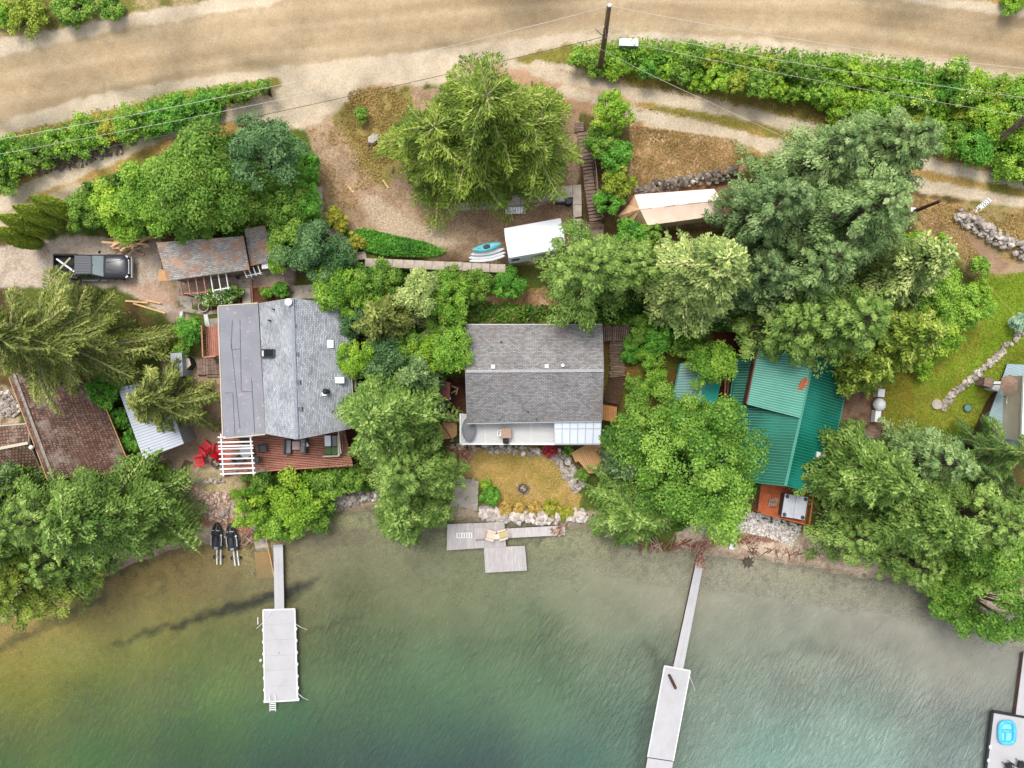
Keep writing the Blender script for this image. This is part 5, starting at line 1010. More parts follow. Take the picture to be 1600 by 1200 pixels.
sticks('bare twigs piled at the left edge of the dry lawn',722,712,14,12,90,7,1.65,(rstick,pstick),(.4,1.5),.018)
# long pier
t,q=dock('long_gangway','long slim white gangway of the pier at centre right',[(1090,868),(1101.5,870),(1067.6,1046),(1052,1042)],.55,2,dockw,gap=.004,jz=0)
t,q=dock('pier_platform','broad white pier platform running off the bottom of the photo',[(1038.5,1040.5),(1078.5,1048),(1052,1184+5),(1012,1183)],.55,1,dockw,gap=0,jz=0)
q2=[at(a,b_,.55) for a,b_ in((1012,1184.5),(1052,1190.5),(1034,1290),(993,1283))]; m=MB(); planks(m,q2,1,th=.05,gap=0,jz=0); m.build('deck_boards',dockw,t); m=MB(); m.prism([lerp(p,cen(q2),.03) for p in q2],z0=.1,z1=.49); m.build('float',darkwood,t)
m=MB()
for f in(.25,.5,.75): m.beam(lerp(q[0],q[3],f)+Vector((0,0,.004)),lerp(q[1],q[2],f)+Vector((0,0,.004)),.015,.006)
m.build('deck_seams',M('light_seam',(.5,.5,.5),(.46,.46,.46),3),t)
m=MB()
for i in(0,1,3): m.beam(q[i]+Vector((0,0,-.04)),q[(i+1)%4]+Vector((0,0,-.04)),.08,.14)
m.build('edge_rail',white,t)
m=MB(); m.tube([at(1078,1058,.6),at(1083,1070,.5),at(1086,1080,.0)],.02,5); m.build('mooring_rope',white_plastic,t)
A=at(1041.5,1045,.3);o=MB().tube([A-Vector((0,0,2)),A+Vector((.35,-.9,2.2))*0.9],.13,10).build('mooring_post',darkwood,None); tag(o,'dark leaning mooring post at the shore corner of the pier platform','post')
for k in range(5):
    a=1075-k*6.4
p=at(1083,905,.55); 
# bottom right dock
t,q=dock('corner_dock','white floating dock in the bottom right corner',[(1553,1114),(1700,1140),(1690,1290),(1532,1290)],.6,1,dockw,gap=0,jz=0,smat=black)
m=MB(); m.beam(q[0]+Vector((-.12,.1,-.05)),q[3]+Vector((-.12,0,-.05)),.2,.2); m.beam(q[0]+Vector((-.1,.12,-.05)),q[1]+Vector((0,.12,-.05)),.2,.2); m.build('black_fender_rail',black,t)
for f in(.3,.42): p=lerp(q[0],q[3],f); MB().ell((p.x,p.y,p.z),(.14,.2,.14),8,6).build('bumper',white_plastic,t,smooth=True)
dock('corner_gangway','white gangway entering at the right edge above the corner dock',[(1600,1020),(1616,1018),(1604,1122),(1587,1119)],.6,2,dockw,gap=.003,jz=0)
p=at(1571,1143,.62); t=thing('inflatable_float','bright blue inflatable lounge float lying on the corner dock','inflatable',p)
bl=M('blue_vinyl',lin(92,192,232),lin(60,168,220),2,.25,.02)
def rr_ring(cx,cy,z,a,b_,n=32,pw=.6):
    o=[]
    for k in range(n): t_=2*math.pi*k/n; c,s=math.cos(t_),math.sin(t_); o.append((cx+a*math.copysign(abs(c)**pw,c),cy+b_*math.copysign(abs(s)**pw,s),z))
    return o
rp_=rr_ring(p.x,p.y,p.z+.18,.62,.9); MB().tube([*rp_,rp_[0]],.17,8,cap=False).build('tube',bl,t,smooth=True); MB().prism(rr_ring(p.x,p.y,p.z+.12,.6,.86),th=.1).build('floor',M('pale_blue_vinyl',lin(150,216,238),lin(120,200,232),2,.25,.02),t)
MB().tube([(p.x-.5,p.y+.1,p.z+.22),(p.x,p.y+.18,p.z+.26),(p.x+.5,p.y+.1,p.z+.22)],.13,8).build('pillow',bl,t,smooth=True); MB().tube([(p.x-.1,p.y+.1,p.z+.2),(p.x-.15,p.y-.75,p.z+.2)],.06,6).build('seam',bl,t)
chair_generic('camp_chair','black folding camp chair on the corner dock, left of the pair',1571,1193,.6,.3,black,.55); chair_generic('camp_chair','black folding camp chair at the right edge of the corner dock',1590,1191,.6,-.3,black,.6)
# --- jet skis on shore rails
hull_b=M('black_gelcoat',(.03,.032,.035),(.022,.022,.025),3,.25,.03)
def jetski(px,py,rz,label):
    p=gat(px,py,.15); p.z=max(p.z,.25); t=thing('jet_ski',label,'jet ski',p,0,'jet skis on shore rails'); c,sn=math.cos(rz),math.sin(rz); L=lambda x,y,z:(p.x+x*c-y*sn,p.y+x*sn+y*c,p.z+z)
    prof=[(-1.15,.36),(-1.1,.44),(-.6,.5),(0,.5),(.45,.46),(.8,.34),(1.05,.18),(1.17,.04)]
    m=MB(); m.loft([[L(wd*math.cos(a)*(1 if math.sin(a)>=0 else .85),y,.28+(.16 if math.sin(a)>0 else .26)*math.sin(a)+(.10 if y>.3 else 0)*(1 if math.sin(a)>0 else 0)) for a in[2*math.pi*k/14 for k in range(14)]] for y,wd in prof]); m.build('hull',hull_b,t,smooth=True)
    m=MB(); m.loft([[L(wd*math.cos(a),y,.44+h*max(0,math.sin(a))) for a in[2*math.pi*k/12 for k in range(12)]] for y,wd,h in((-.85,.13,.12),(-.7,.19,.25),(-.2,.2,.3),(.1,.17,.24))]); m.build('seat',darkgrey,t,smooth=True)
    m=MB(); m.loft([[L(wd*math.cos(a),y,.42+h*max(0,math.sin(a))) for a in[2*math.pi*k/12 for k in range(12)]] for y,wd,h in((.12,.16,.2),(.25,.3,.4),(.6,.27,.28),(.95,.14,.12),(1.05,.06,.05))]); m.build('hood',hull_b,t,smooth=True)
    m=MB(); m.tube([L(-.36,.12,.86),L(-.15,.22,.9),L(.15,.22,.9),L(.36,.12,.86)],.03,6); m.build('handlebar',black,t)
    for s in(-1,1):
        m=MB(); m.tube([L(s*.42,-.8,.47),L(s*.44,-.2,.48),L(s*.36,.12,.52)],.028,5); m.build('side_stripe',white_plastic,t); m=MB(); m.tube([L(s*.1,.55,.74),L(s*.3,.5,.62)],.03,5); m.build('hood_stripe',white_plastic,t); MB().box(*L(s*.47,.1,.56),.07,.14,.1,rz).build('mirror',white_plastic,t)
    MB().box(*L(0,-1.0,.5),.3,.2,.04,rz).build('boarding_step',metalgrey,t)
    t2=thing('jet_ski_trolley','white rail trolley carrying the '+('left' if px<352 else 'right')+' jet ski','trolley',p,0,'jet ski trolleys')
    for s in(-1,1): MB().beam(L(s*.16,1.2,-.02),L(s*.16,-2.55,-.2),.09,.1).build('rail',white,t2)
    for y in(-1.9,-.4,.8): MB().beam(L(-.3,y,-.1),L(.3,y,-.1),.07,.05).build('cross_bar',metalgrey,t2)
    for s in(-1,1):
        a=L(s*.3,-1.9,-.12); MB().tube([L(s*.32,-1.9,-.12),L(s*.42,-1.9,-.12)],.14,12).build('wheel',black,t2)
jetski(341.5,836,-.02,'left of the two black jet skis parked side by side on the shore'); jetski(364.5,838,.10,'right of the two black jet skis, nearest the concrete slab')
# misc shore
o=MB().beam(gat(1148,837,.15),gat(1142,858,.1),.36,.12).build('white_plank',white,None); tag(o,'short thick white plank on the sand right of the long pier','plank')
p=at(1168,878,.0); t=thing('stump','dark round root stump in the shallows below the beach','stump',p); m=MB(); m.cyl((p.x,p.y,p.z-.4),.42,.6,14,.36); m.build('trunk_base',bark,t); m=MB()
for k in range(9): a=k*.7; m.tube([(p.x+.3*math.cos(a),p.y+.3*math.sin(a),.1),(p.x+.62*math.cos(a),p.y+.62*math.sin(a),-.05)],[.08,.02],5)
m.build('roots',bark,t)
for px,py,r,l in((1216,868,.13,'tiny dark rock in the shallows right of the stump'),(1349,898,.3,'mossy rock in the shallows below the right trees'),(396,897,.16,'pale stone under water left of the sunken plywood'),(252,925,.13,'small dark stone on the lakebed left of the left gangway')):
    p=at(px,py,0); m=MB(); m.rock((0,0,0),r,px); o=m.build('shore_rock',darkrock,None); o.location=p; tag(o,l,'rock')
# ------------------------------------------------------------------ upper terrace
blk=M('retaining_block_concrete',lin(196,182,168),lin(160,146,132),1.3,.9,.3,spot=lin(120,108,96),spot_sc=3,spot_th=(.66,.72))
def block(a,b_,c_,d_,zt,h,label,grp):
    m0=gat((a[0]+c_[0])/2,(a[1]+c_[1])/2); zt=max(zt,m0.z+.3)
    q=[at(*x,zt) for x in(a,b_,c_,d_)]; c=cen(q); m=MB(); m.prism([(p.x-c.x,p.y-c.y,0) for p in[lerp(p,c,.02) for p in q]],z0=-h); o=m.build('concrete_block',blk,None,bevel=.02); o.location=V3(c,zt); tag(o,label,'concrete block',grp)
ords=['first','second','third','fourth','fifth','sixth','seventh','eighth','ninth','tenth','eleventh','twelfth','thirteenth','fourteenth','fifteenth','sixteenth']
xs=[570,583,597,613,630,647,664,675,695,722,737,752,765,778,790]
for i in range(len(xs)-1): a,b_=xs[i],xs[i+1]; y=403+ (a-570)*.045; yb=404+0*(b_); block((a,y),(b_,y+.5),(b_,y+14),(a,y+13.5),5.95,1.3,f'{ords[i]} block from the left in the lower retaining wall below the green ivy','lower retaining wall blocks')
stp=[((492,292),(503,292),(504,330),(493,330)),((499,332),(512,330),(516,356),(503,358)),((512,357),(530,355),(532,368),(515,371)),((528,370),(543,368),(545,380),(531,382)),((541,382),(556,381),(558,395),(543,396)),((556,394),(571,392),(573,405),(558,406))]
for i,q in enumerate(stp): block(*q,5.9,1.3,f'{ords[i]} block down the stepped wall on the west edge of the terrace','stepped west wall blocks')
top=[((690,318),(708,317),(709,325),(691,326)),((708,317),(735,315),(736,324),(709,325)),((735,315),(762,313),(763,323),(736,324)),((762,313),(790,308),(791,322),(763,323)),((791,306),(812,303),(814,319),(792,322)),((812,303),(826,300),(828,317),(814,319)),((826,299),(840,297),(841,316),(828,317)),((840,297),(853,294),(853,315),(841,316)),((853,294),(867,292),(868,311),(853,313)),((867,292),(895,289),(895,308),(868,310))]
for i,q in enumerate(top): block(*q,7.0,1.2,f'{ords[i]} block from the left in the wall under the drooping cedar','upper retaining wall blocks')
for i,q in enumerate((((895,289),(908,288),(909,319),(895,320)),((895,320),(909,319),(909,338),(896,340)),((896,342),(908,341),(908,366),(897,367)),((897,368),(908,367),(908,392),(898,393)))): block(*q,6.9,1.0,f'{ords[i]} block from the top in the short wall beside the wooden staircase','staircase wall blocks')
# staircase
STZ=lambda y: 7.35-(y-195)/190*2.1
t=thing('wooden_staircase','long weathered wooden staircase descending from the track beside the leafy shrubs','stairs',gat(925,290))
m=MB(); q=[gat(897,206,.3),gat(898,191,.3),gat(912,190,.3),gat(912,205,.3)]; planks(m,[q[0],q[1],q[2],q[3]],6,th=.05,gap=.02); m.build('top_landing',oldwood,t)
N_=26
for k in range(N_):
    f=k/(N_-1); y=209+f*133; cx0=902+f*18 if y<295 else 914+(y-295)*.14; cx1=cx0+18+(f*3)
    z=max(gat(cx0,y).z,gat(cx1,y).z)+.22; m=MB(); m.beam(at(cx0,y+1.5,z),at(cx1,y-1.0,z),.22,.05); m.build('tread',oldwood,t)
m=MB()
for ln in(((903,209),(909,255),(913,300),(918,344)),((919,205),(925,250),(931,300),(938,340))):
    for i in range(3): m.beam(gat(*ln[i],.14),gat(*ln[i+1],.14),.06,.2)
m.build('stringer',darkwood,t)
rp=[gat(920,206,.5),gat(928,255,.5),gat(932,300,.5),gat(940,343,.5)]
m=MB()
for i in range(3): m.beam(rp[i]+Vector((0,0,.85)),rp[i+1]+Vector((0,0,.85)),.07,.06)
m.build('handrail',oldwood,t)
for p in rp: m=MB(); m.box(p.x,p.y,p.z+.2,.08,.08,1.3); m.build('railing_post',oldwood,t)
deck('stair_landing','weathered board landing at the foot of the wooden staircase','landing',[gat(909,360,.25),gat(909,346,.25),gat(940,346,.25),gat(941,360,.25)],5,oldwood,gap=.02)
t=thing('lower_steps','short lower flight of weathered steps disappearing under the green tree','stairs',gat(932,374)); 
for k in range(6): A=gat(912+k*.8,364+k*4,.25);B=gat(941,364+k*4,.25); A.z=B.z=max(A.z,B.z); m=MB(); m.beam(A,B,.24,.05); m.build('tread',oldwood,t)
m=MB(); m.beam(at(942,350,6.2),at(942,390,5.4),.06,.06); m.build('handrail',oldwood,t)
# white tent garage
tentf=M('white_tarp',(.82,.82,.84),(.76,.76,.79),.8,.55,.1)
t=thing('tarp_garage','white tarpaulin garage tent with a small window on the terrace','tent',gat(838,380)); z0=6.0;ze=8.0;zr=8.35
A0=at(787.5,357,ze);A1=at(876,341,ze);B0=at(795,403,ze);B1=at(884,388,ze); R0=at(790,378,zr);R1=at(881,362,zr)
def sheet(m,a,b_,c_,d_,n=10,sag=.05):
    vs=[];fs=[]
    for i in range(n+1):
        for j in range(5):
            f=i/n;g=j/4; p=lerp(lerp(a,b_,f),lerp(d_,c_,f),g); s=sag*(.5-abs((f*4)%1-.5))*math.sin(math.pi*g); vs.append(p-Vector((0,0,s)))
    for i in range(n):
        for j in range(4): k=i*5+j; fs.append((k,k+5,k+6,k+1))
    m.add(vs,fs)
m=MB(); sheet(m,A0,A1,R1,R0); sheet(m,R0,R1,B1,B0); rf=m.build('roof_canopy',tentf,t); sm=rf.modifiers.new('thickness','SOLIDIFY'); sm.thickness=.02
wallt=M('tarp_wall',(.72,.73,.76),(.64,.65,.68),1.5,.6,.3); m=MB()
gb=lambda p,dx=0,dy=0: Vector((p.x+dx,p.y+dy,z0-.15))
for a,b_,dy in((B0,B1,-.12),(A0,A1,.12)): sheet(m,gb(a,0,dy),gb(b_,0,dy),b_-Vector((0,0,.02)),a-Vector((0,0,.02)),14,.0)
for a,b_,r in((A0,B0,R0),(A1,B1,R1)): m.add([gb(a),gb(b_),b_-Vector((0,0,.02)),r-Vector((0,0,.02)),a-Vector((0,0,.02))],[(0,1,2,3,4)])
o=m.build('side_walls',wallt,t)
m=MB(); c0=lerp(lerp(B0,B1,.12),gb(lerp(B0,B1,.12),0,-.12),.42);m.box(c0.x,c0.y-.03,c0.z,.6,.05,.5,.17); m.build('window',darkgrey,t)
# canvas tent
canv=M('beige_canvas',lin(250,226,208),lin(240,210,188),1.2,.85,.25); canvl=M('pale_canvas',lin(238,216,202),lin(230,204,188),1.0,.85,.2)  # south canvas coloured lighter than the north to offset its shading
t=thing('canvas_tent','long beige canvas tent with a pale ridge beside the dark stone wall','tent',gat(1055,325))
r0,r1=at(1000,327,8.2),at(1127,313,8.2); n0,n1=at(991,304,7.6),at(1116,295,7.6); n2=at(1132,318,7.5); s0,s1,s2=at(1012,352,7.65),at(1062,350,7.65),at(1130,336,7.65); w0,w1,w2,w3=at(965,337.5,6.6),at(973,344,6.5),at(985,354,6.5),at(1000,357,6.4)
m=MB(); sheet(m,n0,n1,r1,r0,12,.12); rf=m.build('roof_north',canvl,t,smooth=True)
m=MB(); sheet(m,r0,r1,s2,s0,14,.16); m.build('roof_south',canv,t,smooth=True)
m=MB(); m.add([r0,n0,at(982,320,7.1),w0,w1,lerp(w1,r0,.45)-Vector((0,0,.25)),w2,lerp(w2,r0,.4)-Vector((0,0,.3)),w3,s0],[(0,1,2),(0,2,3),(0,3,4),(0,4,5),(5,4,6),(0,5,6),(0,6,7),(7,6,8),(0,7,8),(0,8,9)]); m.build('entrance_flap',M('tan_canvas',lin(226,186,150),lin(204,160,122),2,.85,.3),t)
m=MB(); m.add([r1,n1,n2,s2],[(0,2,1),(0,3,2)]); m.build('end_wall',M('tan_canvas'if 0 else 'tan_canvas_end',lin(222,184,150),lin(200,158,122),2,.85,.3),t)
m=MB(); g=lambda p:Vector((p.x,p.y,gz(p.x,p.y)-.05))
for a,b_ in((n0,n1),(s0,s2),(n1,n2),(n2,s2)): m.add([a-Vector((0,0,.02)),b_-Vector((0,0,.02)),g(b_),g(a)],[(0,1,2,3)])
m.build('side_walls',canv,t)
m=MB(); m.tube([r0-Vector((0,0,.04)),r1-Vector((0,0,.04))],.04); m.build('ridge_pole',oldwood,t)
for a,b_ in((w0,(961,341)),(w3,(1003,364)),(s1,(1066,361))): m=MB(); e_=gat(*b_,.05); m.tube([a,e_],.012,4); m.build('guy_rope',white,t)
# kayaks and boards
def kayak(label,pts,w_,mat,z,name='kayak',cock=True,cat='kayak'):
    a,b_=[gat(*p,z+.32) for p in pts]; z_=max(a.z,b_.z); a.z=b_.z=z_; d=(b_-a); L=d.length; d.normalize(); n=Vector((-d.y,d.x,0)); t=thing(name,label,cat,(a+b_)/2)
    secs=[]
    for i in range(15):
        f=i/14; wd=max(.02,w_/2*math.sin(math.pi*(.02+.96*f))**.6); h=.14+.1*abs(2*f-1)**2 if cock else .07
        c=lerp(a,b_,f); secs.append([c+n*wd*math.cos(q)+Vector((0,0,(h if math.sin(q)>0 else .16 if cock else .05)*math.sin(q)+(.08*abs(2*f-1)**2))) for q in[2*math.pi*k/12 for k in range(12)]])
    MB().loft(secs).build('hull',mat,t,smooth=True)
    if cock:
        c=(a+b_)/2; ang=math.atan2(d.y,d.x); m=MB(); m.ell((c.x,c.y,c.z+.12),(L*.16,w_*.28,.05),16,6,0,0,ang); m.build('cockpit',darkgrey if mat is turq else metalgrey,t)
        m=MB(); m.tube([lerp(a,b_,.12)+Vector((0,0,.22)),lerp(a,b_,.35)+Vector((0,0,.17))],.015,4); m.build('keel_line',darkgrey,t)
    return t
turq=M('turquoise_plastic',lin(118,206,214),lin(92,188,200),3,.35,.03)
kayak('turquoise kayak lying on the white boards left of the tarpaulin garage',((738,391),(783,381)),.62,turq,.55)
kayak('white kayak just below the turquoise kayak',((736,398),(788,389)),.5,white_plastic,.25,cock=False,name='paddle_board',cat='paddle board')
kayak('long white paddle board in the middle of the stack',((733,404),(790,395)),.52,white_plastic,.16,cock=False,name='paddle_board',cat='paddle board')
kayak('lowest white paddle board lying over the concrete blocks',((734,409),(789,400)),.48,white_plastic,.2,cock=False,name='paddle_board',cat='paddle board')
# things along the upper wall
for i,(x0,x1) in enumerate(((790,806),(806,823))):
    t=thing('plastic_crate','white slatted plastic crate, '+('left' if i==0 else 'right')+' one under the upper block wall','crate',gat((x0+x1)/2,328)); p=t.location
    m=MB()
    for k in range(4): a=gat(x0+1+k*4,323,.35);b_=gat(x0+1.5+k*4,334,.3); m.beam(a,b_,.15,.03)
    m.build('slats',white_plastic,t); MB().box(p.x,p.y,p.z+.15,.72,.5,.28).build('box',metalgrey,t)
p=gat(830,318,.0); t=thing('wheelbarrow','red wheelbarrow with a white hoop handle leaning under the upper block wall','wheelbarrow',p); MB().loft([[(p.x+.3*s*a,p.y+.2*s*b_,p.z+z) for a,b_ in((-1,-1),(1,-1),(1,1),(-1,1))] for s,z in((.7,.25),(1.1,.5))]).build('tray',M('dark_red_paint',lin(150,40,30),lin(120,30,24),4),t); q=gat(838,319); MB().torus((q.x,q.y,q.z+.4),.22,.03,20).build('hoop',white,t); MB().tube([(p.x-.45,p.y-.03,p.z+.18),(p.x-.45,p.y+.04,p.z+.18)],.18,14).build('wheel',black,t)
p=gat(875,315); t=thing('gas_grill','grey box shaped grill in the corner of the upper block wall','barbecue',p); MB().box(p.x,p.y,p.z+.4,.62,.5,.8).build('cabinet',darkgrey,t); MB().box(p.x,p.y,p.z+.9,.7,.55,.2,0,.8,.8).build('lid',metalgrey,t,bevel=.04)
p=gat(887,317); t=thing('barrel','dark round barrel beside the grey grill','barrel',p); MB().cyl((p.x,p.y,p.z),.3,.75,18).build('body',black,t); MB().cyl((p.x,p.y,p.z+.74),.27,.04,18).build('lid',darkgrey,t)
for a,b_,l in(((540,288),(553,301),'short pale stick on the terrace dirt, left one'),((598,281),(607,294),'short pale plank on the terrace dirt, right one'),((666,307),(686,308),'small pale stick at the tip of the drooping cedar'),((885,370),(898,386),'grey plank leaning beside the tarpaulin garage')):
    o=MB().beam(gat(*a,.06),gat(*b_,.06),.12,.05).build('loose_plank',lumber,None); tag(o,l,'plank')
# wooden post at right and patterned mat
A=gat(1421,333,.0);t=thing('leaning_post','dark round wooden pole leaning over the dirt path at the upper right','pole',A); B=at(1469,314,9.5); MB().tube([A-Vector((0,0,.3)),B],[.15,.12],10).build('pole',darkwood,t); MB().box(A.x,A.y+.15,A.z+.3,.4,.3,.5).build('white_base',white,t)
t=thing('spotted_mat','white mat with black spots laid between the track and the boulder wall','mat',gat(1529,326)); m=MB(); q=[gat(1508,338,.05),gat(1514,345,.05),gat(1549,314,.05),gat(1543,309,.05)]
sheet(m,q[0]+Vector((0,0,.06)),q[3]+Vector((0,0,.06)),q[2]+Vector((0,0,.06)),q[1]+Vector((0,0,.06)),8,-.05); mm=m.build('fabric',white_plastic,t); mm.modifiers.new('thickness','SOLIDIFY').thickness=.02
m=MB()
for i in range(12):
    for j in range(3): p=lerp(lerp(q[0],q[3],(i+.5+(j%2)*.4)/12.6),lerp(q[1],q[2],(i+.5)/12.6),(j+.6)/3.2); m.cyl((p.x,p.y,p.z+.085),.05,.012,6)
m.build('spots',black,t)
# sign shelter / mailboxes at the road
p=gat(982,72); t=thing('mailbox_shelter','white roofed community mailbox on two posts in the roadside hedge','mailbox',p)
q=[at(967,71,9.7),at(997.5,72,9.7),at(997.5,60,9.8),at(968,60,9.8)]; m=MB(); m.slab(q,.06); m.build('roof',white,t); c=cen(q); MB().box(c.x,c.y,c.z-.5,1.3,.4,.8).build('mailbox_unit',metalgrey,t)
for s in(-1,1): MB().box(c.x+s*.5,c.y,(p.z+9.4)/2,.1,.1,9.4-p.z).build('post',darkwood,t)
# utility pole and wires
A=gat(937,115); B=at(952,9,17.4); t=thing('utility_pole','tall wooden utility pole standing in the hedge beside the road','utility pole',A); d_=B-A; MB().tube([A-Vector((0,0,.5)),lerp(A,B,.5),B],[.21,.18,.14],14).build('pole',pole_wood,t,smooth=True)
MB().cyl((B.x,B.y,B.z),.13,.1,10).build('pole_cap',metalgrey,t)
for f,x in((.99,.1),(.72,-.14),(.66,.16)): p=lerp(A,B,f); MB().ell((p.x+x,p.y,p.z+.1),(.08,.08,.12),8,6).build('insulator',white,t)
m=MB(); p=lerp(A,B,.62); m.beam(p+Vector((-.05,0,-.3)),p+Vector((-.7,.25,.3)),.05,.05); m.build('bracket',metalgrey,t)
def wire(label,pts,r,mat,sag=.0):
    """pts: (px,py,z)"""
    P=[at(a,b_,z) for a,b_,z in pts]; m=MB(); out=[]
    for i in range(len(P)-1):
        n=14
        for k in range(n+(i==len(P)-2)): f=k/n; p=lerp(P[i],P[i+1],f); p=p-Vector((0,0,sag*4*f*(1-f))); out.append(p)
    m.tube(out,r*.62,4); o=m.build('overhead_wire',mat,None); tag(o,label,'wire')
wl=M('pale_wire',(.62,.6,.56),(.58,.56,.52),3,.5,0); wd_=M('dark_wire',(.1,.09,.08),(.08,.07,.06),3,.6,0)
wire('topmost pale wire running left from the pole tip across the road',[(950,10,17.3),(-120,238,16.6)],.022,wl,1.1)
wire('topmost pale wire running right from the pole tip along the road',[(953,9,17.3),(1760,122,16.8)],.022,wl,.9)
wire('middle pale wire running left from the pole over the gravel shoulder',[(945,42,15.2),(-120,262,14.5)],.018,wl,.8)
wire('middle pale wire running right from the pole along the hedge top',[(950,42,15.2),(1760,172,14.8)],.02,wl,.8)
wire('dark lower cable running left from the pole past the drooping cedar',[(941,58,13.8),(-120,285,13.2)],.03,wd_,.8)
wire('thin lower cable running right from the pole over the hedge',[(944,58,13.8),(1760,205,13.4)],.018,wl,.7)
wire('thin pale wire rising from the pole to the top edge of the photo',[(946,60,13.8),(946,10,17.2),(946,-120,17.6)],.016,wl)
wire('pale service wire dropping from the pole toward the dirt path at the right',[(930,72,12.6),(1110,160,11.6),(1420,300,10.6)],.018,wl,.2)
wire('yellowish service wire from the leaning post down to the lawn at the right',[(1469,316,9.4),(1540,440,8.0),(1612,520,7.2)],.018,M('tan_wire',lin(206,186,120),lin(190,170,100),3),.1)
# ------------------------------------------------------------------ pickup
def pickup():
    p=gat(155,419.5); p.z+=.02; t=thing('pickup_truck','black crew cab pickup parked on the gravel with skis lying in its open bed','pickup',p); L=lambda x,y,z:(p.x+x,p.y+y,p.z+z)
    paint_=M('black_car_paint',(.05,.052,.06),(.042,.044,.052),1,.24,0); 
    def sec(x,w_,zb,zt,crown=.03):
        return [L(x,-w_*.93,zb),L(x,-w_,zb+.25),L(x,-w_,zt-.18),L(x,-w_*.9,zt-.03),L(x,-w_*.5,zt+crown*.8),L(x,0,zt+crown),L(x,w_*.5,zt+crown*.8),L(x,w_*.9,zt-.03),L(x,w_,zt-.18),L(x,w_,zb+.25),L(x,w_*.93,zb)]
    m=MB(); m.loft([sec(-1.05,.93,.45,1.12),sec(.9,.94,.42,1.13),sec(1.4,.95,.42,1.12,.05),sec(2.1,.94,.45,1.07,.05),sec(2.55,.88,.48,1.0,.04),sec(2.78,.74,.5,.9,.02)]); m.build('body',paint_,t,smooth=True)
    for s in(-1,1):
        m=MB(); m.box(*L(-1.98,s*.88,.8),1.9,.1,.66); m.build('bed_side',paint_,t,bevel=.02)
        m=MB(); m.box(*L(-1.98,s*.9,1.145),1.9,.12,.03); m.build('bed_rail',black,t)
        m=MB(); m.tube([L(1.25,s*.25,1.17),L(2.4,s*.5,1.06)],.025,5); m.build('hood_crease',paint_,t)
        m=MB(); m.ell(L(.72,s*1.06,1.22),(.1,.14,.1),8,6); m.build('mirror',black,t)
        m=MB(); m.box(*L(2.62,s*.72,.84),.2,.26,.16,-s*.45); m.build('headlight',glassy if 0 else white_plastic,t)
        m=MB(); m.box(*L(-2.95,s*.86,.9),.06,.12,.3); m.build('tail_light',redp,t)
        m=MB(); m.box(*L(-.1,s*1.0,.42),1.9,.12,.06); m.build('running_board',metalgrey,t)
    m=MB(); m.box(*L(-1.98,0,.62),1.88,1.66,.05); m.build('bed_floor',black,t)
    m=MB(); m.box(*L(-2.92,0,.82),.07,1.7,.6); m.build('tailgate',paint_,t,bevel=.02)
    m=MB(); m.box(*L(-1.08,0,.95),.05,1.7,.5); m.build('bed_front',paint_,t)
    def cab(x0,x1,w_,z): return [L(x0,-w_,z),L(x1,-w_*.97,z),L(x1,w_*.97,z),L(x0,w_,z)]
    m=MB(); m.loft([cab(-1.02,.98,.86,1.1),cab(-.86,.42,.73,1.72)]); m.build('windows',glassy,t)
    m=MB(); r=[L(-.9,-.74,1.70),L(.44,-.72,1.70),L(.5,0,1.70),L(.44,.72,1.70),L(-.9,.74,1.70)]; r2=[L(-.86,-.68,1.78),L(.34,-.66,1.78),L(.4,0,1.79),L(.34,.66,1.78),L(-.86,.68,1.78)]; m.loft([r,r2]); m.build('roof',M('car_roof_paint',(.10,.105,.12),(.09,.095,.11),1,.22,0),t)
    for k in range(6): m=MB(); m.beam(L(-.8,-.5+k*.2,1.795),L(.28,-.5+k*.2,1.795),.03,.02); m.build('roof_rib',paint_,t)
    for s in(-1,1):
        m=MB(); m.beam(L(.98,s*.85,1.12),L(.43,s*.72,1.71),.07,.05); m.beam(L(-1.02,s*.85,1.12),L(-.88,s*.72,1.71),.08,.06); m.beam(L(0,s*.87,1.12),L(0,s*.735,1.71),.07,.05); m.build('pillar',paint_,t)
    m=MB(); m.add([L(.99,-.80,1.14),L(.99,.80,1.14),L(.47,.70,1.72),L(.47,-.70,1.72)],[(0,1,2,3)]); m.build('windshield',M('windshield_glass',(.34,.40,.41),(.28,.34,.35),1,.08,0),t)  # pale glass colour stands in for a whitish reflection
    m=MB(); m.box(*L(1.1,0,1.15),.16,1.5,.03); m.build('wiper_cowl',black,t)
    m=MB(); m.box(*L(2.86,0,.52),.14,1.7,.22); m.build('front_bumper',M('chrome',(.6,.6,.62),(.56,.56,.58),2,.18,0,metal=.9),t,bevel=.05); m=MB(); m.box(*L(2.78,0,.78),.08,1.1,.24); m.build('grille',M('chrome_grille',(.45,.46,.48),(.4,.4,.42),2,.25,0,metal=.8),t)
    m=MB(); m.box(*L(-3.02,0,.5),.14,1.7,.18); m.build('rear_bumper',darkgrey,t)
    for x in(-1.95,1.85):
        for s in(-1,1):
            m=MB(); m.tube([L(x,s*.72,.38),L(x,s*.96,.38)],.38,20); w_=m.build('wheel',black,t); m=MB(); m.tube([L(x,s*.95,.38),L(x,s*.975,.38)],.22,14); m.build('rim',metalgrey,w_)
    for a,b_,mt,l in(((-2.6,.55),(-1.2,-.45),white_plastic,'white ski laid from top left to bottom right in the pickup bed'),((-2.8,-.7),(-1.5,.62),M('yellow_ski',lin(170,172,110),lin(186,184,164),3),'yellow and white ski crossing the bed of the pickup')):
        o=MB().beam(L(a[0],a[1],1.2),L(b_[0],b_[1],1.26),.13,.04).build('ski',mt,None); tag(o,l,'ski')
pickup()
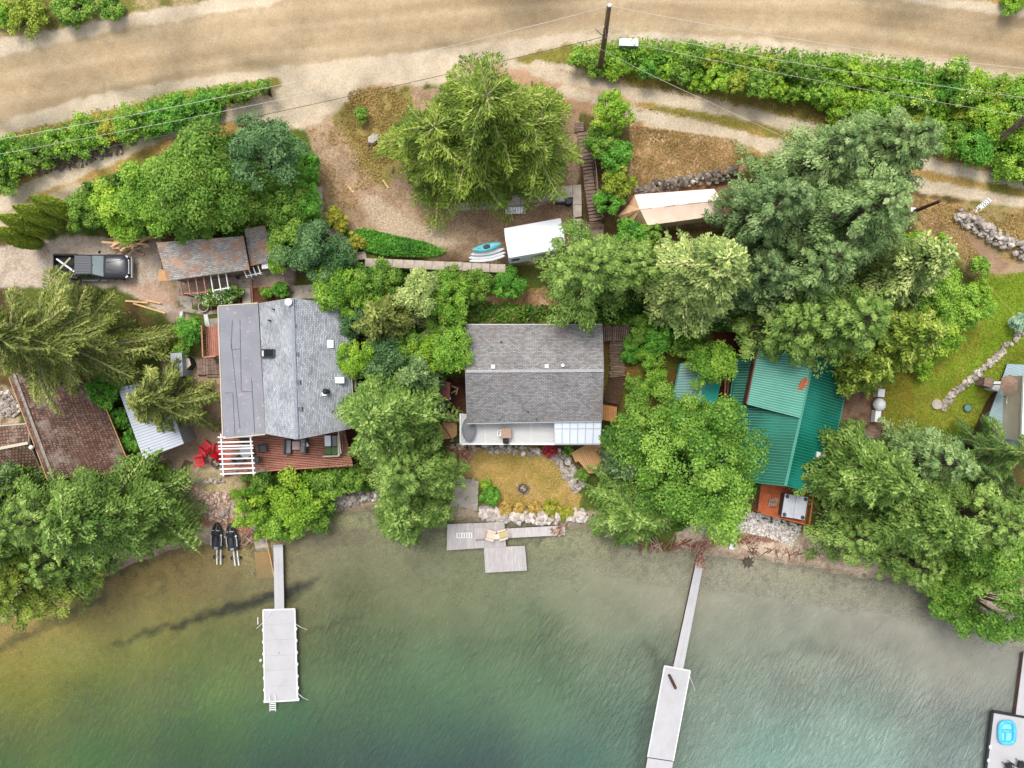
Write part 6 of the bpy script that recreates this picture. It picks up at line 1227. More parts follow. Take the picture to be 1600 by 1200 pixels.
# ------------------------------------------------------------------ vegetation
def leaves(name,C,A,Nn,L,W,tint,mat,parent,kind=None,label=None):
    n=len(C); Nn=Nn/np.linalg.norm(Nn,axis=1,keepdims=True); A=A-Nn*np.sum(A*Nn,1,keepdims=True); A/=np.linalg.norm(A,axis=1,keepdims=True)+1e-9; S=np.cross(A,Nn)
    L=np.broadcast_to(L,(n,))[:,None];W=np.broadcast_to(W,(n,))[:,None]
    v=np.stack([C-A*L/2,C+S*W/2+A*L*.08,C+A*L/2,C-S*W/2+A*L*.08],1).reshape(-1,3)
    if parent is not None: v=v-np.array(parent.location)
    me=bpy.data.meshes.new(name); me.vertices.add(4*n); me.vertices.foreach_set('co',v.astype(np.float32).ravel()); me.loops.add(4*n); me.loops.foreach_set('vertex_index',np.arange(4*n,dtype=np.int32)); me.polygons.add(n); me.polygons.foreach_set('loop_start',np.arange(0,4*n,4,dtype=np.int32))
    at_=me.attributes.new('tint','FLOAT','POINT'); at_.data.foreach_set('value',np.repeat(np.clip(tint,0,1),4).astype(np.float32)); me.materials.append(mat); me.update(calc_edges=True)
    o=bpy.data.objects.new(name,me); COL.objects.link(o)
    if parent is not None:o.parent=parent
    return o
# yellow-green cedar, blue-green fir, bright broadleaf...
g=lambda *c: lin(*c)
LM={'cedar':leafmat('cedar_foliage',g(86,100,42),g(142,154,70),g(194,198,110),.2),
'cedar2':leafmat('cedar_foliage_bright',g(84,110,34),g(142,166,56),g(196,206,100),.2),
'fir':leafmat('fir_foliage',g(78,106,60),g(128,158,88),g(184,204,138),.2),
'firpale':leafmat('pale_fir_foliage',g(109,134,69),g(167,187,103),g(227,233,153),.2),
'firdark':leafmat('dark_fir_foliage',g(66,92,56),g(110,140,80),g(164,186,124),.2),
'hem':leafmat('hemlock_foliage',g(84,116,46),g(128,160,70),g(178,202,110),.22),
'bright':leafmat('bright_leaves',g(72,116,34),g(122,170,52),g(176,208,84),.3),
'maple':leafmat('maple_leaves',g(58,100,32),g(106,154,50),g(164,198,86),.3),
'mid':leafmat('mid_green_leaves',g(62,102,34),g(108,150,50),g(158,188,78),.28),
'blue':leafmat('blue_green_leaves',g(54,92,52),g(84,124,70),g(132,164,104),.28),
'yellow':leafmat('yellow_green_leaves',g(120,130,40),g(166,170,56),g(206,198,84),.3),
'lime':leafmat('lime_leaves',g(84,126,30),g(136,180,48),g(184,210,76),.3),
'thuja':leafmat('thuja_foliage',g(84,108,28),g(138,158,44),g(186,198,78),.2),
'red':leafmat('maroon_leaves',g(109,29,32),g(155,41,47),g(196,71,71),.2),
'orange':leafmat('orange_flowers',g(140,124,54),g(196,164,78),g(222,190,110),.25),
'spruce':leafmat('blue_spruce_needles',g(104,145,116),g(152,187,155),g(205,227,194),.1),
'pine':leafmat('pine_needles',g(66,98,46),g(112,146,64),g(160,184,96),.2),
'ivy':leafmat('ivy_leaves',g(60,116,36),g(96,160,50),g(146,196,76),.3)}
def rnd(n,a=0,b=1): return rng.uniform(a,b,n)
def trunk(t,h,r,lean=(0,0)):
    p=t.location; m=MB(); m.tube([(p.x,p.y,p.z-.3),(p.x+lean[0]*.5,p.y+lean[1]*.5,p.z+h*.5),(p.x+lean[0],p.y+lean[1],p.z+h)],[r,r*.65,r*.15],8); m.build('trunk',bark,t,smooth=True)
def place(cx,cy,rpx,h,k):
    z=4.
    for _ in range(10): p=at(cx,cy,z); z=gz(p.x,p.y)+h*k
    p=at(cx,cy,z); return Vector((p.x,p.y,gz(p.x,p.y))),rpx*(CZ-z)/FP
def conifer(label,cx,cy,rpx,h,mat,style='cedar',name='conifer_tree',seed=0,group=None,dens=1.,jag=.3,cat='tree',twigs=1.,top=None):
    base,R=place(cx,cy,rpx,h,.38 if style!='pine' else .5); rs=np.random.default_rng(seed+11); t=thing(name,label,cat,base,0,group); bx,by,bz=base
    trunk(t,h*.99,.09+h*.018)
    P=dict(cedar=dict(nb=9.5,rise=.42,drp=.62,wid=.26,lat=.9,L=.34,W=.10,top=.8,clump=0),hem=dict(nb=9,rise=.30,drp=.40,wid=.46,lat=.75,L=.30,W=.15,top=.62,clump=0),fir=dict(nb=8,rise=.28,drp=.30,wid=.30,lat=.7,L=.26,W=.13,top=.62,clump=.85),pine=dict(nb=5,rise=.25,drp=.5,wid=.20,lat=.9,L=.5,W=.07,top=.8,clump=0))[style]
    nb=int(P['nb']*h); Cs=[];As=[];Ns=[];Ts=[];lm=MB()
    sector=rs.random(7)*2*math.pi
    for i in range(nb):
        f=(i+rs.random())/nb; f=f**.92; zz=h*(.14+.86*f); az=i*2.39996+rs.normal(0,.5)
        prof=(1-(f*.98))**(top or P['top']) if f>.12 else .8+f*1.4; 
        lobes=1+.16*math.sin(az*3+sector[0])+.10*math.sin(az*5+sector[1]); Lb=max(.25,R*prof*lobes*rs.uniform(1-jag,1.1))
        d=np.array([math.cos(az),math.sin(az),0]); pr=np.array([-d[1],d[0],0]); bend=rs.normal(0,.26)
        upk=P['rise']*(.5+.9*f); drk=P['drp']*(1.1-.5*f)
        fn=lambda s: np.stack([bx+d[0]*Lb*s+pr[0]*bend*Lb*s*s,by+d[1]*Lb*s+pr[1]*bend*Lb*s*s,bz+zz+Lb*(upk*s-drk*s*s)],-1)
        ss=np.linspace(0,1,6); pts=fn(ss); lm.tube([Vector(q)+Vector((0,0,.05 if style=='cedar' else 0)) for q in pts],[(.03 if top else .06 if style=='cedar' else .055)*Lb**.5*(1-.8*s)+.014 for s in ss],4 if Lb>1.2 else 3)
        n=int(dens*(1.25 if style=='cedar' else 1)*(84 if style!='pine' else 46)*Lb*(1 if style=='cedar' else 1.25))+8
        tb=rs.normal(.0,.14)
        if P['clump']>0:
            nc=max(2,int(Lb*2.4)); sc=rs.uniform(.2,1.,nc)**.75; sc[-1]=1; cu=rs.uniform(-1,1,nc)*P['wid']*Lb*(1.15-sc*.7)*.9; rc=(.26+.22*rs.random(nc))*min(1.2,Lb*.38+.25)
            idx=rs.integers(0,nc,n); q=rs.normal(size=(n,3)); q/=np.linalg.norm(q,axis=1,keepdims=True); q[:,2]=np.abs(q[:,2])*.9-.25
            base_=fn(sc)+pr*cu[:,None]; c=base_[idx]+q*rc[idx][:,None]*(.7+.4*rs.random((n,1)))*np.array([1.15,1.15,.6])
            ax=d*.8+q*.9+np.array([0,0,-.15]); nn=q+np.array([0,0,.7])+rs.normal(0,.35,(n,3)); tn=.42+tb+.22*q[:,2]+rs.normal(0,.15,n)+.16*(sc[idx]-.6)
            Cs.append(c);As.append(ax);Ns.append(nn);Ts.append(tn)
        else:
            s=rs.uniform(.12,1.02,n)**.85; u=rs.uniform(-1,1,n); wv=(P['wid']*(1.6 if top else 1))*Lb*np.minimum(1,s*2.4)*(1.12-s*.85)+.1
            # hanging side sprays: leaves gather on discrete twigs
            k=np.round(s*Lb*4)/(Lb*4); s=np.where(rs.random(n)<.75,k,s)
            c=fn(s)+pr*(u*wv)[:,None]+d*(np.abs(u)*wv*.55)[:,None]; c[:,2]-=np.abs(u)*wv*.45+rs.random(n)*.18; c+=rs.normal(0,.035,(n,3))
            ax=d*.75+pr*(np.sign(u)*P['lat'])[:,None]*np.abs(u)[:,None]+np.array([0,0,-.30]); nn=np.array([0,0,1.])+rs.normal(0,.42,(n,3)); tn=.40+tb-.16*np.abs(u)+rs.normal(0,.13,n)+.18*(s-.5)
            Cs.append(c);As.append(ax);Ns.append(nn);Ts.append(tn)
            # bright new growth along the branch axis
            n2=int(n*(.2 if style=='cedar' and not top else .08)); s=rs.uniform(.15,1.03,n2); c=fn(s)+rs.normal(0,.03,(n2,3)); c[:,2]+=.05; Cs.append(c);As.append(np.tile(d+np.array([0,0,-.2]),(n2,1)));Ns.append(np.array([0,0,1.])+rs.normal(0,.25,(n2,3)));Ts.append(.74+tb+rs.normal(0,.1,n2))
    lm.tube([Vector((bx,by,bz+h*.08)),Vector((bx,by,bz+h*.95))],.02,4)
    lm.build('branches',twig if style in('cedar','pine') else bark,t)
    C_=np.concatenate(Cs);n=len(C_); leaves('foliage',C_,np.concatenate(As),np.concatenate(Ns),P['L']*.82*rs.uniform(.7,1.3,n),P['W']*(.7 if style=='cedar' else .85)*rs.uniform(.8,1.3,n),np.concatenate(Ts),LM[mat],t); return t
def broad(label,cx,cy,rpx,h,mat,name='broadleaf_tree',seed=0,group=None,cat='tree',dens=1.,leaf=.20,cl=None,flat=.8,mat2=None,elong=(1,1,0),kz=.6):
    base,R=place(cx,cy,rpx,h,kz); rs=np.random.default_rng(seed+101); t=thing(name,label,cat,base,0,group); bx,by,bz=base; big=R>1.6
    cz_=h-min(R*flat,h*.55); hz=min(R*flat,h*.55)
    if big: trunk(t,cz_,.05+h*.02)
    rc0=cl or max(.2,min(R*.25,1.0)); nc=int(max(9,(R/rc0)**2*3.6))
    q=rs.normal(size=(nc,3)); q/=np.linalg.norm(q,axis=1,keepdims=True); q[:,2]=np.where(rs.random(nc)<.8,np.abs(q[:,2]),q[:,2]*.6)
    az=np.arctan2(q[:,1],q[:,0]); lob=1+.16*np.sin(az*3+rs.random()*6)+.12*np.sin(az*5+rs.random()*6)
    rad=rs.uniform(.45,1.,nc)**.6*lob; e0,e1,ea=elong; X=q[:,0]*rad*(R-rc0*.6)*e0;Y=q[:,1]*rad*(R-rc0*.6)*e1; c,sn=math.cos(ea),math.sin(ea)
    cc=np.stack([bx+X*c-Y*sn,by+X*sn+Y*c,bz+cz_+q[:,2]*rad*hz-.15*hz],-1); cc[:,2]=np.maximum(cc[:,2],bz+rc0*.4); rc=rc0*rs.uniform(.45,1.3,nc); ct=rs.normal(0,.17,nc); kp=rs.random(nc)<(.9 if big else 1.); cc=cc[kp];rc=rc[kp];ct=ct[kp];nc=len(cc); lsz=rs.uniform(.75,1.25,nc)
    m=MB()
    for i in range(min(nc,26)):
        b0=Vector((bx,by,bz+cz_*(.45 if big else .05))); e_=Vector(cc[i]); mid=(b0+e_)/2+Vector((0,0,-.1*R if big else .1)); m.tube([b0,mid,e_],[.05*R**.6,.03*R**.6,.012],4)
    m.build('branches' if big else 'stems',bark,t)
    lf=leaf*min(1.,.55+R*.14); n=(dens*260*(rc**2)*(.26/lf)**2*.80).astype(int)+12; idx=np.repeat(np.arange(nc),n); N_=len(idx)
    d=rs.normal(size=(N_,3)); d/=np.linalg.norm(d,axis=1,keepdims=True); d[:,2]=np.where(d[:,2]<-.3,-d[:,2],d[:,2])
    P_=cc[idx]+d*(rc[idx]*(.55+.55*rs.random(N_)))[:,None]*np.array([1,1,.75]); nn=d*.8+np.array([0,0,.55])+rs.normal(0,.4,(N_,3)); ax=rs.normal(size=(N_,3))
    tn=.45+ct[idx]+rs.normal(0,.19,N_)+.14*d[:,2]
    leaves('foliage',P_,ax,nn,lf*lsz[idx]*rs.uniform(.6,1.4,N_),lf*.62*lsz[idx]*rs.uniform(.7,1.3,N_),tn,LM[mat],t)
    if mat2:
        k=rs.random(N_)<.05; leaves('flowers',P_[k]+np.array([0,0,.05]),ax[k],nn[k]+np.array([0,0,1]),lf*.7,lf*.6,tn[k],mat2,t)['kind']='stuff'
    return t
# --- big conifers
S=0
def con(*a,**k):
    global S; S+=1; return conifer(*a,seed=S,**k)
def bro(*a,**k):
    global S; S+=1; return broad(*a,seed=S,**k)
con('tall drooping yellow-green cedar in the middle of the group above the upper block wall',766,206,112,10.5,'cedar2','cedar','cedar_tree',top=.36,dens=1.15,jag=.45,group='drooping cedars above the terrace')
con('left drooping cedar with grey bare branch tips above the upper block wall',690,238,92,8.5,'cedar2','cedar','cedar_tree',top=.36,dens=1.1,jag=.5,group='drooping cedars above the terrace')
con('right drooping cedar nearest the wooden staircase',828,232,90,8,'cedar2','cedar','cedar_tree',top=.36,dens=1.1,jag=.5,group='drooping cedars above the terrace')
con('low drooping cedar at the bottom middle, over the upper block wall',745,262,84,5.5,'cedar2','cedar','cedar_tree',group='drooping cedars above the terrace',top=.3,dens=1.1,jag=.5)
con('low drooping cedar at the lower left of the cedar group, branch tips over the dirt',672,270,56,5,'cedar2','cedar','cedar_tree',group='drooping cedars above the terrace',top=.3,dens=1.,jag=.5)
con('low drooping cedar at the lower right of the cedar group, next to the staircase wall',826,255,56,5,'cedar2','cedar','cedar_tree',group='drooping cedars above the terrace',top=.3,dens=1.,jag=.5)
con('huge drooping cedar leaning out over the brown cabin at the left edge',104,534,118,14,'cedar','cedar','cedar_tree',dens=1.1)
con('small feathery drooping cedar beside the white shed and the flat grey roof',263,625,70,9,'cedar','cedar','cedar_tree')
# --- fir group upper right
G='tall firs between the canvas tent and the lawn'
con('grey-green fir at the upper right of the fir group, reaching the track',1350,262,84,13,'fir','fir','fir_tree',group=G,dens=1.1)
con('fir with a pointed dark tip at the top left of the fir group',1262,268,76,13,'fir','fir','fir_tree',group=G)
con('dark fir overlapping the end of the canvas tent',1182,345,78,13,'firdark','fir','fir_tree',group=G)
con('broad fir in the centre of the fir group',1300,352,98,14.5,'fir','fir','fir_tree',group=G,dens=1.15)
con('dull green fir under the centre of the fir group',1240,425,84,12,'fir','fir','fir_tree',group=G)
con('pale silvery fir hanging over the bright bushes right of the fir group',1390,425,72,12,'firpale','hem','fir_tree',group=G,dens=.8)
con('darkest small fir between the canvas tent and the pale silvery tree',1175,440,58,10,'firdark','fir','fir_tree',group=G)
con('mid green fir overhanging the dark strip of the green roof',1210,510,66,11,'hem','fir','fir_tree',group=G)
con('bright green fir overhanging the pale upper green roof',1290,508,80,13,'hem','fir','fir_tree',group=G)
con('yellow-green cedar at the lower right of the fir group, above the lawn',1385,530,72,11,'cedar2','hem','cedar_tree',group=G)
con('small yellow-green cedar beside the white covered barbecue',1335,575,46,8,'cedar2','hem','cedar_tree',group=G)
con('pale silvery green tree with radiating branches left of the fir group',1078,438,88,15,'firpale','hem','fir_tree',dens=1.05)
con('bushy green tree over the corner of the tarpaulin garage',912,428,80,12,'hem','fir','conifer_tree',dens=1.1)
con('green tree between the garage corner tree and the pale silvery tree',985,425,58,9,'hem','fir','conifer_tree')
# --- lakeside centre left
G='tall bushy trees between the grey house and the boat ramp'
con('upper and largest bushy tree of the row between the two houses',612,648,88,14,'hem','hem','hemlock_tree',group=G,dens=1.15)
con('middle bushy tree overhanging the end of the red deck',640,722,70,12,'hem','fir','hemlock_tree',group=G,dens=1.1)
con('lowest bushy tree of the row, overhanging the water',640,792,66,9,'hem','hem','hemlock_tree',group=G,dens=1.1)
con('dark narrow tree on the boat ramp side of the row',688,745,40,8,'hem','fir','hemlock_tree',group=G)
con('small tree tucked behind the top of the row beside the chimney',655,590,40,8,'fir','hem','hemlock_tree',group=G)
con('feathery tree overhanging the water below the big maple',982,792,70,9.5,'hem','hem','hemlock_tree',dens=1.15)
bro('large maple with bright green leaves between the lake cabin and the green house',1085,722,112,12,'maple','maple_tree',leaf=.21)
bro('darker maple crown beside the glazed patio cover',1002,668,66,9.5,'mid','maple_tree')
con('dark blue-green fir half hidden under the maple beside the tan deck',972,722,38,8,'firdark','hem','fir_tree')
bro('bright leafy maple crown above the small green shed',1068,660,50,9,'maple','maple_tree')
bro('small light green tree touching the green shed roof',1106,565,42,6,'bright','broadleaf_tree')
# --- lakeside right
G='lakeside trees at the lower right'
con('dark fir rising beside the vents of the green roof',1330,735,76,14,'hem','hem','fir_tree',group=G)
con('pale topped fir right of the timber step',1425,715,56,12,'fir','fir','fir_tree',group=G)
con('low bushy fir beside the orange deck and white cobbles',1312,826,60,8,'hem','fir','fir_tree',group=G)
con('large pale green fir in the middle of the lower right group',1405,800,84,14,'hem','hem','fir_tree',group=G,dens=1.15)
con('pale green fir with rounded clumps right of the middle of the lower right group',1478,792,72,14,'hem','fir','fir_tree',group=G)
con('bright green fir drooping over the beach in the lower right group',1405,868,52,9,'hem','fir','fir_tree',group=G)
bro('dark leafy bush under the firs at the beach',1465,888,42,5,'mid','shrub',cat='shrub',group=G)
bro('leafy tree at the right edge above the maple over the water',1538,838,58,11,'maple','broadleaf_tree',group=G)
bro('bright maple overhanging the water at the right edge',1555,948,80,10,'maple','maple_tree',group=G,leaf=.22,flat=1.6)
bro('second crown of the bright maple at the bottom right, left tip',1505,955,40,4,'maple','maple_tree',group=G,flat=2)
con('long needled dark pine beside the tip of the blue grey deck',1575,705,64,12,'pine','pine','pine_tree',group=G,dens=1.3)
con('long needled pine below the stone edging with feathery dark boughs',1500,735,56,9,'pine','pine','pine_tree',group=G,dens=1.2)
con('long needled pine at the right edge below the blue grey deck',1590,780,60,11,'pine','pine','pine_tree',group=G,dens=1.2)
# --- lakeside left
G='lakeside trees at the lower left'
con('broad pale green fir below the brown cabin, right part of the lower left group',190,795,96,14,'hem','hem','hemlock_tree',group=G,dens=1.15)
con('tall fir with a pointed tip against the brown roof in the lower left group',130,790,72,15,'hem','fir','hemlock_tree',group=G)
con('bright green fir at the left edge of the lower left group',45,815,88,14,'hem','hem','hemlock_tree',group=G,dens=1.1)
con('yellow-green tree overhanging the water at the bottom of the lower left group',62,900,78,12,'cedar2','fir','hemlock_tree',group=G,dens=1.1)
con('low dark fir nearest the pinkish cobbles in the lower left group',252,820,44,8,'hem','fir','hemlock_tree',group=G)
con('narrow tree beside the left annex roof in the lower left group',18,760,40,11,'fir','hem','hemlock_tree',group=G)
con('dull green fir between the bright firs of the lower left group',125,862,66,10,'hem','fir','hemlock_tree',group=G)
# --- columnar thujas at the left
for i,(px,py,l) in enumerate([(28,372,'lowest of the leaning column shaped cedars beside the gravel yard'),(42,352,'second lowest of the leaning column shaped cedars beside the gravel yard'),(64,338,'second highest of the leaning column shaped cedars beside the gravel yard'),(88,324,'highest and longest of the leaning column shaped cedars beside the gravel yard')]):
    base,R=place(px,py,17,5.2,.5); base=base; t=thing('column_cedar',l,'tree',base,0,'column cedars by the gravel yard'); h=5.4; n=4200; z=rnd(n)**.9; a=rnd(n,0,6.283); rr_=.66*np.sin(np.pi*np.clip(z*.86+.14,0,1))**.7*(.8+.25*rnd(n)); 
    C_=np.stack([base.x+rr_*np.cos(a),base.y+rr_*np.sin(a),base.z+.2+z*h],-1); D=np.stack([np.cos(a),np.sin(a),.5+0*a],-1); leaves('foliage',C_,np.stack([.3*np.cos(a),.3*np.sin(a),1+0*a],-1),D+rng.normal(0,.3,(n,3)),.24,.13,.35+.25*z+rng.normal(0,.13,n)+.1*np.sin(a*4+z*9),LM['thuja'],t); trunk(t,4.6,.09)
# --- deciduous mass upper left
G='bushes on the bank above the carport shed'
for a in [('large dark green tree in the middle of the bank above the carport shed',322,288,88,9,'mid'),('blue-green tree at the upper right of the bank, nearest the gravel apron',418,244,60,8,'blue'),('bright tree on the left flank of the large dark tree',245,305,58,6.5,'bright'),
 ('yellowish green bush at the left end of the bank, next to the leafy edge',190,325,46,4.5,'lime'),('low dull bush between the column cedars and the bank bushes',138,330,34,3,'mid'),('green tree between the large dark tree and the ivy slope',385,315,46,6,'mid'),('vivid green bush on the slope below the gravel apron',470,265,38,3.5,'ivy'),
 ('green bush over the right end of the lichened roof',445,320,46,5,'mid'),('vivid green bush west of the stepped wall',475,315,34,4,'ivy'),('lush blue-green bush right of the carport shed',500,392,56,6,'blue'),('green bush below the lush blue-green bush',455,378,38,4.5,'mid'),
 ('bright bush over the top right corner of the grey roof',530,450,44,5.5,'bright'),('small green bush directly above the carport roof',300,345,36,4,'mid'),('green bush at the far left flank by the lumber pile',215,350,36,3.5,'bright'),('green bush at the right flank of the carport shed',440,410,22,3,'bright'),('dark bush beneath the stepped wall',530,410,36,5,'blue')]:
    bro(a[0],a[1],a[2],a[3],a[4],a[5],'broadleaf_tree' if a[4]>4.6 else 'shrub',cat='tree' if a[4]>4.6 else 'shrub',group=G)
G='trees and bushes between the two houses'
for a in [('yellow-olive tree in the middle of the thicket between the two houses',602,498,52,7,'yellow',1),('pale grey-green tree just under the lower retaining wall',655,458,38,6,'firpale',0),('mid green bush right of the grey roof top corner',568,446,36,4.5,'mid',0),('green bush left of the bare earth behind the lake cabin',698,468,44,5,'bright',0),
 ('dark green bush under the middle of the lower retaining wall',742,446,30,2.6,'mid',0),('vivid green bush under the right end of the lower retaining wall',795,444,28,2.4,'ivy',0),('dark bush below the wall between the pale tree and the green bush',700,440,26,2.6,'mid',0),('green bush beside the right wall of the grey house',556,500,32,4.5,'blue',0),
 ('lime green bush against the lower right wall of the grey house',556,560,34,5,'lime',0),('blue-green bush in the hollow above the tall bushy tree',600,562,40,5,'blue',0),('lime green bush with bare twigs above the woodshed',672,555,36,4.5,'lime',0),('light green tree touching the left end of the lake cabin roof',712,552,38,6,'bright',0),('green bush below the block wall beside the grey roof',600,436,30,4,'mid',0),('deep green bush behind the yellow-olive tree',560,470,34,4.5,'bright',0),('small dark bush under the bare twigs beside the lake cabin',690,520,30,3.5,'mid',0),('dark bush between the yellow-olive tree and the lime bush',640,545,32,4,'mid',0)]:
    if a[6]: con(a[0],a[1],a[2],a[3],a[4],'cedar','hem','conifer_tree',group=G,dens=1.1)
    else: bro(a[0],a[1],a[2],a[3],a[4],a[5],'broadleaf_tree' if a[4]>5.2 else 'shrub',cat='tree' if a[4]>5.2 else 'shrub',group=G)
# a bare twiggy bush
p=gat(688,512); t=thing('bare_bush','bare grey twiggy bush beside the upper left corner of the lake cabin roof','bush',p); m=MB(); rr=random.Random(2)
for k in range(60):
    a=rr.uniform(0,6.28); L_=rr.uniform(.8,2.2); e=Vector((p.x+L_*math.cos(a),p.y+L_*math.sin(a),p.z+rr.uniform(2.2,4.2))); mid=lerp(p,e,.5)+Vector((rr.uniform(-.2,.2),rr.uniform(-.2,.2),.4)); m.tube([p+Vector((0,0,.3)),mid,e],[.05,.03,.01],4)
m.build('branches',M('bare_twig',lin(172,158,136),lin(140,124,106),5),t)
G='bushes in front of the red deck'
for a in [('leafy bush at the top left below the red deck, beside the pale gravel',402,748,24,2,'mid'),('bright bush at the left below the red deck, over the concrete slab',392,790,34,3.2,'lime'),('large bright bush in the middle below the red deck',462,775,52,4.2,'lime'),('green bush hanging toward the water below the red deck',440,812,36,2.6,'bright'),('green bush at the right end, touching the shore stone wall',492,800,36,2.8,'mid'),('dark green bush close under the deck rim board',510,748,38,3,'mid'),('green bush under the right end of the red deck',548,748,28,2.8,'mid'),('low bright bush right of the concrete slab',415,822,22,1.8,'lime')]:
    bro(a[0],a[1],a[2],a[3],a[4],a[5],'shrub',cat='shrub',group=G,leaf=.24)
def shrubs(items,group):
    for l,x,y,r,h,mt in items: bro(l,x,y,r,h,mt,'shrub',cat='shrub',group=group,leaf=.22)
shrubs([('round vivid green bush left of the red side deck',299,516,24,2.6,'ivy'),('small leafy bush right of the garden steps, left one',416,458,11,1,'bright'),('small leafy bush right of the garden steps, right one',439,452,14,1.3,'ivy'),('green bush beside the red side deck and wooden landing',284,545,14,1.2,'mid')],'garden bushes by the grey house')
for l,x,y,r in(('dark rose bush with white flowers below the trellis, left half',328,466,19),('dark rose bush with white flowers below the trellis, right half',355,460,21)):
    bro(l,x,y,r,1.6,'mid','flowering_bush',cat='bush',mat2=white,leaf=.2,elong=(1.25,.75,.15))
shrubs([('vivid bush at the top of the gap between the brown cabin and white shed',163,612,28,3,'ivy'),('second green bush down the gap between the brown cabin and white shed',188,652,20,2.2,'ivy'),('third green bush down the gap between the brown cabin and white shed',205,688,20,2.2,'ivy'),('lowest green bush in the gap, beyond the corner of the white shed',216,730,24,2.4,'mid'),('dark green bush at the corner of the firepit patio',247,742,22,2,'mid')],'bushes between the brown cabin and the white shed')
shrubs([('vivid green bush at the top of the thicket left of the lawn',1450,405,40,4.5,'lime'),('bright bush nearest the silvery fir',1415,385,28,4,'lime'),('mid green bush in the middle of the thicket left of the lawn',1455,465,46,5,'bright'),('bright bush on the lawn side of the thicket',1505,480,40,4,'bright'),('lower green bush of the thicket merging into the lawn',1475,520,40,3.5,'lime'),('green bush under the yellow-green cedar',1430,500,36,4,'mid'),('pale bush at the bottom tip of the thicket',1440,560,28,2.2,'lime'),('small round bush alone beside the dirt path',1530,415,17,1.6,'bright'),('bush at the right end of the thicket by the bare patch',1530,455,20,2,'lime')],'thicket left of the lawn')
bro('ball shaped blue spruce at the right edge of the lawn',1592,503,16,1.6,'spruce','blue_spruce',cat='shrub',leaf=.16)
shrubs([('tallest bright shrub at the top of the row beside the staircase',953,180,36,4.2,'lime'),('dark shrub second down the row beside the staircase',938,222,28,3,'mid'),('leafy shrub third down the row beside the staircase',960,240,32,3.2,'ivy'),('olive green shrub fourth down the row beside the staircase',965,285,28,3,'thuja'),('green shrub lowest in the row beside the staircase',950,315,24,2.4,'ivy'),('dark leafy bush below the tip of the canvas tent',985,372,32,3,'ivy'),('green bush right of the lower steps',1015,368,22,2.4,'mid'),
 ('fern like bush right of the boardwalk, upper',990,545,22,1.6,'ivy'),('green bush right of the boardwalk, middle',1018,560,24,2,'bright'),('leafy bush left of the small green shed',1028,600,26,2,'bright'),('small bush right of the boardwalk, lower',992,600,18,1.3,'mid'),('vivid bush below the pale silvery tree',1030,520,34,3,'ivy'),('bush at the boardwalk corner under the trees',1000,515,24,2.4,'mid'),('bush right of the green shed top, below the pale tree',1075,540,28,2.6,'mid')],'shrubs beside the stairs and boardwalk')
shrubs([('maroon leaved shrub at the foot of the patio cover',860,701,13,1.1,'red'),('bright tufted bush right of the concrete boat ramp',766,776,18,1.2,'ivy'),('small bright bush above the tufted bush at the lawn corner',758,755,10,.8,'lime'),('orange flowering plant, leftmost above the boulder wall',789,795,12,.6,'orange'),('orange flowering plant, second from the left above the boulder wall',811,793,11,.6,'orange'),('yellow-orange plant in the middle above the boulder wall',835,794,12,.6,'orange'),('yellow-green plant right of the orange flowers above the boulder wall',862,793,15,.8,'yellow'),('yellow-green plant at the right end above the boulder wall',884,803,13,.8,'yellow'),('green bush left of the flagstones below the tan deck',912,740,13,1,'mid'),('low green plant at the patio cover corner',888,703,10,.7,'mid')],'plants round the dry lawn')
shrubs([('yellow bush highest beside the stepped wall',522,338,17,1.8,'yellow'),('yellow bush in the middle beside the stepped wall',534,352,14,1.6,'yellow'),('yellow-green bush lowest beside the stepped wall',556,378,15,1.5,'yellow'),('small round green bush on the dry grass near the gravel apron',565,178,13,1.3,'mid')],'bushes on the terrace edge')
# --- hedges along the road
def hedge(prefix,up,lo,group,hh,rmin,seed,mats,suffix):
    rs=random.Random(seed); x=up[0][0]; k=0; items=[]
    ui=lambda P,x: np.interp(x,[p[0] for p in P],[p[1] for p in P])
    while x<up[-1][0]:
        a,b_=ui(up,x),ui(lo,x); wdt=b_-a; rows=1 if wdt<52 else 2 if wdt<100 else 3; r=max(rmin,wdt/rows*rs.uniform(.5,.72))
        for j in range(rows): items.append((x+rs.uniform(-4,4)+(j%2)*r*.4,a+wdt*(j+.5)/rows+rs.uniform(-3,3),min(r,40)*rs.uniform(.9,1.12),j,rows))
        x+=max(28,min(r,40)*1.3)
    items.sort(key=lambda q:(q[3],q[0])); cnt={}
    for (x,y,r,j,rows) in items:
        cnt[j]=cnt.get(j,0)+1; i=cnt[j]-1
        row={0:'upper row',1:'second row',2:'lowest row'}[j]
        o=ords[i] if i<16 else ['seventeenth','eighteenth','nineteenth','twentieth','twenty-first','twenty-second','twenty-third','twenty-fourth','twenty-fifth','twenty-sixth'][i-16]
        bro(f'{o} shrub from the left, {row}, of the {suffix}',x,y,r,rs.uniform(*hh),rs.choice(mats),'shrub',cat='shrub',group=group,leaf=.23,dens=.95)
hedge('r',[(905,78),(1000,70),(1200,85),(1400,100),(1540,122),(1615,132)],[(905,108),(960,120),(1050,128),(1150,150),(1250,162),(1350,188),(1450,220),(1500,242),(1615,285)],'shrubs of the right roadside hedge',(.9,2.7),15,4,['lime','bright','ivy','mid','thuja','bright','lime'],'right roadside hedge')
hedge('l',[(-10,222),(60,212),(190,176),(280,148),(425,130)],[(-10,275),(60,262),(130,238),(220,212),(330,178),(425,146)],'shrubs of the left roadside hedge',(1.4,2.4),12,5,['bright','ivy','mid','bright','yellow'],'left roadside hedge')
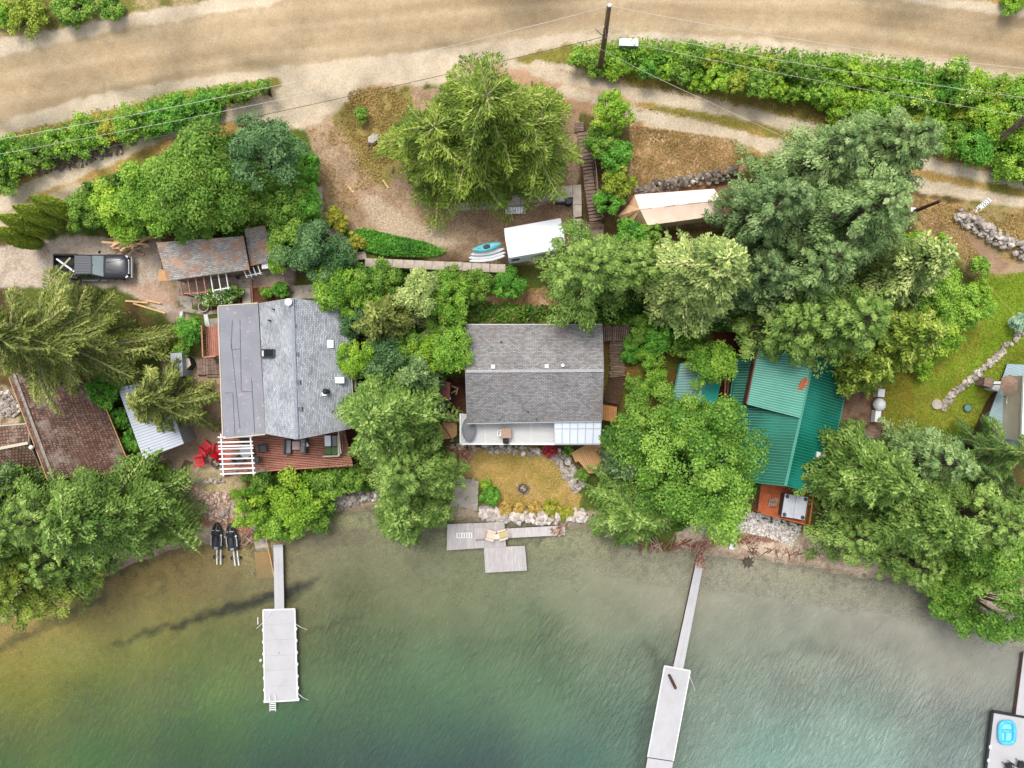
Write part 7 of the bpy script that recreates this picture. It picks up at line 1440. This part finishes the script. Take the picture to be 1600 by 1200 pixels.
shrubs([('olive shrub at the top left corner above the road',40,22,36,1.3,'thuja'),('green shrub at the top left edge above the road',115,8,36,1.3,'mid'),('lime shrub in the very top left corner',5,25,24,1.2,'lime'),('low green shrub at the top edge left of centre',170,12,24,.8,'mid'),('green shrub in the top right corner',1585,0,22,1,'lime'),('dark shrub at the left edge below the roadside hedge',8,285,22,2,'mid')],'shrubs beyond the road')
for i,(x,y) in enumerate([(1488,112),(1503,150),(1435,160)]): bro(['cream flowering shrub nearest the road in the right hedge','cream flowering shrub at the right end of the hedge, lower','cream flowering shrub in the middle of the right hedge'][i],x,y,20,3.1,'bright','flowering_shrub',cat='shrub',mat2=M('cream_petals',lin(236,222,160),lin(226,206,140),4),leaf=.2)
t=thing('fallen_branches','pile of bare fallen branches at the right end of the hedge','branches',gat(1578,200)); m=MB(); rr=random.Random(9)
for k in range(26): a=gat(1566+rr.uniform(-3,3),214+rr.uniform(-5,5),1.2+rr.random()); b_=gat(1602,185+rr.uniform(-8,10),2.2+rr.random()); m.tube([a,lerp(a,b_,.5)+Vector((0,0,.3)),b_],[.05,.04,.02],4)
m.build('sticks',bark,t)
# --- ground cover
def cover(name,label,poly,n,mat,L=.2,W=.12,h=.25,cat='ground cover',tint=.5,warpn=0):
    xs_=[p[0] for p in poly];ys_=[p[1] for p in poly]; x=rnd(n*3,min(xs_),max(xs_)); y=rnd(n*3,min(ys_),max(ys_)); ins=np.zeros(len(x),bool)
    for i in range(len(poly)):
        ax,ay=poly[i];bx,by=poly[(i+1)%len(poly)]; ins^=((ay>y)!=(by>y))&(x<(bx-ax)*(y-ay)/(by-ay+1e-12)+ax)
    x=x[ins][:n];y=y[ins][:n]; z=np.full(len(x),4.)
    for _ in range(8):
        X=(x-800)*(CZ-z)/FP;Y=(600-y)*(CZ-z)/FP; i=np.clip(np.searchsorted(gx,X)-1,0,len(gx)-2); j=np.clip(np.searchsorted(gy,Y)-1,0,len(gy)-2); z=.5*z+.5*GZ[i,j]
    X=(x-800)*(CZ-z)/FP;Y=(600-y)*(CZ-z)/FP; nz_=fbm(X,Y,1.6,81); k=nz_>warpn; X,Y,z,nz_=X[k],Y[k],z[k],nz_[k]; n=len(X)
    C_=np.stack([X,Y,z+rnd(n)*h],-1); ax=rng.normal(size=(n,3)); ax[:,2]=np.abs(ax[:,2])
    o=leaves(name,C_,ax,np.array([0,0,.9])+rng.normal(0,.55,(n,3)),L*rnd(n,.6,1.3),W*rnd(n,.6,1.3),tint+(nz_-.5)*1.0+rng.normal(0,.13,n),mat,None); return tag(o,label,cat,kind='stuff')
cover('ivy','vivid green ivy spilling over the lower retaining wall',[(540,366),(572,358),(620,370),(668,380),(698,394),(682,402),(640,402),(600,400),(562,390)],9000,LM['ivy'],.2,.15,.5)
cover('ivy','green ivy covering the slope below the gravel apron',[(440,200),(465,215),(490,260),(495,320),(500,380),(460,400),(430,330),(440,260)],12000,LM['ivy'],.2,.15,.5)
dryg=leafmat('dry_grass_blades',g(126,110,56),g(176,148,84),g(214,182,124),.2); grn=leafmat('lawn_grass_blades',g(98,130,30),g(138,166,46),g(178,184,78),.3)
cover('dry_grass','dry straw grass on the right verge below the hedge',[(870,108),(950,122),(1150,156),(1250,168),(1350,192),(1450,228),(1600,290),(1600,276),(1450,246),(1330,212),(1200,176),(1000,138),(900,120)],9000,dryg,.22,.05,.2,'grass')
cover('dry_grass','dry reddish grass plot above the dark stone wall',[(985,195),(1150,218),(1170,240),(1145,272),(1060,280),(990,292)],7000,dryg,.22,.05,.15,'grass',.45)
cover('dry_grass','dry grass strip along the left track',[(0,290),(60,275),(150,246),(250,205),(340,175),(430,150),(430,135),(330,165),(220,205),(130,238),(60,262),(0,272)],4000,dryg,.2,.05,.15,'grass',.4)
cover('lawn_grass','green lawn grass beside the blue grey deck',[(1540,430),(1600,425),(1600,720),(1520,730),(1400,710),(1378,690),(1380,600),(1460,560),(1520,480)],30000,grn,.16,.04,.1,'grass',.5)
cover('cabin_grass','dry yellow lawn in front of the white deck',[(708,715),(740,702),(866,705),(884,742),(905,775),(895,790),(770,788),(750,745),(712,748)],16000,leafmat('yellow_grass_blades',g(146,128,58),g(192,164,94),g(222,192,132),.2),.16,.04,.08,'grass')
cover('terrace_grass','sparse olive grass left of the drooping cedars',[(510,160),(560,138),(640,135),(650,200),(610,260),(575,250),(545,205)],7000,dryg,.2,.05,.15,'grass',.3,.42)
cover('undergrowth','dark leafy undergrowth filling the gaps between the bushes',[(130,290),(250,250),(400,200),(480,230),(500,380),(575,425),(700,430),(722,434),(728,470),(890,480),(960,380),(1150,420),(1380,380),(1450,520),(1380,560),(1150,520),(960,508),(890,505),(728,505),(700,590),(560,600),(520,440),(430,400),(240,360),(120,360)],60000,LM['mid'],.26,.18,.6,'undergrowth',.35)
cover('shore_undergrowth','dark leafy undergrowth between the lakeside trees',[(1160,640),(1000,640),(950,760),(960,820),(1060,830),(1110,800),(1190,760),(1300,790),(1260,830),(1500,900),(1600,900),(1600,760),(1480,740),(1400,700),(1290,760)],30000,LM['mid'],.26,.18,.5,'undergrowth',.3)
cover('shore_undergrowth','dark leafy undergrowth below the brown cabin',[(0,745),(90,752),(200,740),(262,770),(255,830),(150,880),(0,900)],16000,LM['mid'],.26,.18,.5,'undergrowth',.3)
cover('deck_undergrowth','leafy undergrowth under the red deck bushes',[(392,742),(555,735),(600,765),(500,770),(470,800),(400,805)],7000,LM['mid'],.24,.17,.4,'undergrowth',.35)
cover('track_weeds','tufts of weeds on the strip between the wheel tracks',[(960,168),(1080,188),(1200,210),(1350,245),(1450,275),(1600,304),(1600,298),(1450,266),(1330,236),(1200,200),(1080,178),(970,160)],2600,dryg,.2,.06,.2,'weeds',.3,.45)
cover('verge_weeds','tufts of weeds on the pale road shoulder',[(850,70),(1000,60),(1200,78),(1340,95),(1340,100),(1200,88),(1000,72),(860,82)],1500,LM['thuja'],.2,.08,.2,'weeds',.3,.5)
cover('pebbles_weeds','green weeds scattered across the left shoulder',[(0,212),(150,170),(260,145),(420,122),(420,130),(260,155),(150,185),(0,222)],1500,LM['thuja'],.18,.08,.15,'weeds',.3,.5)

cover('hedge_weeds','tangled weeds and low leaves filling the right roadside hedge',[(895,80),(1000,70),(1200,86),(1400,100),(1540,124),(1600,130),(1600,284),(1500,242),(1450,220),(1350,188),(1250,163),(1150,150),(1050,128),(960,120),(900,108)],16000,LM['bright'],.24,.14,1.5,'undergrowth',.5)
cover('hedge_weeds','tangled weeds and low leaves filling the left roadside hedge',[(0,222),(60,212),(190,176),(280,148),(425,130),(425,146),(330,180),(220,214),(130,240),(60,264),(0,275)],7000,LM['bright'],.22,.12,1.1,'undergrowth',.5)
cover('dry_grass','dry straw tufts round the edges of the terrace dirt',[(478,200),(530,150),(640,130),(600,300),(560,330),(520,320),(495,260)],5000,dryg,.24,.05,.2,'grass',.45,.5)
cover('dry_grass','dry straw tufts on the slope between the dirt path and stone wall',[(1400,300),(1480,320),(1600,335),(1600,400),(1540,365),(1490,340),(1560,440),(1500,400),(1440,350)],5000,dryg,.24,.05,.2,'grass',.5,.4)
cover('dry_grass','dry tufts on the bare earth behind the lake cabin',[(735,470),(765,455),(850,450),(890,490),(880,505),(730,505)],2500,dryg,.22,.06,.25,'grass',.5,.45)
